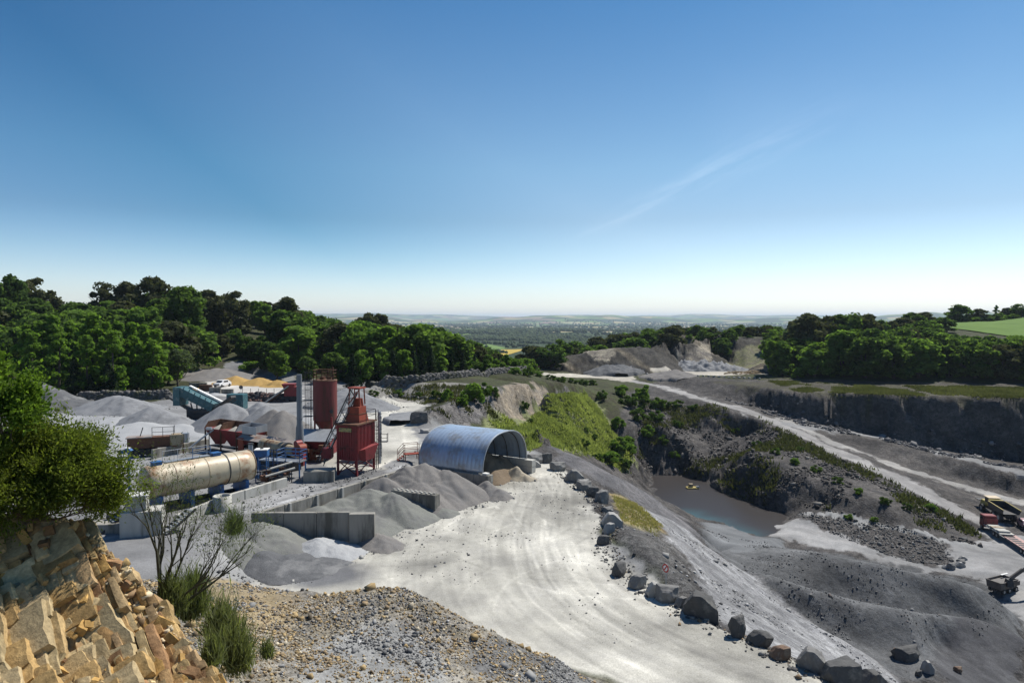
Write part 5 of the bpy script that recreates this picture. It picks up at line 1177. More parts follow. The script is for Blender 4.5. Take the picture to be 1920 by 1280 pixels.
# concrete basin and low container behind tower legs
q = P(598, 903, T); e = empty('weighing_pit', (q.x, q.y, T), .12); tag(e, 'grey concrete basin filled with gravel at the left foot of the red tower', 'basin')
MB().box((0, .6, .35), (2.6, 1.5, 1.2)).build('basin', CONC, e, bevel=.02); MB().box((0, .6, .97), (2.2, 1.1, .06)).build('gravel_fill', bpy.data.materials['bin_gravel'], e)
q = P(672, 872, T); e = empty('steel_container', (q.x, q.y+2.2, T), fa+.05); tag(e, 'pale ribbed container standing behind the legs of the red tower', 'container')
o = MB().box((0, 0, .75), (3.4, 1.6, 1.5)).build('body', CONCL, e); mb = MB(); [mb.box((-1.6+.2*i, -.83, .75), (.07, .05, 1.35)) for i in range(17)]; mb.build('rib', CONCL, o)

# old loading ramp with conveyor machinery, left
a, b = P(285, 860, T), P(392, 838, T); slab_wall('ramp_wall', 'low grey ramp wall rising towards the red bins', a, b, T, T+.95, .3, CONC, 2.5)
q0, q1 = D(236, 836, 70), D(352, 828, 72); ta = q1-q0; ta.z = 0; L = ta.length
e = empty('old_feeder', ((q0.x+q1.x)/2, (q0.y+q1.y)/2, T), math.atan2(ta.y, ta.x)); tag(e, 'long rusty feeder machine with railings and a beige box, beside the ramp wall', 'machine'); zf = 16-71*(813-598)/1280-T
MB().box((-.4, 0, zf-.85), (L-1.2, 1.2, 1.1)).build('trough', RUST, e); MB().box((-1.6, -.1, zf-.26), (L-3.4, 1.5, .1)).build('cover', ROOFT, e)
MB().box((L/2-1.0, -.1, zf-.7), (1.2, 1.2, 1.1)).build('motor_box', BEIGE, e); MB().tube([(L/2-.2, -.1, zf-1.1), (L/2-.2, -.1, zf-.1)], .38, 14).build('drum', GALV, e, smooth=True)
mb = MB(); rail(mb, [(-.4, -.5, zf-.3), (1.6, -.5, zf-.3), (1.6, .5, zf-.3)], 1.0, .025); mb.build('handrail', DKST, e); MB().tube([(-1.6, 0, zf-.3), (-1.3, 0, zf+.7)], .05, 6).build('lever', DKST, e)
for i in range(5): MB().bar((-L/2+.4+i*(L-.8)/4, -.4, 0), (-L/2+.4+i*(L-.8)/4, -.4, zf-1.2), .14).build('leg', RUST, e)
MB().bar((L/2+.1, 0, .5), (L/2+2.6, .2, zf+.15), .5, .12).build('outfeed_belt', GALV, e)
mb = MB()
for i in range(5): mb.tube([(-L/2+.6+i*.5, -.75, .5), (-L/2+.6+i*.5, .2, .5)], .35, 14)
mb.build('roller', RUBBER, e)

# screening machine among the gravel heaps
q = P(365, 790, T); q.y += 3; e = empty('screening_machine', (q.x, q.y, T), -.12); tag(e, 'teal mobile screening machine with dark conveyor arms among the gravel heaps', 'screener')
k_ = q.y/1280
def sm(u, v, dy=0): return Vector(((u-365)*k_*1.0, dy, (790-v)*k_))
a, b = sm(322, 738), sm(388, 768); dirv = (b-a).normalized(); rot = Matrix.Rotation(-math.atan2(dirv.z, dirv.x), 3, 'Y')
o = MB().box((a+b)/2+Vector((0, 0, 0)), ((b-a).length, 1.9, 1.15), M=rot).build('screen_box', TEAL, e)
mb = MB(); mb.box((a+b)/2+rot @ Vector((0, -.98, .5)), ((b-a).length, .06, .14), M=rot); mb.box((a+b)/2+rot @ Vector((0, -.98, -.5)), ((b-a).length, .06, .14), M=rot)
for i in range(6): mb.box((a+b)/2+rot @ Vector((-2.2+.9*i, -.98, .1)), (.12, .07, 1.7), M=rot)
mb.build('stiffener', TEAL, o); MB().box((a+b)/2+rot @ Vector((.3, .75, .85)), ((b-a).length*.98, .5, .12), M=rot).build('cover', WHITE, o)
MB().box(sm(318, 748), (1.0, 2.2, 2.6)).build('head_hood', TEAL, e)
MB().bar(sm(372, 783), sm(432, 746, -1.2), .9, .3).build('product_conveyor', DKST, e); mb = MB(); truss(mb, sm(372, 787), sm(432, 750, -1.2), 1.0, .4, 9, .05); mb.build('conveyor_frame', DKST, e)
MB().bar(sm(340, 775), sm(288, 752, 1.0), .8, .3).build('tail_conveyor', DKST, e)
MB().box(sm(358, 780), (3.4, 1.6, 1.1)).build('chassis', DKST, e)
for s in (-1, 1): MB().box((.3, s*.95, .4), (4.2, .5, .85), taper=.8).build('track', RUBBER, e, bevel=.15)
mb = MB(); [mb.bar(sm(345+6*i, 786), sm(338+12*i, 762), .14) for i in range(4)]; mb.build('strut', DKST, e)
q = P(440, 768, T); e = empty('teal_container', (q.x, q.y+1, T)); tag(e, 'teal steel bin behind the pointed gravel heap', 'container'); MB().box((0, 0, 1.2), (2.6, 2, 2.4)).build('body', TEAL, e, bevel=.05); mb = MB(); [mb.box((-1.1+.55*i, -1.04, 1.2), (.1, .08, 2.2)) for i in range(5)]; mb.build('rib', TEAL, e)

# red crusher and its conveyor at the back
q = P(540, 752, T); e = empty('crusher', (q.x, q.y, T), .1); tag(e, 'small red crusher with a pale inclined conveyor, behind the stack', 'crusher'); k_ = q.y/1280
def cm(u, v, dy=0): return Vector(((u-540)*k_, dy, (752-v)*k_))
MB().box(cm(547, 733), (2.2, 1.8, 1.6)).build('body', RED, e); MB().box(cm(543, 723), (1.6, 1.6, .8), taper=1.4).build('feed_hopper', RED, e)
MB().bar(cm(502, 752, -1.2), cm(543, 722, -.6), .8, .18).build('conveyor', CONCL, e); MB().bar(cm(502, 755, -1.2), cm(543, 725, -.6), .9, .2).build('conveyor_frame', RUST, e)
MB().box(cm(538, 746), (4.6, 1.6, .7)).build('chassis', DKST, e); MB().box(cm(520, 745), (1.3, 1.2, 1.3)).build('engine', BLUE if 0 else DKST, e)
for x in (-1.2, .2, 1.4): MB().tube([(x, -.9, .42), (x, .9, .42)], .45, 14).build('wheel', RUBBER, e, smooth=True)
# sand bays and car at the back
for (u0, u1, v0, v1, lb, m) in [(355, 388, 718, 726, 'low dark bay wall at the back, left piece under the willowy tree', CONC), (374, 398, 722, 733, 'low brown bay wall holding orange sand', RUST), (393, 414, 727, 739, 'low dark bay wall below the white car, middle piece', CONC), (410, 438, 730, 738, 'low dark bay wall below the white car, right piece', CONC)]:
    a = P(u0, v1, T); b = P(u1, v1, T); slab_wall('block_wall', lb, a, b, T, T+(v1-v0)*a.y/1280+.1, .5, m, 2)
q = P(417, 725, T); e = empty('parked_car', (q.x, q.y, T), -1.75); tag(e, 'small white car parked on the pale yard before the ochre sand', 'car')
def car(e, m, s=1.0, van=False):
    prof = [(-2.0,.35),(-2.05,.75),(-1.9,.95),(-1.2,1.0),(-.65,1.5),(.9,1.52),(1.75,1.05),(2.0,.9),(2.0,.35)]
    V = [(x*s, y*s, z*s) for y in (-.85, .85) for x, z in prof]; n = len(prof)
    F = [tuple(range(n)), tuple(range(2*n-1, n-1, -1))]+[(i, i+n, (i+1) % n+n, (i+1) % n) for i in range(n)]
    o = MB().add(V, F).build('body', m, e, bevel=.06)
    MB().add([(-1.22*s, -.7*s, 1.02*s), (-1.22*s, .7*s, 1.02*s), (-.7*s, .62*s, 1.47*s), (-.7*s, -.62*s, 1.47*s)], [(0, 1, 2, 3)]).build('windscreen', GLASS, o).location.x = -.03
    for y in (-.862*s, .862*s): MB().box((.1*s, y, 1.25*s), (1.4*s, .02, .36*s)).build('side_window', GLASS, o)
    for x in (-1.3, 1.3):
        for y in (-.8, .8): MB().tube([(x*s, (y-.1)*s, .33*s), (x*s, (y+.1)*s, .33*s)], .33*s, 16).build('wheel', RUBBER, e, smooth=True)
    for y in (-.6, .6): MB().box((-2.03*s, y*s, .75*s), (.06, .3*s, .14*s)).build('headlight', GLASS, e)
    MB().box((-2.06*s, 0, .5*s), (.05, 1.2*s, .2*s)).build('bumper', DKST, e)
e.rotation_euler[2] = R(75); car(e, mat('white_car_paint', (.8, .8, .8), (.75, .75, .75), 1, .25, bump=0, spec=.5), .95)
q = P(452, 742, T); e = empty('road_sign', (q.x, q.y, T)); tag(e, 'round dark sign on a thin post, seen from behind, beside the far yard', 'sign')
MB().tube([(0, 0, 0), (0, 0, 1.9)], .04, 6).build('post', GALV, e); MB().tube([(0, -.02, 1.6), (0, .02, 1.6)], .36, 20).build('disc', DKST, e)
for i, u in enumerate((455, 470, 485, 500, 514)):
    q = P(u, 739, T); e = empty('fence_post', (q.x, q.y, T)); tag(e, 'thin fence post along the edge of the far yard', 'post', 'fence posts of the far yard'); MB().tube([(0, 0, -.1), (0, 0, 1.1)], .05, 6).build('stake', DKST, e)
q = P(1010, 700, -2); e = empty('marker_post', (q.x, q.y, gz(q.x, q.y))); tag(e, 'dark marker post beside the far road bend', 'post'); MB().tube([(0, 0, -.2), (0, 0, 2.4)], [.35, .22], 10).build('shaft', DKST, e); MB().tube([(0, 0, 2.4), (0, 0, 2.9)], [.2, .12], 10).build('top', RUST, e)
# ------------------------------------------------------------------ pond
q = hits([(1210,905),(1240,890),(1275,882),(1310,890),(1345,905),(1360,925),(1400,930),(1450,948),(1485,965),(1475,1000),(1430,1020),(1380,1010),(1320,985),(1290,1000),(1250,985),(1215,950)])
WP = [P(u, v, -20.0) for u, v in [(1200,905),(1240,888),(1275,878),(1310,884),(1345,898),(1365,920),(1400,930),(1450,946),(1490,962),(1485,1000),(1435,1018),(1380,1006),(1320,992),(1280,985),(1240,965),(1205,935)]]
wm = bpy.data.materials.new('pond_water'); wm.use_nodes = True; t = wm.node_tree; bs = t.nodes['Principled BSDF']; bs.inputs['Roughness'].default_value = .35; bs.inputs['Specular IOR Level'].default_value = .16
at = N(t, 'ShaderNodeAttribute', attribute_name='silt'); x = N(t, 'ShaderNodeMix', data_type='RGBA'); x.inputs['A'].default_value = (.036,.032,.031,1); x.inputs['B'].default_value = (.06,.16,.18,1)
t.links.new(at.outputs['Fac'], x.inputs['Factor']); t.links.new(x.outputs['Result'], bs.inputs['Base Color'])
nn = N(t, 'ShaderNodeTexNoise'); nn.inputs['Scale'].default_value = 1.6; nn.inputs['Detail'].default_value = 4; bp = N(t, 'ShaderNodeBump'); bp.inputs['Strength'].default_value = .12; bp.inputs['Distance'].default_value = .1
tcw = N(t, 'ShaderNodeTexCoord'); t.links.new(tcw.outputs['Object'], nn.inputs['Vector']); t.links.new(nn.outputs[0], bp.inputs['Height']); t.links.new(bp.outputs[0], bs.inputs['Normal'])
x0, x1, y0, y1 = min(p.x for p in WP)-2, max(p.x for p in WP)+2, min(p.y for p in WP)-2, max(p.y for p in WP)+2
xs, ys = np.arange(x0, x1, .7), np.arange(y0, y1, .7); XX, YY = np.meshgrid(xs, ys); ins = inside(np.array([p.to_2d()[:] for p in WP]), XX, YY)
sh = [np.array(P(u, v, -20).to_2d()) for u, v in [(1285,960),(1310,970),(1345,980),(1385,994),(1410,1003)]]
dd = np.full(XX.shape, 99.0)
for a, b in zip(sh[:-1], sh[1:]):
    ab = b-a; tt = np.clip(((XX-a[0])*ab[0]+(YY-a[1])*ab[1])/(ab@ab), 0, 1); dd = np.minimum(dd, np.hypot(XX-a[0]-tt*ab[0], YY-a[1]-tt*ab[1]))
silt = .42*np.clip(1-(dd+1.2*fbm(XX/4, YY/4))/5.0, 0, 1)**1.6
ok = (ins[:-1, :-1] | ins[1:, 1:]); j_, i_ = np.nonzero(ok); nxx = len(xs); a = j_*nxx+i_
tag(np_mesh('pond', np.stack([XX, YY, np.full(XX.shape, -20.0)], -1).reshape(-1, 3), np.stack([a, a+1, a+nxx+1, a+nxx], -1), wm, cols={'silt': silt.ravel()}, smooth=True), kind='structure').name = 'water'
q = P(1298, 915, -20); e = empty('pontoon', (q.x, q.y, -20)); tag(e, 'small yellowish pump raft floating on the dark pond', 'raft')
MB().box((0, 0, .12), (2.6, 1.4, .3)).build('float', YEL, e, bevel=.08); MB().box((-.3, .1, .6), (.8, .7, .7)).build('pump', BEIGE, e); MB().tube([(.7, -.3, .25), (1.3, -.6, .5), (1.0, .3, .35)], .14, 8).build('hose', WHITE, e, smooth=True)

# ------------------------------------------------------------------ gravel heaps
def gravel(name, a, b, c=None, sp=9):
    m = mat(name, a, b, sp, .95, bump=.5, bscale=sp*1.3, spec=.1, c=c, cth=.57, cscale=.42); return m
GR = gravel('grey_gravel', (.25,.255,.262), (.17,.173,.18), (.145,.148,.155)); GRD = gravel('dark_gravel', (.125,.127,.132), (.085,.087,.091), (.18,.18,.18))
GRG = gravel('greenish_gravel', (.20,.203,.185), (.14,.143,.13), (.145,.145,.14)); GRB = gravel('brownish_gravel', (.21,.198,.185), (.14,.132,.126), (.15,.145,.142)); GRP = gravel('pale_gravel', (.36,.365,.37), (.28,.285,.29))
SAND = gravel('ochre_sand', (.42,.275,.10), (.31,.20,.075), sp=4); BRN = gravel('brown_gravel', (.20,.155,.105), (.13,.10,.075)); TANS = gravel('tan_sand', (.34,.30,.235), (.25,.22,.17))
FOOT = []
def heap(label, cones, m, res=.18, name='gravel_heap', cat='heap', rough=.06, base=None, group=None):
    """cones: (x, y, height above ground, radius[, squash angle, squash])"""
    FOOT.extend((c[0], c[1], c[3]) for c in cones if c[1] < 115 and c[2] > .5)
    xs0 = min(c[0]-c[3]*1.1 for c in cones); xs1 = max(c[0]+c[3]*1.1 for c in cones); ys0 = min(c[1]-c[3]*1.1 for c in cones); ys1 = max(c[1]+c[3]*1.1 for c in cones)
    xs, ys = np.arange(xs0, xs1+res, res), np.arange(ys0, ys1+res, res); XX, YY = np.meshgrid(xs, ys)
    gnd = gzv(XX, YY); hh = np.full(XX.shape, -1.0)
    for c in cones:
        cx, cy, h, r = c[:4]; dx, dy = XX-cx, YY-cy
        g0 = gz(cx, cy) if base is None else base
        ang = np.arctan2(dy, dx); rk = r*(1+.10*np.sin(ang*2+cx)+.06*np.sin(ang*3+cy*2)+.05*np.sin(ang*7+cx*3))
        t_ = np.hypot(dx, dy)/rk; e_ = .09
        pr = 1-(np.sqrt(t_*t_+e_*e_)-e_)/(math.sqrt(1+e_*e_)-e_); pr = np.where(t_ < .8, pr, pr*.75+.25*.2*np.clip((1.1-t_)/.3, 0, 1))
        hh = np.maximum(hh, np.where(t_ < 1.1, (g0-gnd)+h*pr, -1))
    hh += np.where(hh > .12, .05*vn(ang*9, t_*1.5, s=3)+.03*vn(ang*24, t_*3, s=4), 0)*np.clip(hh, 0, 1)
    hh += rough*fbm(XX/1.6, YY/1.6, None, 4, int(abs(cones[0][0])*7) % 50)*np.clip(hh*2, 0, 1)+.03*fbm(XX/.35, YY/.35, None, 2, 3)
    zz = np.where(hh > 0, gnd+hh, gnd-.12); k = (hh > 0)
    ok = k[:-1, :-1] | k[1:, :-1] | k[:-1, 1:] | k[1:, 1:]; j_, i_ = np.nonzero(ok); n = len(xs); a = j_*n+i_
    Q_ = np.stack([a, a+1, a+n+1, a+n], -1); u, inv = np.unique(Q_, return_inverse=True)
    cx, cy = cones[0][:2]; o0 = np.array([cx, cy, gz(cx, cy)])
    o = np_mesh(name, np.stack([XX, YY, zz], -1).reshape(-1, 3)[u]-o0, inv.reshape(-1, 4), m, smooth=True); o.location = o0; tag(o, label, cat, group); return o
def hp(u, v, y, zb=None):              # cone whose tip is seen at (u,v) at distance y
    p = D(u, v, y); return p.x, p.y, p.z-(gz(p.x, p.y) if zb is None else zb)
def cone_at(u, v, y, r, zb=None):
    x, y_, h = hp(u, v, y, zb); return (x, y_, max(h, .3), r)
heap('broad pale grey gravel heap behind the bush, flat-topped', [cone_at(218,741,106,6.4), cone_at(232,742,105,5.6)], GR, .25)
heap('pointed grey gravel heap beside the screening machine, darker patch on its side', [cone_at(284,762,91,5.2), cone_at(300,766,91,4.6)], GR, .22)
heap('low spread of pale gravel at the foot of the two heaps on the left', [cone_at(265,792,86,7), cone_at(340,796,86,5.5), cone_at(225,782,92,5.5)], GRP, .3)
heap('sharp-pointed grey gravel heap behind the red bins', [cone_at(428,755,88,5.2)], GR, .2)
heap('grey gravel heap with a long crest behind the red bins, left of the stack', [cone_at(487,753,90,4.8), cone_at(500,760,88,5)], GR, .2)
heap('large grey gravel heap with a pale scooped side, touching the stack', [cone_at(512,768,83,4.6), cone_at(530,769,82,4.4), cone_at(545,776,82,3.8)], GRB, .2)
heap('pale gravel heap seen between the stack and the silo', [cone_at(575,775,88,5)], GRP, .22)
heap('mid grey gravel heap behind the red hoist, on the pale yard', [cone_at(652,727,112,6.5), cone_at(672,735,108,6)], GR, .25)
heap('smaller grey gravel heap with a sharp tip right of the hoist head', [cone_at(684,727,126,5.5)], GR, .25)
heap('dark grey gravel heap half hidden behind the left bush', [cone_at(66,711,112,6.5), cone_at(92,727,110,6), cone_at(130,746,108,5)], GRD, .3, rough=.3)
heap('wide dark grey gravel heap at the back of the far yard', [cone_at(405,690,164,8.5), cone_at(420,691,164,8)], GRB, .35)
heap('grey gravel heap behind the willowy tree in the far yard', [cone_at(370,690,172,8)], GRB, .4)
heap('ochre sand heap beside the white car', [cone_at(441,705,150,4.6)], SAND, .3, 'sand_heap')
heap('ochre sand heap in the middle of the far yard row', [cone_at(486,708,148,4.4)], SAND, .3, 'sand_heap')
heap('small rough ochre sand heap at the right end of the far yard row', [cone_at(520,712,144,3.4)], SAND, .3, 'sand_heap', rough=.25)
heap('orange sand in the low bay under the willowy tree', [cone_at(368,727,137,2.4)], SAND, .2, 'sand_heap')
heap('heap of pale broken stone in front of the low bay walls', [cone_at(418,738,131,2.5), cone_at(405,742,128,2.2), cone_at(450,742,128,2)], GRP, .25, rough=.3)
# bays
heap('large greenish grey gravel heap in the bay behind the nearest wall', [cone_at(640,935,54.2,4.9,0), cone_at(690,918,55.5,4.6,0), cone_at(600,950,52.5,4.2,0), cone_at(660,960,52,4.2,0), cone_at(735,925,55,3.6,0)], GRG, .12, base=0)
heap('tall pinkish grey gravel heap against the hangar wall', [cone_at(795,868,60.8,5.2,0), cone_at(765,874,60.2,4.6,0), cone_at(835,880,60.5,3.9,0), cone_at(720,893,58.2,3.6,0), cone_at(790,905,58.2,3.9,0)], GRB, .12, base=0)
heap('greenish gravel cone leaning on the left end of the nearest bay wall', [cone_at(481,978,46.4,4.3,0), cone_at(440,1010,44.2,3.6,0)], GRG, .12, base=0)
heap('low dark gravel apron in front of the nearest bay wall', [(-14.6,43.8,.7,3.0), (-16.2,43.8,1.0,3.0), (-12.8,43.6,.45,2.2), (-14.6,42.9,.45,2.0)], GRD, .14, base=0)
heap('small pale gravel cone at the foot of the nearest bay wall', [cone_at(597,1008,46.6,2.3,0), (-12.2,46.1,.55,2.2)], GRP, .1, base=0)
heap('little grey gravel pile at the road end of the nearest bay wall', [(-9.6,48.3,.75,1.7), (-8.9,47.6,.4,1.4)], GRB, .1, base=0)
heap('little grey gravel pile beside the short block wall end', [(-5.8,55.6,.5,1.5)], GRG, .1, base=0)
heap('small steep gravel pile under the hangar corner block', [(-2.3,61.9,1.25,1.9), (-1.2,61.0,.7,1.4)], GRB, .1, base=0)
heap('brown gravel heap filling the back of the hangar', [(-4.6,70.4,3.3,5.0), (-3.2,68.9,2.6,3.6), (-1.2,70.6,1.9,2.6)], BRN, .14, base=0)
heap('tan sand pile with a cut face at the hangar mouth', [(.5,68.3,1.2,1.4), (1.2,67.8,.65,1.2)], TANS, .1, 'sand_heap', base=0, rough=.18)
heap('grey spill of gravel at the road edge behind the hangar', [cone_at(775,800,95,4)], GR, .25)
# upper far quarry heaps
heap('dark flat-topped heap on the far quarry floor', [cone_at(1140,683,236,7), cone_at(1165,683,236,7.5), cone_at(1125,689,234,5)], GRD, .45, rough=.25)
heap('brown grassy heap at the lip of the far quarry floor', [cone_at(1265,693,226,9), cone_at(1240,698,226,7)], GRB, .45, rough=.25)
heap('long heap of grey broken rock in the far quarry', [cone_at(1290,676,255,9), cone_at(1320,675,255,9), cone_at(1350,679,254,9), cone_at(1375,687,252,7)], GR, .45, rough=.9)
heap('reddish brown heap below the far quarry face', [cone_at(1225,684,262,8), cone_at(1205,676,264,8)], BRN, .5, rough=.5)

# ------------------------------------------------------------------ boulders
def boulder_mesh(seed, blocky=.75, cuts=8):
    g = np.random.default_rng(seed); n = 14
    V = []; F = []
    # cube sphere grid
    idx = {}
    def vid(p):
        k = tuple(np.round(p, 5))
        if k not in idx: idx[k] = len(V); V.append(np.array(p, float))
        return idx[k]
    for ax in range(3):
        for s in (-1, 1):
            for i in range(n):
                for j in range(n):
                    q = []
                    for (a, b) in ((i, j), (i+1, j), (i+1, j+1), (i, j+1)):
                        p = [0, 0, 0]; p[ax] = s; p[(ax+1) % 3] = -1+2*a/n; p[(ax+2) % 3] = -1+2*b/n; q.append(vid(p))
                    F.append(q if s > 0 else q[::-1])
    V = np.array(V); sph = unit(V); V = V*blocky+sph*1.15*(1-blocky)
    for i in range(cuts):
        nrm_ = unit(g.normal(size=3)); dd_ = g.uniform(.80, 1.12); k = V @ nrm_-dd_; V -= np.clip(k, 0, None)[:, None]*nrm_
    V += unit(V)*(.045*fbm(V[:, 0]*1.6+seed, V[:, 1]*1.6, V[:, 2]*1.6, 3, seed)+.035*fbm(V[:, 0]*5, V[:, 1]*5, V[:, 2]*5+seed, 3, seed+9))[:, None]
    V += np.array([0, 0, 1])*.03*np.sign(np.sin(V[:, 2:3]*9+V[:, 0:1]*2))*0
    o = np_mesh('boulder', V*.5, np.array(F), None, smooth=True); me = o.data; bpy.data.objects.remove(o); me.set_sharp_from_angle(angle=R(32)); return me
BM = [boulder_mesh(100+i, (.92, .8, .62, .95, .86, .7)[i]) for i in range(6)]
ROCKM = mat('grey_boulder', (.20,.195,.185), (.12,.117,.113), 2.2, .9, bump=.7, bscale=9, c=(.28,.275,.26), cth=.58, cscale=1.1); ROCKD = mat('dark_boulder', (.10,.098,.095), (.06,.06,.06), 2, .9, bump=.7, bscale=9, c=(.17,.165,.15), cth=.6, cscale=1.3)
ROCKR = mat('rusty_boulder', (.19,.12,.08), (.11,.08,.06), 2, .9, bump=.7, bscale=9, c=(.25,.20,.15), cth=.56); ROCKP = mat('pale_boulder', (.34,.33,.31), (.24,.235,.225), 2, .9, bump=.6, bscale=9)
BMAT = {}
def boulder(u, v, wpx, hpx, label, m=ROCKM, k=0, rz=0, depth=.85, tilt=0, group='boulders along the road edge', name='boulder', p=None):
    p = p or on_ground(u, v); s = p.y/FPX; wd, ht = wpx*s*.93, hpx*s*.93
    key = (k, m.name)
    if key not in BMAT: me = BM[k].copy(); me.materials.clear(); me.materials.append(m); BMAT[key] = me
    o = bpy.data.objects.new(name, BMAT[key]); COL.objects.link(o)
    o.scale = (wd*1.08, wd*depth, ht*1.25); o.location = (p.x, p.y+wd*depth*.42, p.z+ht*.33); o.rotation_euler = (tilt, tilt*.5, rz); tag(o, label, 'boulder', group); return o
for a in [
 (976,862,14,24,'dark upright slab boulder leaning at the right foot of the hangar',ROCKD,0,.2,.7,.25), (1003,868,28,17,'flat grey boulder just behind the hangar corner, with grass beside it',ROCKM,3,.1),
 (1003,876,20,13,'low pale-topped boulder in front of the flat one by the hangar',ROCKP,0,.3), (1022,868,22,20,'squarish dark boulder right of the pale-topped one by the hangar',ROCKD,1,.5),
 (1046,883,28,17,'long low boulder, first after the gap below the hangar group',ROCKM,3,.15), (1077,904,32,26,'big blocky boulder with a sunlit top, second below the hangar group',ROCKM,0,.35),
 (1094,912,22,14,'flat slab resting against the block behind the second boulder',ROCKP,3,.2), (1096,920,28,18,'wide layered boulder under the flat slab',ROCKM,3,.1), (1111,932,22,20,'rounded dark boulder, left one of the close pair at the bend',ROCKD,2,.4),
 (1128,944,24,24,'rounded grey boulder, right one of the close pair at the bend',ROCKM,1,.8), (1140,960,20,12,'small flat boulder half sunk at the bend',ROCKM,3,.4), (1148,986,36,30,'large split boulder with a pale top where the dry grass begins',ROCKP,0,.2),
 (1142,1001,20,22,'pointed pale boulder standing in front of the split one',ROCKP,5,.6), (1131,1022,22,19,'small dark round boulder at the inside of the bend',ROCKD,2,.3), (1161,1080,29,26,'dark round boulder below the rock knoll',ROCKD,2,1.1),
 (1196,1104,30,27,'round grey boulder in front of the knoll, right of the dark one',ROCKM,5,.5), (1229,1120,30,30,'blocky boulder with a white sunlit top, left of the sign block',ROCKP,0,.35), (1254,1130,44,32,'squared stone block carrying the round sign',ROCKM,3,-.25),
 (1278,1138,20,20,'small broken boulder between the sign block and the largest one',ROCKM,5,.5), (1318,1160,62,50,'largest boulder, a tall dark block with a cleft top beside the road',ROCKD,0,-.15), (1386,1196,30,42,'tall dark upright boulder right of the largest one',ROCKD,3,.5),
 (1428,1212,38,30,'dark tilted boulder with a sharp edge, next after the tall upright one',ROCKD,5,.4,.85,.4), (1466,1238,34,26,'rust-brown angular boulder among small rubble',ROCKR,5,.3), (1529,1262,50,46,'big grey boulder with a pale sunlit top near the lower right',ROCKM,0,-.2),
 (1584,1290,62,44,'wide dark boulder cut by the bottom edge',ROCKD,1,.2), (1640,1300,50,40,'dark boulder at the bottom edge, right of the wide one',ROCKD,0,.5), (1706,1240,52,26,'long dark slab boulder at the foot of the spoil heap',ROCKD,3,.35,.6), (1682,1226,14,11,'small orange-topped stone left of the long dark slab',ROCKR,2,.2),
 (1742,1262,20,26,'upright pale-topped stone right of the long dark slab',ROCKP,0,.2), (1799,1262,14,11,'small rust-brown stone at the far lower right',ROCKR,3,.1), (1724,1268,12,12,'small dark stone just left of the upright pale-topped stone',ROCKD,1,.6),
 (784,792,32,24,'large dark boulder at the tip of the rock spur behind the hangar',ROCKD,2,.3), (797,812,20,8,'pale flat slab lying on the yard behind the hangar',ROCKP,3,.2)]:
    boulder(*a)
for i, (u, v, w_, h_) in enumerate([(1808,1050,12,8),(1805,1057,14,8),(1803,1064,15,11),(1787,1068,14,13),(1776,1066,12,7)]):
    boulder(u, v, w_, h_, 'squared stone in the little row on the pit floor', (ROCKP, ROCKM)[i % 2], (0, 3)[i % 2], .1*i, .9, group='squared stones on the pit floor')
boulder(1810, 1014, 15, 6, 'lone flat dark slab lying on the pit floor near the red lorry', ROCKD, 3, .2)
for i in range(13):
    u = 733+i*8.2+rng.uniform(-2, 2); v = np.interp(u, [733, 838], [744, 752]); boulder(u, v, rng.uniform(7, 10), rng.uniform(5, 7), 'rounded dark stone in the row along the far edge of the pale yard', ROCKD if i % 3 else ROCKM, i % 6, i, group='stones along the far yard edge')
for i in range(26):
    u = 1185+i*9.6; p = on_ground(u, np.interp(u, [1185, 1440], [700.5, 711])); boulder(u, 700, 5.2, 3.2, 'pale square block in the row edging the far bench', ROCKP, 3, i*.3, group='edge blocks of the far bench', name='edge_block', p=p)

# round prohibition sign on the block
q = D(1251, 1113, 39.6); e = empty('road_sign', (q.x, q.y+.35, 0)); tag(e, 'round red and white sign on a thin pole above the roadside boulders', 'sign'); zs = 16-39.9*(1070-598)/1280; zb = gz(q.x, q.y+.35)
MB().tube([(0, 0, zb-.1), (0, 0, zs+.3)], .035, 8).build('pole', GALV, e)
rot = Matrix.Rotation(R(-58), 3, 'Z')
SR = mat('sign_red', (.5, .03, .03), (.4, .03, .03), 2, .4, bump=0); SW = mat('sign_white', (.8, .8, .78), (.7, .7, .68), 2, .4, bump=0)
def disc(r, y, m, nm): MB().tube([rot @ Vector((0, y, 0))+Vector((0, 0, zs)), rot @ Vector((0, y-.012, 0))+Vector((0, 0, zs))], r, 28).build(nm, m, e)
disc(.25, -.03, SR, 'disc'); disc(.165, -.044, SW, 'face'); MB().box(rot @ Vector((0, -.062, 0))+Vector((0, 0, zs)), (.07, .01, .36), M=rot @ Matrix.Rotation(R(38), 3, 'Y')).build('bar', SR, e)

# ------------------------------------------------------------------ banks of heaped stones
def stone_bank(label, pts, wd, ht, n, m, seed):
    g = np.random.default_rng(seed); pts = np.array(pts); seg = np.hypot(*np.diff(pts, axis=0).T); cs = np.concatenate([[0], np.cumsum(seg)]); s = g.uniform(0, cs[-1], n)
    x = np.interp(s, cs, pts[:, 0]); y = np.interp(s, cs, pts[:, 1]); o_ = g.normal(size=n)*wd*.33; zz = ht*np.clip(1-(o_/wd)**2*3, 0, 1)*g.uniform(.2, 1, n)
    x += o_*.5; y += o_*.8; V, F = blobs(np.stack([x, y, gzv(x, y)+zz*.8], -1), g.uniform(.22, .5, n), seed, .3, .8)
    return tag(np_mesh('stone_bank', V, F, m), label, 'stone bank')
SBM = mat('bank_stones', (.15,.145,.135), (.075,.07,.07), 1.6, .9, bump=.3, c=(.09,.09,.045), cth=.58, cscale=.5)
a_ = hits([(690,724),(730,721),(790,716),(860,708),(920,702),(985,696)]); stone_bank('long grey bank of heaped stones below the spruce row', a_[:, :2], 1.2, 1.5, 2400, SBM, 5)
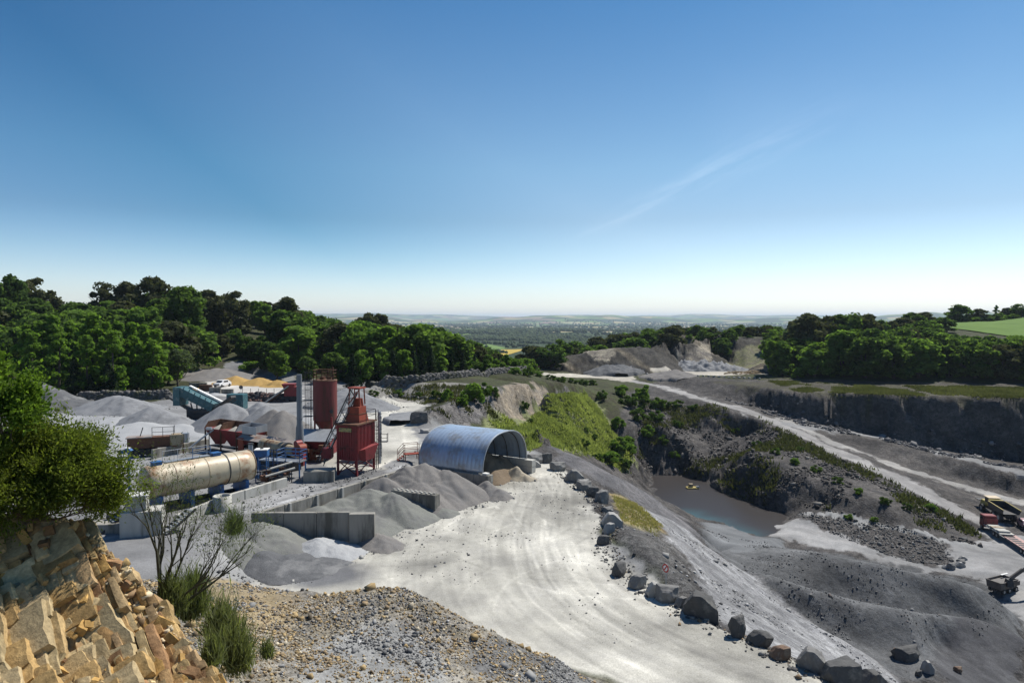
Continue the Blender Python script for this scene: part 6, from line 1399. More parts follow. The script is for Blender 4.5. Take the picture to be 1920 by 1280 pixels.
a_ = [tuple(P(u, v, T).to_2d()) for u, v in [(145,752),(200,750),(260,750),(318,748)]]; stone_bank('dark bank of heaped stones behind the left gravel heaps', a_, 1.3, 1.9, 1300, SBM, 6)
a_ = [tuple(P(u, v, T).to_2d()) for u, v in [(440,752),(480,750),(520,752),(548,752)]]; stone_bank('dark scrap and stone bank in front of the far yard', a_, 2.2, 1.6, 700, mat('scrap_stones', (.10,.095,.095), (.05,.048,.05), .8, .85, c=(.14,.07,.05), cth=.55, cscale=.6), 7)

# ------------------------------------------------------------------ vehicles in the pit
hd = G(1842, 984)-G(1925, 1040); HV = math.atan2(hd.y, hd.x)
def wheels(e, xs, y, r, wd=.32):
    for x in xs:
        for s in (-1, 1):
            o = MB().tube([(x, s*y-wd/2, r), (x, s*y+wd/2, r)], r, 18).build('wheel', RUBBER, e, smooth=True); MB().tube([(x, s*y-wd/2-.01, r), (x, s*y+wd/2+.01, r)], r*.5, 14).build('rim', GALV, o)
q = on_ground(1853, 992); e = empty('flatbed_lorry', q, HV); e.rotation_euler[1] = R(2); e.scale = (.82,)*3; tag(e, 'red flatbed lorry with pale boards on its bed, driving on the pit floor', 'lorry')
o = MB().box((0, 0, 1.85), (2.1, 2.5, 2.3), taper=.94).build('cab', RED, e, bevel=.1)
MB().box((1.03, 0, 2.3), (.06, 2.1, .85)).build('windscreen', GLASS, o)
for s in (-1, 1): MB().box((.25, s*1.235, 2.35), (1.0, .04, .75)).build('side_window', GLASS, o)
MB().box((1.06, 0, 1.0), (.1, 2.4, .4)).build('bumper', DKST, e)
for s in (-.85, .85): MB().box((1.09, s, 1.35), (.08, .4, .22)).build('headlight', WHITE, e)
MB().box((-4.6, 0, 1.15), (7.4, 2.45, .16)).build('bed', CONCL, e); MB().box((-1.25, 0, 1.8), (.1, 2.45, 1.2)).build('headboard', RED, e); MB().box((-3, 0, .8), (8.2, .9, .35)).build('chassis', DKST, e)
for i in range(4): MB().box((-2.7-1.35*i, .1, 1.35+.08*(i % 2)), (1.2, 2.0, .28)).build('load_board', CONCL if i != 1 else BEIGE, e)
wheels(e, (.2, -5.2, -6.5), 1.05, .5)
q2 = on_ground(1903, 1022); e = empty('flatbed_trailer', q2, HV); e.scale = (.85,)*3; tag(e, 'long pinkish flatbed trailer standing behind the red lorry', 'trailer')
PNK = mat('faded_pink_paint', (.42,.25,.22), (.32,.2,.18), 2, .6, c=(.2,.14,.12)); o = MB().box((-2.0, 0, 1.05), (9.5, 2.4, .15)).build('bed', PNK, e)
mb = MB(); [mb.box((-6+1.2*i, .25, 1.15), (.7, 1.4, .05)) for i in range(7)]; mb.build('board', DKST, o); MB().box((-2, 0, .75), (9.3, .8, .35)).build('chassis', DKST, e); wheels(e, (-4.8, -5.9), 1.0, .45); MB().bar((2.7, 0, .8), (4.2, 0, .7), .2).build('drawbar', RUST, e)
q = on_ground(1868, 968); e = empty('dump_truck', q, HV+.05); e.scale = (.92,)*3; tag(e, 'yellow-cabbed articulated dump truck with a dark tipping body, behind the red lorry', 'dump truck')
o = MB().box((1.6, 0, 2.5), (1.9, 2.0, 1.5), taper=.9).build('cab', YEL, e, bevel=.08); MB().box((1.6, 0, 3.3), (2.1, 2.2, .12)).build('roof', TANS and mat('cream_roof', (.6, .5, .36)), o)
MB().box((2.52, 0, 2.65), (.05, 1.7, .8)).build('windscreen', GLASS, o)
for s in (-1, 1): MB().box((1.6, s*.99, 2.65), (1.4, .05, .75)).build('side_window', GLASS, o)
MB().box((3.4, 0, 1.75), (2.0, 1.9, 1.1), taper=.85).build('bonnet', YEL, e, bevel=.1); MB().box((0, 0, 1.15), (9.0, 1.0, .5)).build('chassis', DKST, e)
V = [(0, -1.3, 1.6), (0, 1.3, 1.6), (0, 1.45, 2.9), (0, -1.45, 2.9), (-5.2, -1.3, 1.8), (-5.2, 1.3, 1.8), (-5.6, 1.45, 2.6), (-5.6, -1.45, 2.6)]
o = MB().add(V, [(0, 1, 5, 4), (0, 4, 7, 3), (1, 2, 6, 5), (0, 3, 2, 1)]).build('tipping_body', DKST, e); o.modifiers.new('thickness', 'SOLIDIFY').thickness = .1
mb = MB(); mb.bar((0, -1.47, 2.92), (-5.6, -1.47, 2.62), .14); mb.bar((0, 1.47, 2.92), (-5.6, 1.47, 2.62), .14); mb.build('rim_rail', YEL, o); MB().box((.25, 0, 3.05), (.6, 2.5, .12)).build('canopy', YEL, o)
wheels(e, (2.9, -1.9, -3.7), 1.15, .8, .55)
MB().box((5.0, 0, 2.0), (1.6, 2.4, .1)).build('front_guard', DKST, e)
q = on_ground(1925, 990); e = empty('pickup', q, HV-.1); tag(e, 'small dark vehicle with a pinkish roof at the right edge behind the lorry', 'car'); car(e, mat('dull_red_car_paint', (.4, .25, .25), (.3, .2, .2), 1, .35, bump=0), 1.0)
# dark tipper trailer and the arm of an excavator cut by the right edge
q = on_ground(1878, 1108); e = empty('tipper_trailer', (q.x, q.y, q.z), .42); e.scale = (.78,)*3; tag(e, 'grey-brown tipper trailer with open box body on the right of the pit floor', 'trailer')
GB = mat('grey_brown_paint', (.13,.115,.105), (.085,.075,.07), 2, .7, bump=.15, c=(.2,.18,.16))
V = []
for z_, k in ((.85, .94), (2.0, 1.0)):
    for x, y in ((-2.2, -1.2), (2.2, -1.2), (2.2, 1.2), (-2.2, 1.2)): V.append((x*k, y*k, z_))
o = MB().add(V, [(0, 3, 2, 1), (0, 1, 5, 4), (1, 2, 6, 5), (2, 3, 7, 6), (3, 0, 4, 7)]).build('box_body', GB, e); o.modifiers.new('thickness', 'SOLIDIFY').thickness = .08
mb = MB(); mb.box((0, -1.2, 2.03), (4.5, .14, .12)); mb.box((0, 1.2, 2.03), (4.5, .14, .12)); mb.box((-2.2, 0, 2.03), (.14, 2.5, .12)); mb.box((2.2, 0, 2.03), (.14, 2.5, .12)); mb.build('rim_rail', GB, o)
MB().box((0, 0, 1.5), (4.2, 2.1, .5)).build('load', GRB, o); MB().box((.6, 0, .6), (5.4, .8, .3)).build('chassis', DKST, e); wheels(e, (-1.2, .2, 2.0), 1.0, .46)
MB().box((3.0, 0, 1.15), (1.1, 1.6, .7)).build('toolbox', GB, e); MB().box((2.2, .9, 2.25), (1.8, .3, .08)).build('white_board', WHITE, e)
q = on_ground(1938, 1118); e = empty('excavator', (q.x, q.y, q.z), 2.9); tag(e, 'excavator at the right edge of the photo, its dark arm reaching into view', 'excavator')
MB().box((-2.2, 0, 1.6), (3.0, 2.4, 1.4)).build('house', GB, e, bevel=.1); o = MB().box((-1.2, .8, 2.4), (1.4, 1.0, 1.6)).build('cab', GB, e); MB().box((-.48, .8, 2.6), (.05, .9, 1.1)).build('windscreen', GLASS, o)
for s in (-1, 1): MB().box((-2.0, s*1.1, .45), (3.8, .55, .9), taper=.85).build('track', RUBBER, e, bevel=.15)
MB().bar((-.8, -.1, 2.2), (1.2, -.1, 3.3), .4, .5).build('boom', GB, e); o = MB().bar((1.2, -.1, 3.3), (2.6, -.1, 2.0), .3, .38).build('stick', GB, e); MB().box((2.7, -.1, 1.5), (.8, 1.0, .9), taper=.7).build('bucket', DKST, o)
# timber pile on the far quarry floor
lg = mat('old_timber', (.38,.30,.19), (.27,.21,.14), 3, .85); c_ = G(1403, 702)
for i in range(26):
    x = c_.x-7+rng.uniform(0, 11.5); z = c_.z+.25+rng.uniform(0, 1.7)*(1-abs((x-c_.x+1)/8)); a = rng.uniform(-.5, .5); L = rng.uniform(2, 4)
    o = MB().tube([(-L/2, 0, 0), (0, .04, .02), (L/2, 0, 0)], [.17, .16, .13], 7).build('timber_log', lg, None, smooth=True); o.location = (x, c_.y+rng.uniform(-1, 1.5), z); o.rotation_euler = (0, rng.uniform(-.3, .3), a); tag(o, 'pale timber log in the tangled pile at the right end of the far quarry floor', 'log', 'logs of the timber pile')

# ------------------------------------------------------------------ scree, rubble and loose stones
cube_v = np.array([(x, y, z) for z in (-1, 1) for y in (-1, 1) for x in (-1, 1)], float)
cube_f = np.array([(0,2,3,1), (4,5,7,6), (0,1,5,4), (1,3,7,5), (3,2,6,7), (2,0,4,6)])
def shards(n, g, flat=.6, jit=.45):
    """n angular stones: skewed blocks in random attitudes"""
    V = cube_v[None]*g.uniform(.45, 1.0, (n, 1, 3))*np.array([1, .8, flat]); V = V+jit*g.uniform(-1, 1, (n, 8, 3))*.5
    a, b, c = g.uniform(0, 6.28, n)[:, None], g.normal(size=n)[:, None]*.5, g.normal(size=n)[:, None]*.4
    x, y, z = V[..., 0], V[..., 1], V[..., 2]
    y, z = y*np.cos(b)-z*np.sin(b), y*np.sin(b)+z*np.cos(b); x, z = x*np.cos(c)-z*np.sin(c), x*np.sin(c)+z*np.cos(c)
    return np.stack([x*np.cos(a)-y*np.sin(a), x*np.sin(a)+y*np.cos(a), z], -1)
def stones(name, label, x, y, s, mcol, seed, cat='stones', lift=.2, flat=.6):
    g = np.random.default_rng(seed); n = len(x); z = gzv(x, y)
    V = shards(n, g, flat)*s[:, None, None]+np.stack([x, y, z+lift*s], -1)[:, None]
    F = (cube_f[None]+8*np.arange(n)[:, None, None]).reshape(-1, 4); c = mcol(n, x, y, g)
    return tag(np_mesh(name, V.reshape(-1, 3), F, STM, cols={'stone': np.repeat(c, 8, 0)}), label, cat, kind='stuff')
STM = bpy.data.materials.new('loose_stone'); STM.use_nodes = True; t = STM.node_tree; bs = t.nodes['Principled BSDF']; bs.inputs['Roughness'].default_value = .9; bs.inputs['Specular IOR Level'].default_value = .15
at = N(t, 'ShaderNodeAttribute', attribute_name='stone'); t.links.new(at.outputs['Color'], bs.inputs['Base Color'])
def pal(cols, pw):
    cols = np.array(cols); pw = np.array(pw)/sum(pw)
    def f(n, x, y, g): return cols[g.choice(len(cols), n, p=pw)]*g.uniform(.6, 1.35, (n, 1))
    return f
def in_zone(pg, n, seed):
    g = np.random.default_rng(seed); pg = np.asarray(pg)[:, :2]; out = np.zeros((0, 2))
    while len(out) < n:
        q = g.uniform(pg.min(0), pg.max(0), (n*2, 2)); out = np.concatenate([out, q[inside(pg, q[:, 0], q[:, 1])]])
    return out[:n, 0], out[:n, 1], g
GREYS = pal([(.20,.20,.20), (.11,.11,.112), (.30,.295,.28), (.16,.15,.14)], [3, 4, 1.2, 2])
pg = [(-16,14),(-19,30),(-18,34.5),(-14,34),(-9,33),(-5,32.4),(-1.2,31.8),(1.2,30.2),(4,29.2),(6.2,25),(8,16)]
def mound_cols(n, x, y, g):
    k = np.clip(.5+.9*fbm(x/2.6, y/2.6, None, 3, 21)-(x+6)*.03, 0, 1)
    a = np.array([(.34,.25,.13), (.24,.18,.11), (.42,.37,.28), (.17,.14,.1)])[g.choice(4, n, p=[.4, .3, .15, .15])]; b = np.array([(.22,.22,.215), (.13,.13,.13), (.34,.335,.33), (.085,.085,.088)])[g.choice(4, n, p=[.4, .3, .12, .18])]
    return np.where((g.uniform(0, 1, n) < k)[:, None], a, b)*g.uniform(.65, 1.3, (n, 1))
x, y, g = in_zone(pg, 95000, 1); dens = fbm(x/1.6, y/1.6, None, 3, 33); k = dens > g.uniform(-1.1, .75, len(x)); x, y = x[k], y[k]
s = np.exp(g.normal(-3.6, .5, len(x))); s = np.clip(s, .013, .12)
stones('loose_stones', 'mixed ochre and grey rubble strewn over the near mound', x, y, s, mound_cols, 2)
x, y, g = in_zone(pg, 170, 5); stones('larger_stones', 'larger grey and tan stones lying on the near mound', x, y, np.clip(np.exp(g.normal(-2.15, .35, len(x))), .08, .24), mound_cols, 6)
e0 = np.array([hits([(u, v)])[0][:2] for u, v in [(1040,880),(1100,930),(1140,975),(1125,1025),(1150,1070),(1200,1108),(1290,1155),(1350,1180),(1420,1215),(1500,1258),(1580,1300)]])
def along(pl, n, wd, seed):
    g = np.random.default_rng(seed); sg = np.hypot(*np.diff(pl, axis=0).T); cs = np.concatenate([[0], np.cumsum(sg)]); q = g.uniform(0, cs[-1], n)
    return np.interp(q, cs, pl[:, 0])+g.normal(size=n)*wd, np.interp(q, cs, pl[:, 1])+g.normal(size=n)*wd, g
x, y, g = along(e0, 1500, .55, 3); x += .4; stones('road_edge_rubble', 'dark rubble along the drop beside the loading road', x, y, np.clip(np.exp(g.normal(-2.9, .5, len(x))), .03, .22), pal([(.10,.10,.1), (.2,.195,.18), (.3,.28,.24), (.22,.16,.1)], [4, 3, 1, .6]), 4)
yd_ = [(-38,40),(-34,60),(-14,84),(-4,78),(5,74),(6.5,55),(7,46),(9,38),(14,31),(10,29),(4,30),(-4,34),(-14,36)]
x, y, g = in_zone(yd_, 5000, 51); k = (fbm(x/5, y/5, None, 3, 52) > .38); x, y = x[k], y[k]; stones('spilled_stones', 'small spilled stones scattered over the yard and loading road', x, y, np.clip(np.exp(g.normal(-3.5, .5, len(x))), .015, .12), pal([(.2,.2,.2), (.13,.13,.13), (.32,.31,.28)], [3, 3, 2]), 53)
fx_, fy_, gq_ = [], [], np.random.default_rng(54)
for (a, b, r) in FOOT:
    k = int(26*r); q = gq_.uniform(0, 6.28, k); rr_2 = r*(1+.16*np.abs(gq_.normal(size=k))); fx_.append(a+rr_2*np.cos(q)); fy_.append(b+rr_2*np.sin(q))
x, y = np.concatenate(fx_), np.concatenate(fy_); stones('heap_foot_stones', 'coarse stones rolled out to the feet of the gravel heaps', x, y, np.clip(np.exp(gq_.normal(-2.9, .45, len(x))), .03, .2), pal([(.2,.2,.2), (.14,.14,.14), (.28,.275,.26)], [3, 3, 1.5]), 55)
sc1 = hits([(1155,990),(1300,1010),(1420,1090),(1560,1195),(1700,1275),(1740,1262),(1700,1300),(1560,1250),(1440,1200),(1330,1150),(1250,1100)])
x, y, g = in_zone(sc1, 2200, 8); k = fbm(x/2.2, y/2.2, None, 3, 5) > .1; x, y = x[k], y[k]; stones('slope_scree', 'grey scree on the slope below the road', x, y, np.clip(np.exp(g.normal(-2.9, .55, len(x))), .03, .25), pal([(.26,.26,.26), (.16,.16,.16), (.36,.355,.34)], [3, 2.5, 1.5]), 9)
sc2 = hits([(1200,745),(1330,765),(1460,805),(1600,872),(1720,935),(1830,992),(1840,1025),(1700,985),(1560,960),(1400,935),(1300,885),(1200,860)])
x, y, g = in_zone(sc2, 14000, 10); k = fbm(x/5, y/5, None, 3, 15) > .0; x, y = x[k], y[k]; stones('pit_scree', 'brown-grey scree between the haul road and the pond', x, y, np.clip(np.exp(g.normal(-2.1, .55, len(x))), .06, .8), pal([(.105,.097,.09), (.065,.06,.058), (.17,.16,.145)], [4, 3, 1.5]), 11)
sc3 = hits([(1330,735),(1500,760),(1700,800),(1925,830),(1925,882),(1760,852),(1600,815),(1480,792)])
x, y, g = in_zone(sc3, 5000, 12); k = fbm(x/4, y/4, None, 3, 25) > .05; x, y = x[k], y[k]; stones('wall_scree', 'blue-grey blocks at the foot of the right quarry wall', x, y, np.clip(np.exp(g.normal(-1.95, .55, len(x))), .06, .9), pal([(.12,.12,.125), (.075,.075,.08), (.19,.185,.18)], [4, 3, 1]), 13)
sc4 = hits([(1315,985),(1450,1020),(1560,1045),(1680,1062),(1840,1095),(1890,1150),(1850,1190),(1720,1270),(1560,1190),(1400,1075)])
x, y, g = in_zone(sc4, 15000, 14); k = fbm(x/3, y/3, None, 3, 35) > .2; x, y = x[k], y[k]; stones('spoil_stones', 'dark lumps on the spoil heaps', x, y, np.clip(np.exp(g.normal(-3.3, .55, len(x))), .025, .22), pal([(.13,.131,.133), (.10,.101,.104), (.17,.168,.165), (.14,.12,.11)], [4, 3, 1.2, .5]), 15)
sc5 = hits([(1470,970),(1560,1000),(1700,1052),(1790,1060),(1770,1015),(1680,985),(1560,970)])
x, y, g = in_zone(sc5, 2600, 16); stones('bank_scree', 'stones on the low bank above the ramp track', x, y, np.clip(np.exp(g.normal(-2.55, .55, len(x))), .05, .4), pal([(.13,.13,.13), (.09,.09,.09), (.2,.195,.185)], [4, 3, 1.5]), 17)

# ------------------------------------------------------------------ bushes and grass in the quarry
def bush(u, v, hpx, label, pr, wd=1.0, group=None):
    p = on_ground(u, v); return plant(pr, (p.x, p.y, p.z-.1), max(.5, hpx*p.y/FPX), label, 'bush', group, wd)
for (u, v, h, lb, k, wd) in [(885,752,46,'tall green bush on the spur above the hangar, light one',0,.8), (905,745,36,'dark green bush beside the light one on the spur',2,1.0), (925,740,24,'grey-green bush at the right end of the spur group',3,1.0), (868,758,24,'bright low bush at the left of the spur group',1,1.1), (840,752,30,'grassy shrub on the bank below the stone row',1,.8), (818,748,24,'small shrub on the bank left of the grassy one',3,1.0),
    (700,740,16,'small shrub at the foot of the bank behind the hoist',3,1.2), (745,742,18,'round shrub in the middle of the left bank',2,1.2), (785,744,14,'low shrub farther right on the left bank',3,1.3), (984,766,20,'single green bush on the tan slope',2,.9), (990,705,22,'green bush by the far road bend, left one',2,1.1), (965,702,18,'green bush at the end of the stone bank',0,1.2),
    (1032,712,14,'first bush of the dark row beside the far road',3,1.4), (1052,716,15,'second bush of the dark row beside the far road',2,1.4), (1073,719,15,'third bush of the dark row beside the far road',3,1.4), (1094,722,15,'fourth bush of the dark row beside the far road',2,1.4), (1110,722,14,'last bush of the dark row, nearest the haul road',3,1.3), (1010,706,14,'low bush left of the dark row',0,1.4)]:
    bush(u, v, h, lb, (BSH[0], BSH[1], BSD[0], BSD[1])[k], wd)
for (u, v, h, lb, k, wd) in [(1165,742,26,'green bush at the top of the pit, by the haul road, left one',0,1.1), (1205,745,30,'tallest green bush at the top of the pit by the haul road',1,1.0), (1128,748,22,'bush at the top of the grass slope',2,1.0), (1180,762,30,'dark bush clump at the head of the pit, upper left',2,1.2), (1212,766,30,'dark bush clump at the head of the pit, upper middle',3,1.2), (1240,764,26,'dark bush clump at the head of the pit, upper right',2,1.2), (1195,785,28,'dark bush in the middle of the head of the pit',3,1.3), (1228,790,28,'dark bush right of the middle at the head of the pit',2,1.2),
    (1270,762,18,'low dark bush along the haul road edge, first',3,1.4), (1300,768,16,'low dark bush along the haul road edge, second',2,1.4), (1160,800,26,'green bush beside the rock rib, upper',1,1.1), (1175,820,26,'green bush beside the rock rib, middle',0,1.2), (1155,842,28,'rounded green bush at the lower end of the grass slope',1,1.3), (1180,850,24,'green bush next to the rounded one on the grass slope',0,1.2), (1145,872,26,'broad green bush at the foot of the grass slope',0,1.4), (1170,876,24,'dark green bush at the foot of the grass slope',2,1.3), (1120,868,18,'small bush at the foot of the grass slope, left',3,1.2),
    (1096,846,20,'dark shrub alone on the grass slope, lower',2,1.0), (1115,826,14,'dark shrub alone on the grass slope, upper',3,1.0), (1098,810,10,'small green shrub in the middle of the grass slope',0,1.0), (995,792,12,'dark shrub at the top left of the grass slope',3,1.2), (1210,812,26,'green bush on the rocks right of the rib',1,1.1), (1245,822,22,'grey-green bush on the rocks above the pond',3,1.2), (1262,848,16,'low green growth on the rock above the pond',0,1.4), (1270,800,18,'dark bush at the edge of the shaded bowl',2,1.1),
    (1420,835,18,'bush on the scree below the haul road, upper',2,1.1), (1455,850,16,'bush on the scree below the haul road, beside the upper one',3,1.1), (1490,870,16,'green shrub on the scree, middle',0,1.1), (1530,885,18,'dark shrub on the scree, middle',2,1.2), (1570,905,18,'shrub on the scree right of the middle',3,1.1), (1610,925,16,'green shrub low on the scree',0,1.1), (1660,945,18,'shrub near the thin upper track',2,1.2), (1700,955,16,'shrub beside the haul road bend',3,1.1), (1745,958,18,'green shrub above the pit floor',0,1.2), (1640,975,12,'tuft on the thin upper track',1,1.4), (1590,968,12,'tuft at the start of the thin upper track',1,1.4), (1500,845,12,'shrub on the haul road edge',2,1.2), (1380,800,14,'shrub at the rim of the shaded bowl',3,1.2)]:
    bush(u, v, h, lb, (BSH[0], BSH[1], BSD[0], BSD[1])[k], wd)
gm = leaf_mat('slope_grass', (.17,.21,.08), (.27,.285,.125), .4)
def tufts(name, label, x, y, size, m, seed, per=9, h=.5):
    g = np.random.default_rng(seed); n = len(x)*per; X_ = np.repeat(x, per)+g.normal(size=n)*size*.5; Y_ = np.repeat(y, per)+g.normal(size=n)*size*.5; Z_ = gzv(X_, Y_)
    a = g.uniform(0, 6.28, n); ln = g.normal(size=(n, 2))*.35*h; hh_ = h*g.uniform(.5, 1.3, n); w2 = size*.16*g.uniform(.6, 1.4, n)
    b = np.stack([X_, Y_, Z_-.05], -1); wv = np.stack([np.cos(a)*w2, np.sin(a)*w2, 0*a], -1); tp = b+np.stack([ln[:, 0], ln[:, 1], hh_], -1)
    V = np.stack([b-wv, b+wv, tp], 1).reshape(-1, 3); F = np.arange(3*n).reshape(-1, 3); c = np.repeat(np.repeat(np.clip(.5+.5*fbm(x/4, y/4, None, 3, seed), 0, 1), per)*.7+.3*g.uniform(0, 1, n), 3)
    return tag(np_mesh(name, V, F, m, cols={'leaf': c}), label, 'grass', kind='stuff')
gs = hits([(925,797),(1020,766),(1100,742),(1145,800),(1186,852),(1170,882),(1110,858),(1050,836),(990,822)])
for i in range(13):
    u = 862+i*10.5; v = np.interp(u, [860, 985], [701, 693]); p = G(u, v); x_, y_ = p.x*1.02, p.y*1.02+rng.uniform(1, 5); plant((BSD+BSH)[i % 4], (x_, y_, gz(x_, y_)-.2), rng.uniform(2.2, 4.2), 'bush growing between the long stone bank and the spruce row', 'bush', 'bushes behind the long stone bank', 1.3)
for i in range(14):
    u = 1030+i*29+rng.uniform(-6, 6); v = np.interp(u, [1030, 1100, 1250, 1440], [671, 654, 643, 632]); p = G(u, v); plant((BSD+BSH)[(i*3) % 4], (p.x, p.y+1, gz(p.x, p.y+1)-.3), rng.uniform(1.6, 3.4), 'bush on the crest of the far quarry face', 'bush', 'bushes on the far quarry crest', 1.5)
x, y, g = in_zone(gs, 6000, 21); tufts('slope_grass', 'yellow-green grass and weeds on the quarry slope', x, y, .9, gm, 22, 8, .55)
SCRUB = leaf_mat('scrub_leaves', (.05,.06,.028), (.09,.09,.05), .25)
x, y, g = in_zone(sc2, 3600, 41); k = fbm(x/7, y/7, None, 3, 43) > .26; tufts('pit_scrub', 'low dark scrub on the scree between haul road and pond', x[k], y[k], 1.1, SCRUB, 44, 9, .75)
rd = hits([(1400,785),(1330,757),(1400,776),(1455,800),(1520,833),(1600,870),(1720,932),(1800,972)]); x, y, g = along(rd[:, :2], 70, 1.6, 45); tufts('verge_scrub', 'scrub along the lower edge of the haul road', x-.8, y-2.6, .9, SCRUB, 46, 9, .8)
lb = hits([(700,740),(760,728),(870,724),(905,740),(860,760),(800,760),(760,744)]); x, y, g = in_zone(lb, 900, 47); k = fbm(x/4, y/4, None, 3, 48) > .1; tufts('bank_scrub', 'weeds on the grey bank beside the far yard', x[k], y[k], .7, SCRUB, 49, 8, .5)
sp = hits([(800,775),(860,755),(930,740),(938,785),(900,790),(850,790)]); x, y, g = in_zone(sp, 700, 57); k = fbm(x/3, y/3, None, 3, 58) > .15; tufts('spur_scrub', 'weeds on the rock spur behind the hangar', x[k], y[k], .6, SCRUB, 59, 8, .5)
gs2 = hits([(1010,692),(1060,664),(1130,652),(1250,643),(1240,638),(1090,648),(1020,668),(985,690)]); x, y, g = in_zone(gs2, 4000, 23); tufts('bank_grass', 'grass on the crest of the far quarry', x, y, 1.3, leaf_mat('bank_grass_blades', (.13,.15,.06), (.2,.21,.09), .3), 24, 6, .7)
gs3 = hits([(1440,714),(1600,722),(1925,727),(1925,748),(1700,742),(1500,737)]); x, y, g = in_zone(gs3, 7000, 25); k = fbm(x/6, y/6, None, 3, 9) > -.35; tufts('bench_grass', 'dry grass along the lip of the right bench', x[k], y[k], .8, leaf_mat('bench_grass_blades', (.07,.08,.036), (.135,.135,.07), .3), 26, 6, .45)
gs4 = hits([(1150,930),(1190,940),(1240,985),(1230,1000),(1190,985),(1165,975)]); x, y, g = in_zone(gs4, 700, 27); tufts('dry_grass', 'dry ochre grass at the bend of the road', x, y, .3, leaf_mat('dry_grass_blades', (.26,.25,.13), (.33,.26,.14), .3), 28, 8, .22)
gs5 = hits([(985,832),(1010,826),(1015,838),(990,846)]); x, y, g = in_zone(gs5, 200, 29); tufts('weeds', 'green weeds behind the boulders by the hangar', x, y, .5, gm, 30, 8, .4)
# ------------------------------------------------------------------ near cliff of ochre rock, lower left
EDGE = [(-120,955),(0,962),(90,968),(150,984),(168,1010),(200,1040),(238,1066),(255,1090),(262,1112),(285,1122),(308,1142),(312,1170),(345,1215),(372,1245),(400,1265),(430,1290),(470,1330)]
eu = np.array([a for a, b in EDGE], float); ev = np.array([b for a, b in EDGE], float)
def cliff_dist(u, v):                  # distance of the rock surface as one looks along it
    return np.interp(v, [940, 1000, 1100, 1200, 1300, 1400, 1500], [13.7, 13.2, 12.6, 11.8, 10.9, 10.0, 9.2])+.0026*(np.clip(u, -200, 500)-150)
nu, nv = 460, 380
us = np.linspace(-260, 480, nu); vt = np.linspace(0, 1, nv)
top = np.interp(us, eu, ev)
UU = np.repeat(us[:, None], nv, 1); VV = top[:, None]+(1500-top[:, None])*vt[None]**1.15
yd = cliff_dist(UU, VV)
a_, b_ = (UU-960)/FPX, (640-VV)/FPX; cp, sp_ = math.cos(R(PITCH)), math.sin(R(PITCH)); dx, dy, dz = a_, cp+b_*sp_, -sp_+b_*cp
tt = yd/dy; CX, CY, CZ = dx*tt, yd, CAMZ+dz*tt
# bedding slabs: stepped blocks, dipping to the right and towards the viewer
s1 = CX*.86+CY*.18-CZ*.30; s2 = CZ*.9+CX*.42
warp = .25*vn(CX*1.3, CZ*1.3, CY, 3)
def cells(s, step, seed): 
    k = np.floor(s/step); f = s/step-k; return hsh(k, k*0, k*0, seed), f
right = np.clip((UU-120)/90, 0, 1)
s1 = s1+warp*.5; s2 = s2+warp*.8
A1, B1, p1_, q1_, g1 = voro(s1/.38, s2/.8, 5); A2, B2, p2_, q2_, g2_ = voro(s1/.16, s2/.36, 15); A3, B3, p3_, q3_, g3_ = voro(s1/1.25+.3, s2/.95, 25); A4, B4, p4_, q4_, g4_ = voro(s1/.075, s2/.2, 35)
slab = .40*(A1-.5)+.45*(B1-.5)*p1_+.35*(hsh(np.floor(A1*999), np.floor(B1*999), A1*0, 4)-.5)*q1_; small = .16*(A2-.5)+.22*(B2-.5)*p2_; bigb = .55*(A3-.5)+.45*(B3-.5)*p3_+.30*(hsh(np.floor(A3*999), np.floor(B3*999), A3*0, 3)-.5)*q3_
disp = .35*(right*slab+(1-right)*bigb)-.02+.10*fbm(CX*1.2, CZ*1.2, CY*1.2, 3, 11)+.03*fbm(CX*7, CZ*7, CY*7, 3, 15)
gap = np.where(right > .5, g1, g3_); disp -= .07*np.clip(1-g1/.05, 0, 1)*right+.10*np.clip(1-g3_/.03, 0, 1)*(1-right)+.02*np.clip(1-g2_/.06, 0, 1)
la, blk, bx = A1*right+A3*(1-right), A2, np.where((np.abs(UU-115) < 75) & (np.abs(VV-1165) < 65) & (A3 == A3), 0.0, 0.0)
disp = blur(disp, 1); disp *= np.clip(vt*30, .15, 1)[None]
nrmv = np.array([.10, -.78, .62])
V = np.stack([CX, CY, CZ], -1)+disp[..., None]*nrmv
V[:, 0] += 0
# skirt: the back of the ridge falls away behind the edge
bk = [V[:, 0]+np.array([.05, .15, -.30]), V[:, 0]+np.array([.15, .40, -1.2]), V[:, 0]+np.array([.35, .9, -3.4]), V[:, 0]+np.array([.6, 1.6, -7.0])]
for i, q in enumerate(bk): q += .22*np.stack([vn(q[:, 0]*2, q[:, 2]*2, s=i), vn(q[:, 0]*2, q[:, 1]*2, s=i+4), vn(q[:, 1]*2, q[:, 2]*2, s=i+8)], -1)
V = np.concatenate([np.stack(bk[::-1], 1), V], 1); mV = V.shape[1]
ii, jj = np.meshgrid(np.arange(nu-1), np.arange(mV-1), indexing='ij'); a = ii*mV+jj
Qc = np.stack([a, a+mV, a+mV+1, a+1], -1).reshape(-1, 4)[:, ::-1]
tone = np.clip(.5+.9*(la-.5)+.35*fbm(CX*.9, CZ*.9, CY, 4, 23)+.25*(blk-.5), 0, 1)
cA_ = np.array((.50,.35,.16)); cB_ = np.array((.27,.17,.085)); cG = np.array((.46,.39,.27)); cW = np.array((.50,.44,.33))
gcol = np.clip(fbm(CX*.7+5, CZ*.7, CY*.7, 4, 29)*1.3+.1, 0, 1)[..., None]
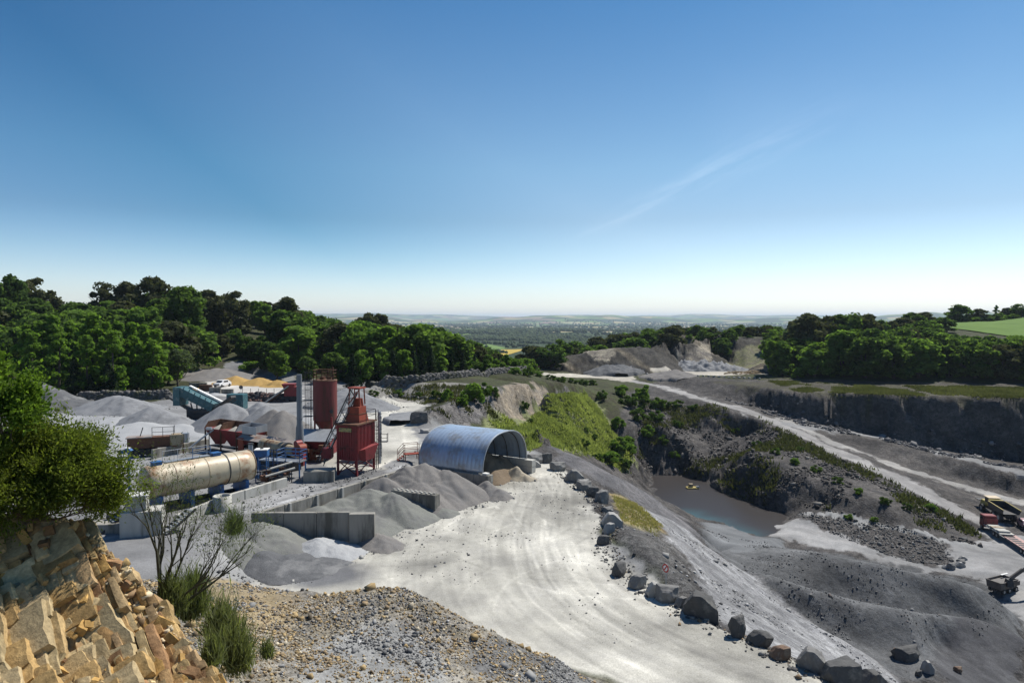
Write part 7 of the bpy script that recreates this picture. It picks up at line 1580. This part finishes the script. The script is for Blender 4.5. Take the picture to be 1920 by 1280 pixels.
PALC = np.array([(.52,.39,.21), (.50,.33,.13), (.33,.21,.14), (.60,.51,.35), (.42,.28,.13), (.47,.40,.28)]); ci = (hsh(np.floor(A2*9999), np.floor(B2*9999), A2*0, 7)*5.99).astype(int); ci2 = (hsh(np.floor(A1*9999), np.floor(B1*9999), A1*0, 8)*5.99).astype(int)
colr = (.55*PALC[ci2]+.45*PALC[ci])*.62; colr = colr*(.72+.5*tone[..., None]); colr = colr+(cG-colr)*gcol*.4; colr += (cW-colr)*np.clip(bx*4, 0, .6)[..., None]
colr *= (1+.22*fbm(CX*9, CZ*9, CY*9, 3, 37))[..., None]; colr *= (1-.4*np.clip(1-gap/.04, 0, 1))[..., None]
colr = np.concatenate([np.repeat(colr[:, :1], 4, 1), colr], 1)
CM = bpy.data.materials.new('ochre_cliff_rock'); CM.use_nodes = True; t = CM.node_tree; bs = t.nodes['Principled BSDF']; bs.inputs['Roughness'].default_value = .9; bs.inputs['Specular IOR Level'].default_value = .15
at = N(t, 'ShaderNodeAttribute', attribute_name='stone'); geo = N(t, 'ShaderNodeNewGeometry')
n1 = N(t, 'ShaderNodeTexNoise'); n1.inputs['Scale'].default_value = 11; n1.inputs['Detail'].default_value = 9; n1.inputs['Roughness'].default_value = .7; t.links.new(geo.outputs['Position'], n1.inputs['Vector'])
mr = N(t, 'ShaderNodeMapRange'); mr.inputs['From Min'].default_value = .3; mr.inputs['From Max'].default_value = .7; mr.inputs['To Min'].default_value = .62; mr.inputs['To Max'].default_value = 1.3; t.links.new(n1.outputs[0], mr.inputs[0])
sv = N(t, 'ShaderNodeVectorMath', operation='SCALE'); t.links.new(at.outputs['Color'], sv.inputs[0]); t.links.new(mr.outputs[0], sv.inputs['Scale']); t.links.new(sv.outputs[0], bs.inputs['Base Color'])
bp = N(t, 'ShaderNodeBump'); bp.inputs['Strength'].default_value = .55; bp.inputs['Distance'].default_value = .05; t.links.new(n1.outputs[0], bp.inputs['Height']); t.links.new(bp.outputs[0], bs.inputs['Normal'])
o = np_mesh('rock_cliff', V.reshape(-1, 3), Qc, CM, smooth=True, cols={'stone': colr.reshape(-1, 3)}); o.data.set_sharp_from_angle(angle=R(38)); tag(o, kind='structure')
# fractured beds: jointed blocks lying along the dip of the rock
SURF = V[:, 4:]; gB = np.random.default_rng(77)
def cl_pos(u, v):
    i = int(np.clip(np.interp(u, us, np.arange(nu)), 0, nu-1)); j = int(np.argmin(np.abs(VV[i]-v))); return SURF[i, j]
ax1 = unit(cl_pos(300, 1280)-cl_pos(235, 1100)); axn = unit(nrmv-ax1*(nrmv@ax1)); ax2 = np.cross(axn, ax1)
gn = 5; tq = np.linspace(-1, 1, gn+1); TV = []; TF = []
for ax in range(3):
    for sg in (-1, 1):
        o = len(TV)
        for i in range(gn+1):
            for j in range(gn+1):
                q = [0, 0, 0]; q[ax] = sg; q[(ax+1) % 3] = tq[i]; q[(ax+2) % 3] = tq[j]; TV.append(q)
        for i in range(gn):
            for j in range(gn):
                a = o+i*(gn+1)+j; f = (a, a+gn+1, a+gn+2, a+1); TF.append(f if sg > 0 else f[::-1])
TV = np.array(TV, float); TV = TV*.86+unit(TV)*.19; TF = np.array(TF)
BV, BC = [], []
def add_block(c, h, rot, col):
    k = np.array([1+.28*(gB.uniform(-1, 1)), 1+.28*gB.uniform(-1, 1), 1]); sk = gB.uniform(-.13, .13, 4)
    q = TV*h; q = q+np.stack([sk[0]*q[:, 1]+sk[1]*q[:, 2], sk[2]*q[:, 2], sk[3]*q[:, 0]], -1); q[:, 2] += .07*h[2]*np.sign(TV[:, 2])*(TV[:, 0]*gB.uniform(-1, 1)+TV[:, 1]*gB.uniform(-1, 1))
    w_ = q @ rot+c
    w_ += (.036*np.stack([fbm(w_[:, 0]*5+7*i, w_[:, 1]*5, w_[:, 2]*5, 3, 60+i) for i in range(3)], -1))*min(1, h.min()*8)
    BV.append(w_); BC.append(np.repeat(col[None], len(w_), 0)*(1+.25*fbm(w_[:, 0]*7, w_[:, 1]*7, w_[:, 2]*7, 3, 71))[:, None])
def rotm(ja, jb):
    a = gB.normal()*ja; b = gB.normal()*jb; c = gB.normal()*jb
    m = np.array(Matrix.Rotation(a, 3, 'Z')) @ np.array(Matrix.Rotation(b, 3, 'X')) @ np.array(Matrix.Rotation(c, 3, 'Y')); return m @ np.stack([ax1, ax2, axn])
pals = np.array([(.50,.34,.15), (.47,.29,.10), (.31,.18,.09), (.53,.41,.22), (.40,.245,.085), (.46,.35,.19), (.24,.14,.07)])
u_ = 120.0
while u_ < 470:
    wcol = gB.uniform(7, 22); v_ = np.interp(u_, eu, ev)+gB.uniform(-4, 6); base_col = pals[gB.integers(7)]; lift = gB.uniform(-.09, -.02)
    while v_ < 1360:
        ln = gB.uniform(12, 80)*(.6 if v_ < np.interp(u_, eu, ev)+40 else 1); uu_ = u_+(v_-np.interp(u_, eu, ev))*.30
        if uu_ < 500:
            mpp = 12.3/1280; c = cl_pos(uu_+wcol/2, v_+ln/2)+axn*(lift+gB.uniform(-.03, .03)); col = (base_col*.6+pals[gB.integers(7)]*.4)*gB.uniform(.62, 1.08)
            add_block(c, np.array([ln*mpp*.74, wcol*mpp*.60, gB.uniform(.10, .18)]), rotm(.04, .025), col)
        v_ += ln*gB.uniform(.82, 1.0)
    u_ += wcol*gB.uniform(.8, .98)
v_ = 985
while v_ < 1380:                       # massive joint blocks of the left part
    rw = gB.uniform(20, 62); u_ = -190+gB.uniform(-30, 0)
    while u_ < np.interp(v_, [980, 1050, 1150, 1300], [135, 150, 165, 215]):
        wc = gB.uniform(18, 80)*(1.15 if v_ > 1090 else .7); c = cl_pos(u_+wc/2, max(v_+rw/2, np.interp(u_, eu, ev)+14))+axn*gB.uniform(-.13, -.05); mpp = 12.3/1280
        add_block(c, np.array([rw*mpp*.84, wc*mpp*.66, gB.uniform(.10, .16)]), rotm(.08, .04), (pals[gB.choice([0, 3, 5, 5, 1])]*.75+np.array((.46,.37,.23))*.25)*gB.uniform(.62, 1.02))
        u_ += wc*gB.uniform(.85, 1.0)
    v_ += rw*gB.uniform(.82, 1.0)
for _ in range(150):                   # small broken pieces caught in the joints
    u_ = gB.uniform(-60, 470); v_ = gB.uniform(np.interp(u_, eu, ev)+4, 1340); r_s = gB.uniform(.025, .085)
    add_block(cl_pos(u_, v_)+axn*gB.uniform(.02, .14), np.array([r_s*gB.uniform(1, 2.2), r_s, r_s*gB.uniform(.5, 1)]), rotm(.9, .5), pals[gB.integers(7)]*gB.uniform(.8, 1.15))
nb_ = len(BV); ob = np_mesh('rock_beds', np.concatenate(BV), (TF[None]+len(TV)*np.arange(nb_)[:, None, None]).reshape(-1, 4), CM, cols={'stone': np.concatenate(BC)}); tag(ob, kind='structure')
# broken slabs along the cliff edge
g = np.random.default_rng(44); k = 650; iu = g.integers(int(nu*.54), int(nu*.80), k); iv = (g.uniform(0, 1, k)**1.3*110).astype(int)+3
pp = V[iu, iv]; s = np.clip(np.exp(g.normal(-3.0, .5, k)), .025, .13)
Vs = shards(k, g, .45, .5)*s[:, None, None]+(pp+np.array([0, 0, .03]))[:, None]; cc = np.array([(.48,.37,.21), (.42,.29,.13), (.54,.45,.3), (.30,.2,.11)])[g.choice(4, k)]*g.uniform(.7, 1.2, (k, 1))
tag(np_mesh('cliff_rubble', Vs.reshape(-1, 3), (cube_f[None]+8*np.arange(k)[:, None, None]).reshape(-1, 4), STM, cols={'stone': np.repeat(cc, 8, 0)}), 'broken ochre slabs along the crest of the near cliff', 'stones', kind='stuff')

# ------------------------------------------------------------------ big bush on the cliff, bare shrub, broom
FOL = leaf_mat('bush_leaves', (.08,.115,.025), (.20,.22,.045), .42, .35); FOLB = leaf_mat('bright_bush_leaves', (.07,.13,.025), (.13,.19,.035), .45, .3); TWIG = mat('twig_bark', (.14,.10,.065), (.08,.06,.042), 6, .9, bump=.3); TWG = mat('green_stem', (.06,.06,.035), (.04,.038,.024), 6, .85, bump=.2)
def branchy(mb, p, d_, L, r, lev, g, tips, spread=.55, up=.12, segs=4):
    pts = [p]; rs = [r]; q = p.copy(); dd = d_.copy()
    for i in range(segs):
        dd = (dd+Vector((g.gauss(0, .13), g.gauss(0, .13), g.gauss(0, .1)+up*.25))).normalized(); q = q+dd*(L/segs); pts.append(q.copy()); rs.append(r*(1-.75*(i+1)/segs))
    mb.tube(pts, rs, 5 if lev < 2 else 4, cap=False)
    if lev == 0 or r < .003: tips.append((pts[-1], dd)); tips.append((pts[-2], dd)); return
    for k in range(g.choice((3, 4)) if lev > 1 else 3):
        f = g.uniform(.35, 1); i = min(segs-1, int(f*segs)); b = pts[i].lerp(pts[i+1], f*segs-i)
        nd = (dd+Vector((g.gauss(0, spread), g.gauss(0, spread), g.gauss(0, spread*.6)+up))).normalized()
        branchy(mb, b, nd, L*g.uniform(.5, .75), max(.0025, rs[i]*.62), lev-1, g, tips, spread, up, segs)
def leaf_cloud(tips, per, spread, size, asp, g, flat=.4):
    P0 = np.array([t_[0][:] for t_ in tips]); D0 = np.array([t_[1][:] for t_ in tips]); P1 = np.repeat(P0, per, 0)+g.normal(size=(len(P0)*per, 3))*spread; D1 = np.repeat(D0, per, 0)
    d_ = unit(D1+.8*g.normal(size=P1.shape)); n = unit(np.cross(d_, g.normal(size=P1.shape))); b = np.cross(n, d_); s = size*g.uniform(.6, 1.4, len(P1))[:, None]
    V = np.stack([P1, P1+d_*s*.5+b*s*asp*.5, P1+d_*s, P1+d_*s*.5-b*s*asp*.5], 1).reshape(-1, 3)
    return V, np.arange(len(P1)*4).reshape(-1, 4), np.repeat(np.clip(.5+.3*g.normal(size=len(P1)), 0, 1), 4)
def near_bush(name, label, base, stems, per, spread, size, asp, lm, seed, hL=1.7, r0=.035, lev=3, spreadb=.5, up=.12, twig=TWIG):
    gq = random.Random(seed); g = np.random.default_rng(seed); e = empty(name, base); tag(e, label, 'bush'); mb = MB(); tips = []
    for d_ in stems: branchy(mb, Vector((gq.uniform(-.15, .15), gq.uniform(-.15, .15), -.1)), Vector(d_).normalized(), hL*gq.uniform(.8, 1.2), r0*gq.uniform(.7, 1.2), lev, gq, tips, spreadb, up)
    mb.build('stems', twig, e, smooth=True)
    V, F, c = leaf_cloud(tips, per, spread, size, asp, g); np_mesh('foliage', V, F, lm, e, cols={'leaf': c}); return e
b0 = D(58, 962, 13.2)
near_bush('willow_bush', 'large fine-leaved green bush growing on top of the near cliff at the left', b0, [(-.9,.1,1.0), (-.55,-.2,1.0), (-.25,.2,1.25), (0,-.1,1.3), (.3,.1,1.15), (.6,-.1,.95), (.95,.1,.75), (1.2,-.15,.55), (1.2,.2,.3), (-1.0,-.3,.5), (.7,-.3,.35), (.1,-.5,.7), (-.4,-.5,.6), (-1.3,.1,.8), (.4,-.7,.35), (-.1,-.8,.35), (-.7,-.6,.3), (.9,-.4,.15), (1.3,0,.15), (.2,.6,1.0)], 95, .115, .08, .30, FOL, 3, 1.06, .035, 3, .55)
b1 = D(12, 800, 12.6)
near_bush('willow_bush', 'bright green leafy branches rising at the very left edge above the near bush', Vector((b1.x, b1.y, b1.z-.2)), [(-.3,0,1.2), (0,.1,1.3), (.15,-.1,1.1), (-.5,.1,1.0)], 60, .12, .095, .42, FOLB, 5, .75, .025, 3, .5)
b2 = D(300, 1150, 15.0)
e = near_bush('bare_shrub', 'tall sparse shrub with bare forked stems in front of the tank', b2, [(-.40,.1,1.5), (-.12,0,1.7), (.28,-.05,1.6), (.45,.1,1.5), (.85,0,1.05), (1.1,.1,.7)], 8, .10, .07, .2, LM['broom'], 12, 1.85, .058, 3, .30, .25, TWG)
def broom(label, base, h, wd, n, seed, m=None):
    g = np.random.default_rng(seed); e = empty('broom_shrub', base); tag(e, label, 'bush')
    a = g.uniform(0, 6.28, n); sp2 = np.abs(g.normal(size=n))*.5; d_ = unit(np.stack([np.cos(a)*sp2*wd, np.sin(a)*sp2*wd, np.ones(n)], -1)); o_ = g.normal(size=(n, 3))*np.array([.25*wd, .25*wd, 0])*h*.5; o_[:, 2] = np.abs(g.normal(size=n))*h*.35
    L = h*g.uniform(.25, .65, n)[:, None]; sd = unit(np.cross(d_, g.normal(size=(n, 3))))*.006*g.uniform(.7, 1.6, n)[:, None]; mid = o_+d_*L*.5; tip = o_+d_*L+g.normal(size=(n, 3))*.05*h
    V = np.stack([o_-sd, o_+sd, mid+sd, tip, mid-sd], 1).reshape(-1, 3); c = np.repeat(g.uniform(0, 1, n), 5)
    np_mesh('stems', V, np.arange(5*n).reshape(-1, 5), m or LM['broom'], e, cols={'leaf': c}); return e
BRG = leaf_mat('broom_green', (.085,.11,.05), (.17,.185,.09), .35, .3)
def gp(u, v, y): p = D(u, v, y); return Vector((p.x, p.y, p.z))
broom('green broom shrub in the gully, lowest one', gp(445, 1262, 15.5), 1.1, 1.1, 1500, 61, BRG)
broom('green broom shrub in the gully, middle one', gp(415, 1215, 17), 1.2, 1.1, 1500, 62, BRG)
broom('green broom shrub in the gully, upper one beside the stems', gp(360, 1160, 16), 1.1, 1.2, 1500, 63, BRG)
broom('green broom tuft at the foot of the bare shrub', gp(325, 1150, 15), .8, 1.1, 1600, 64, BRG)
broom('yellow-green broom behind the end of the bay wall', gp(440, 1003, 40), 1.5, 1.2, 1500, 65, LM['olive'])
broom('small weed at the edge of the rubble near the gully', gp(500, 1235, 18), .5, 1.2, 500, 66, BRG)
broom('weed tuft on the cliff edge beside the broom', gp(398, 1250, 13), .6, 1.1, 700, 67, BRG)
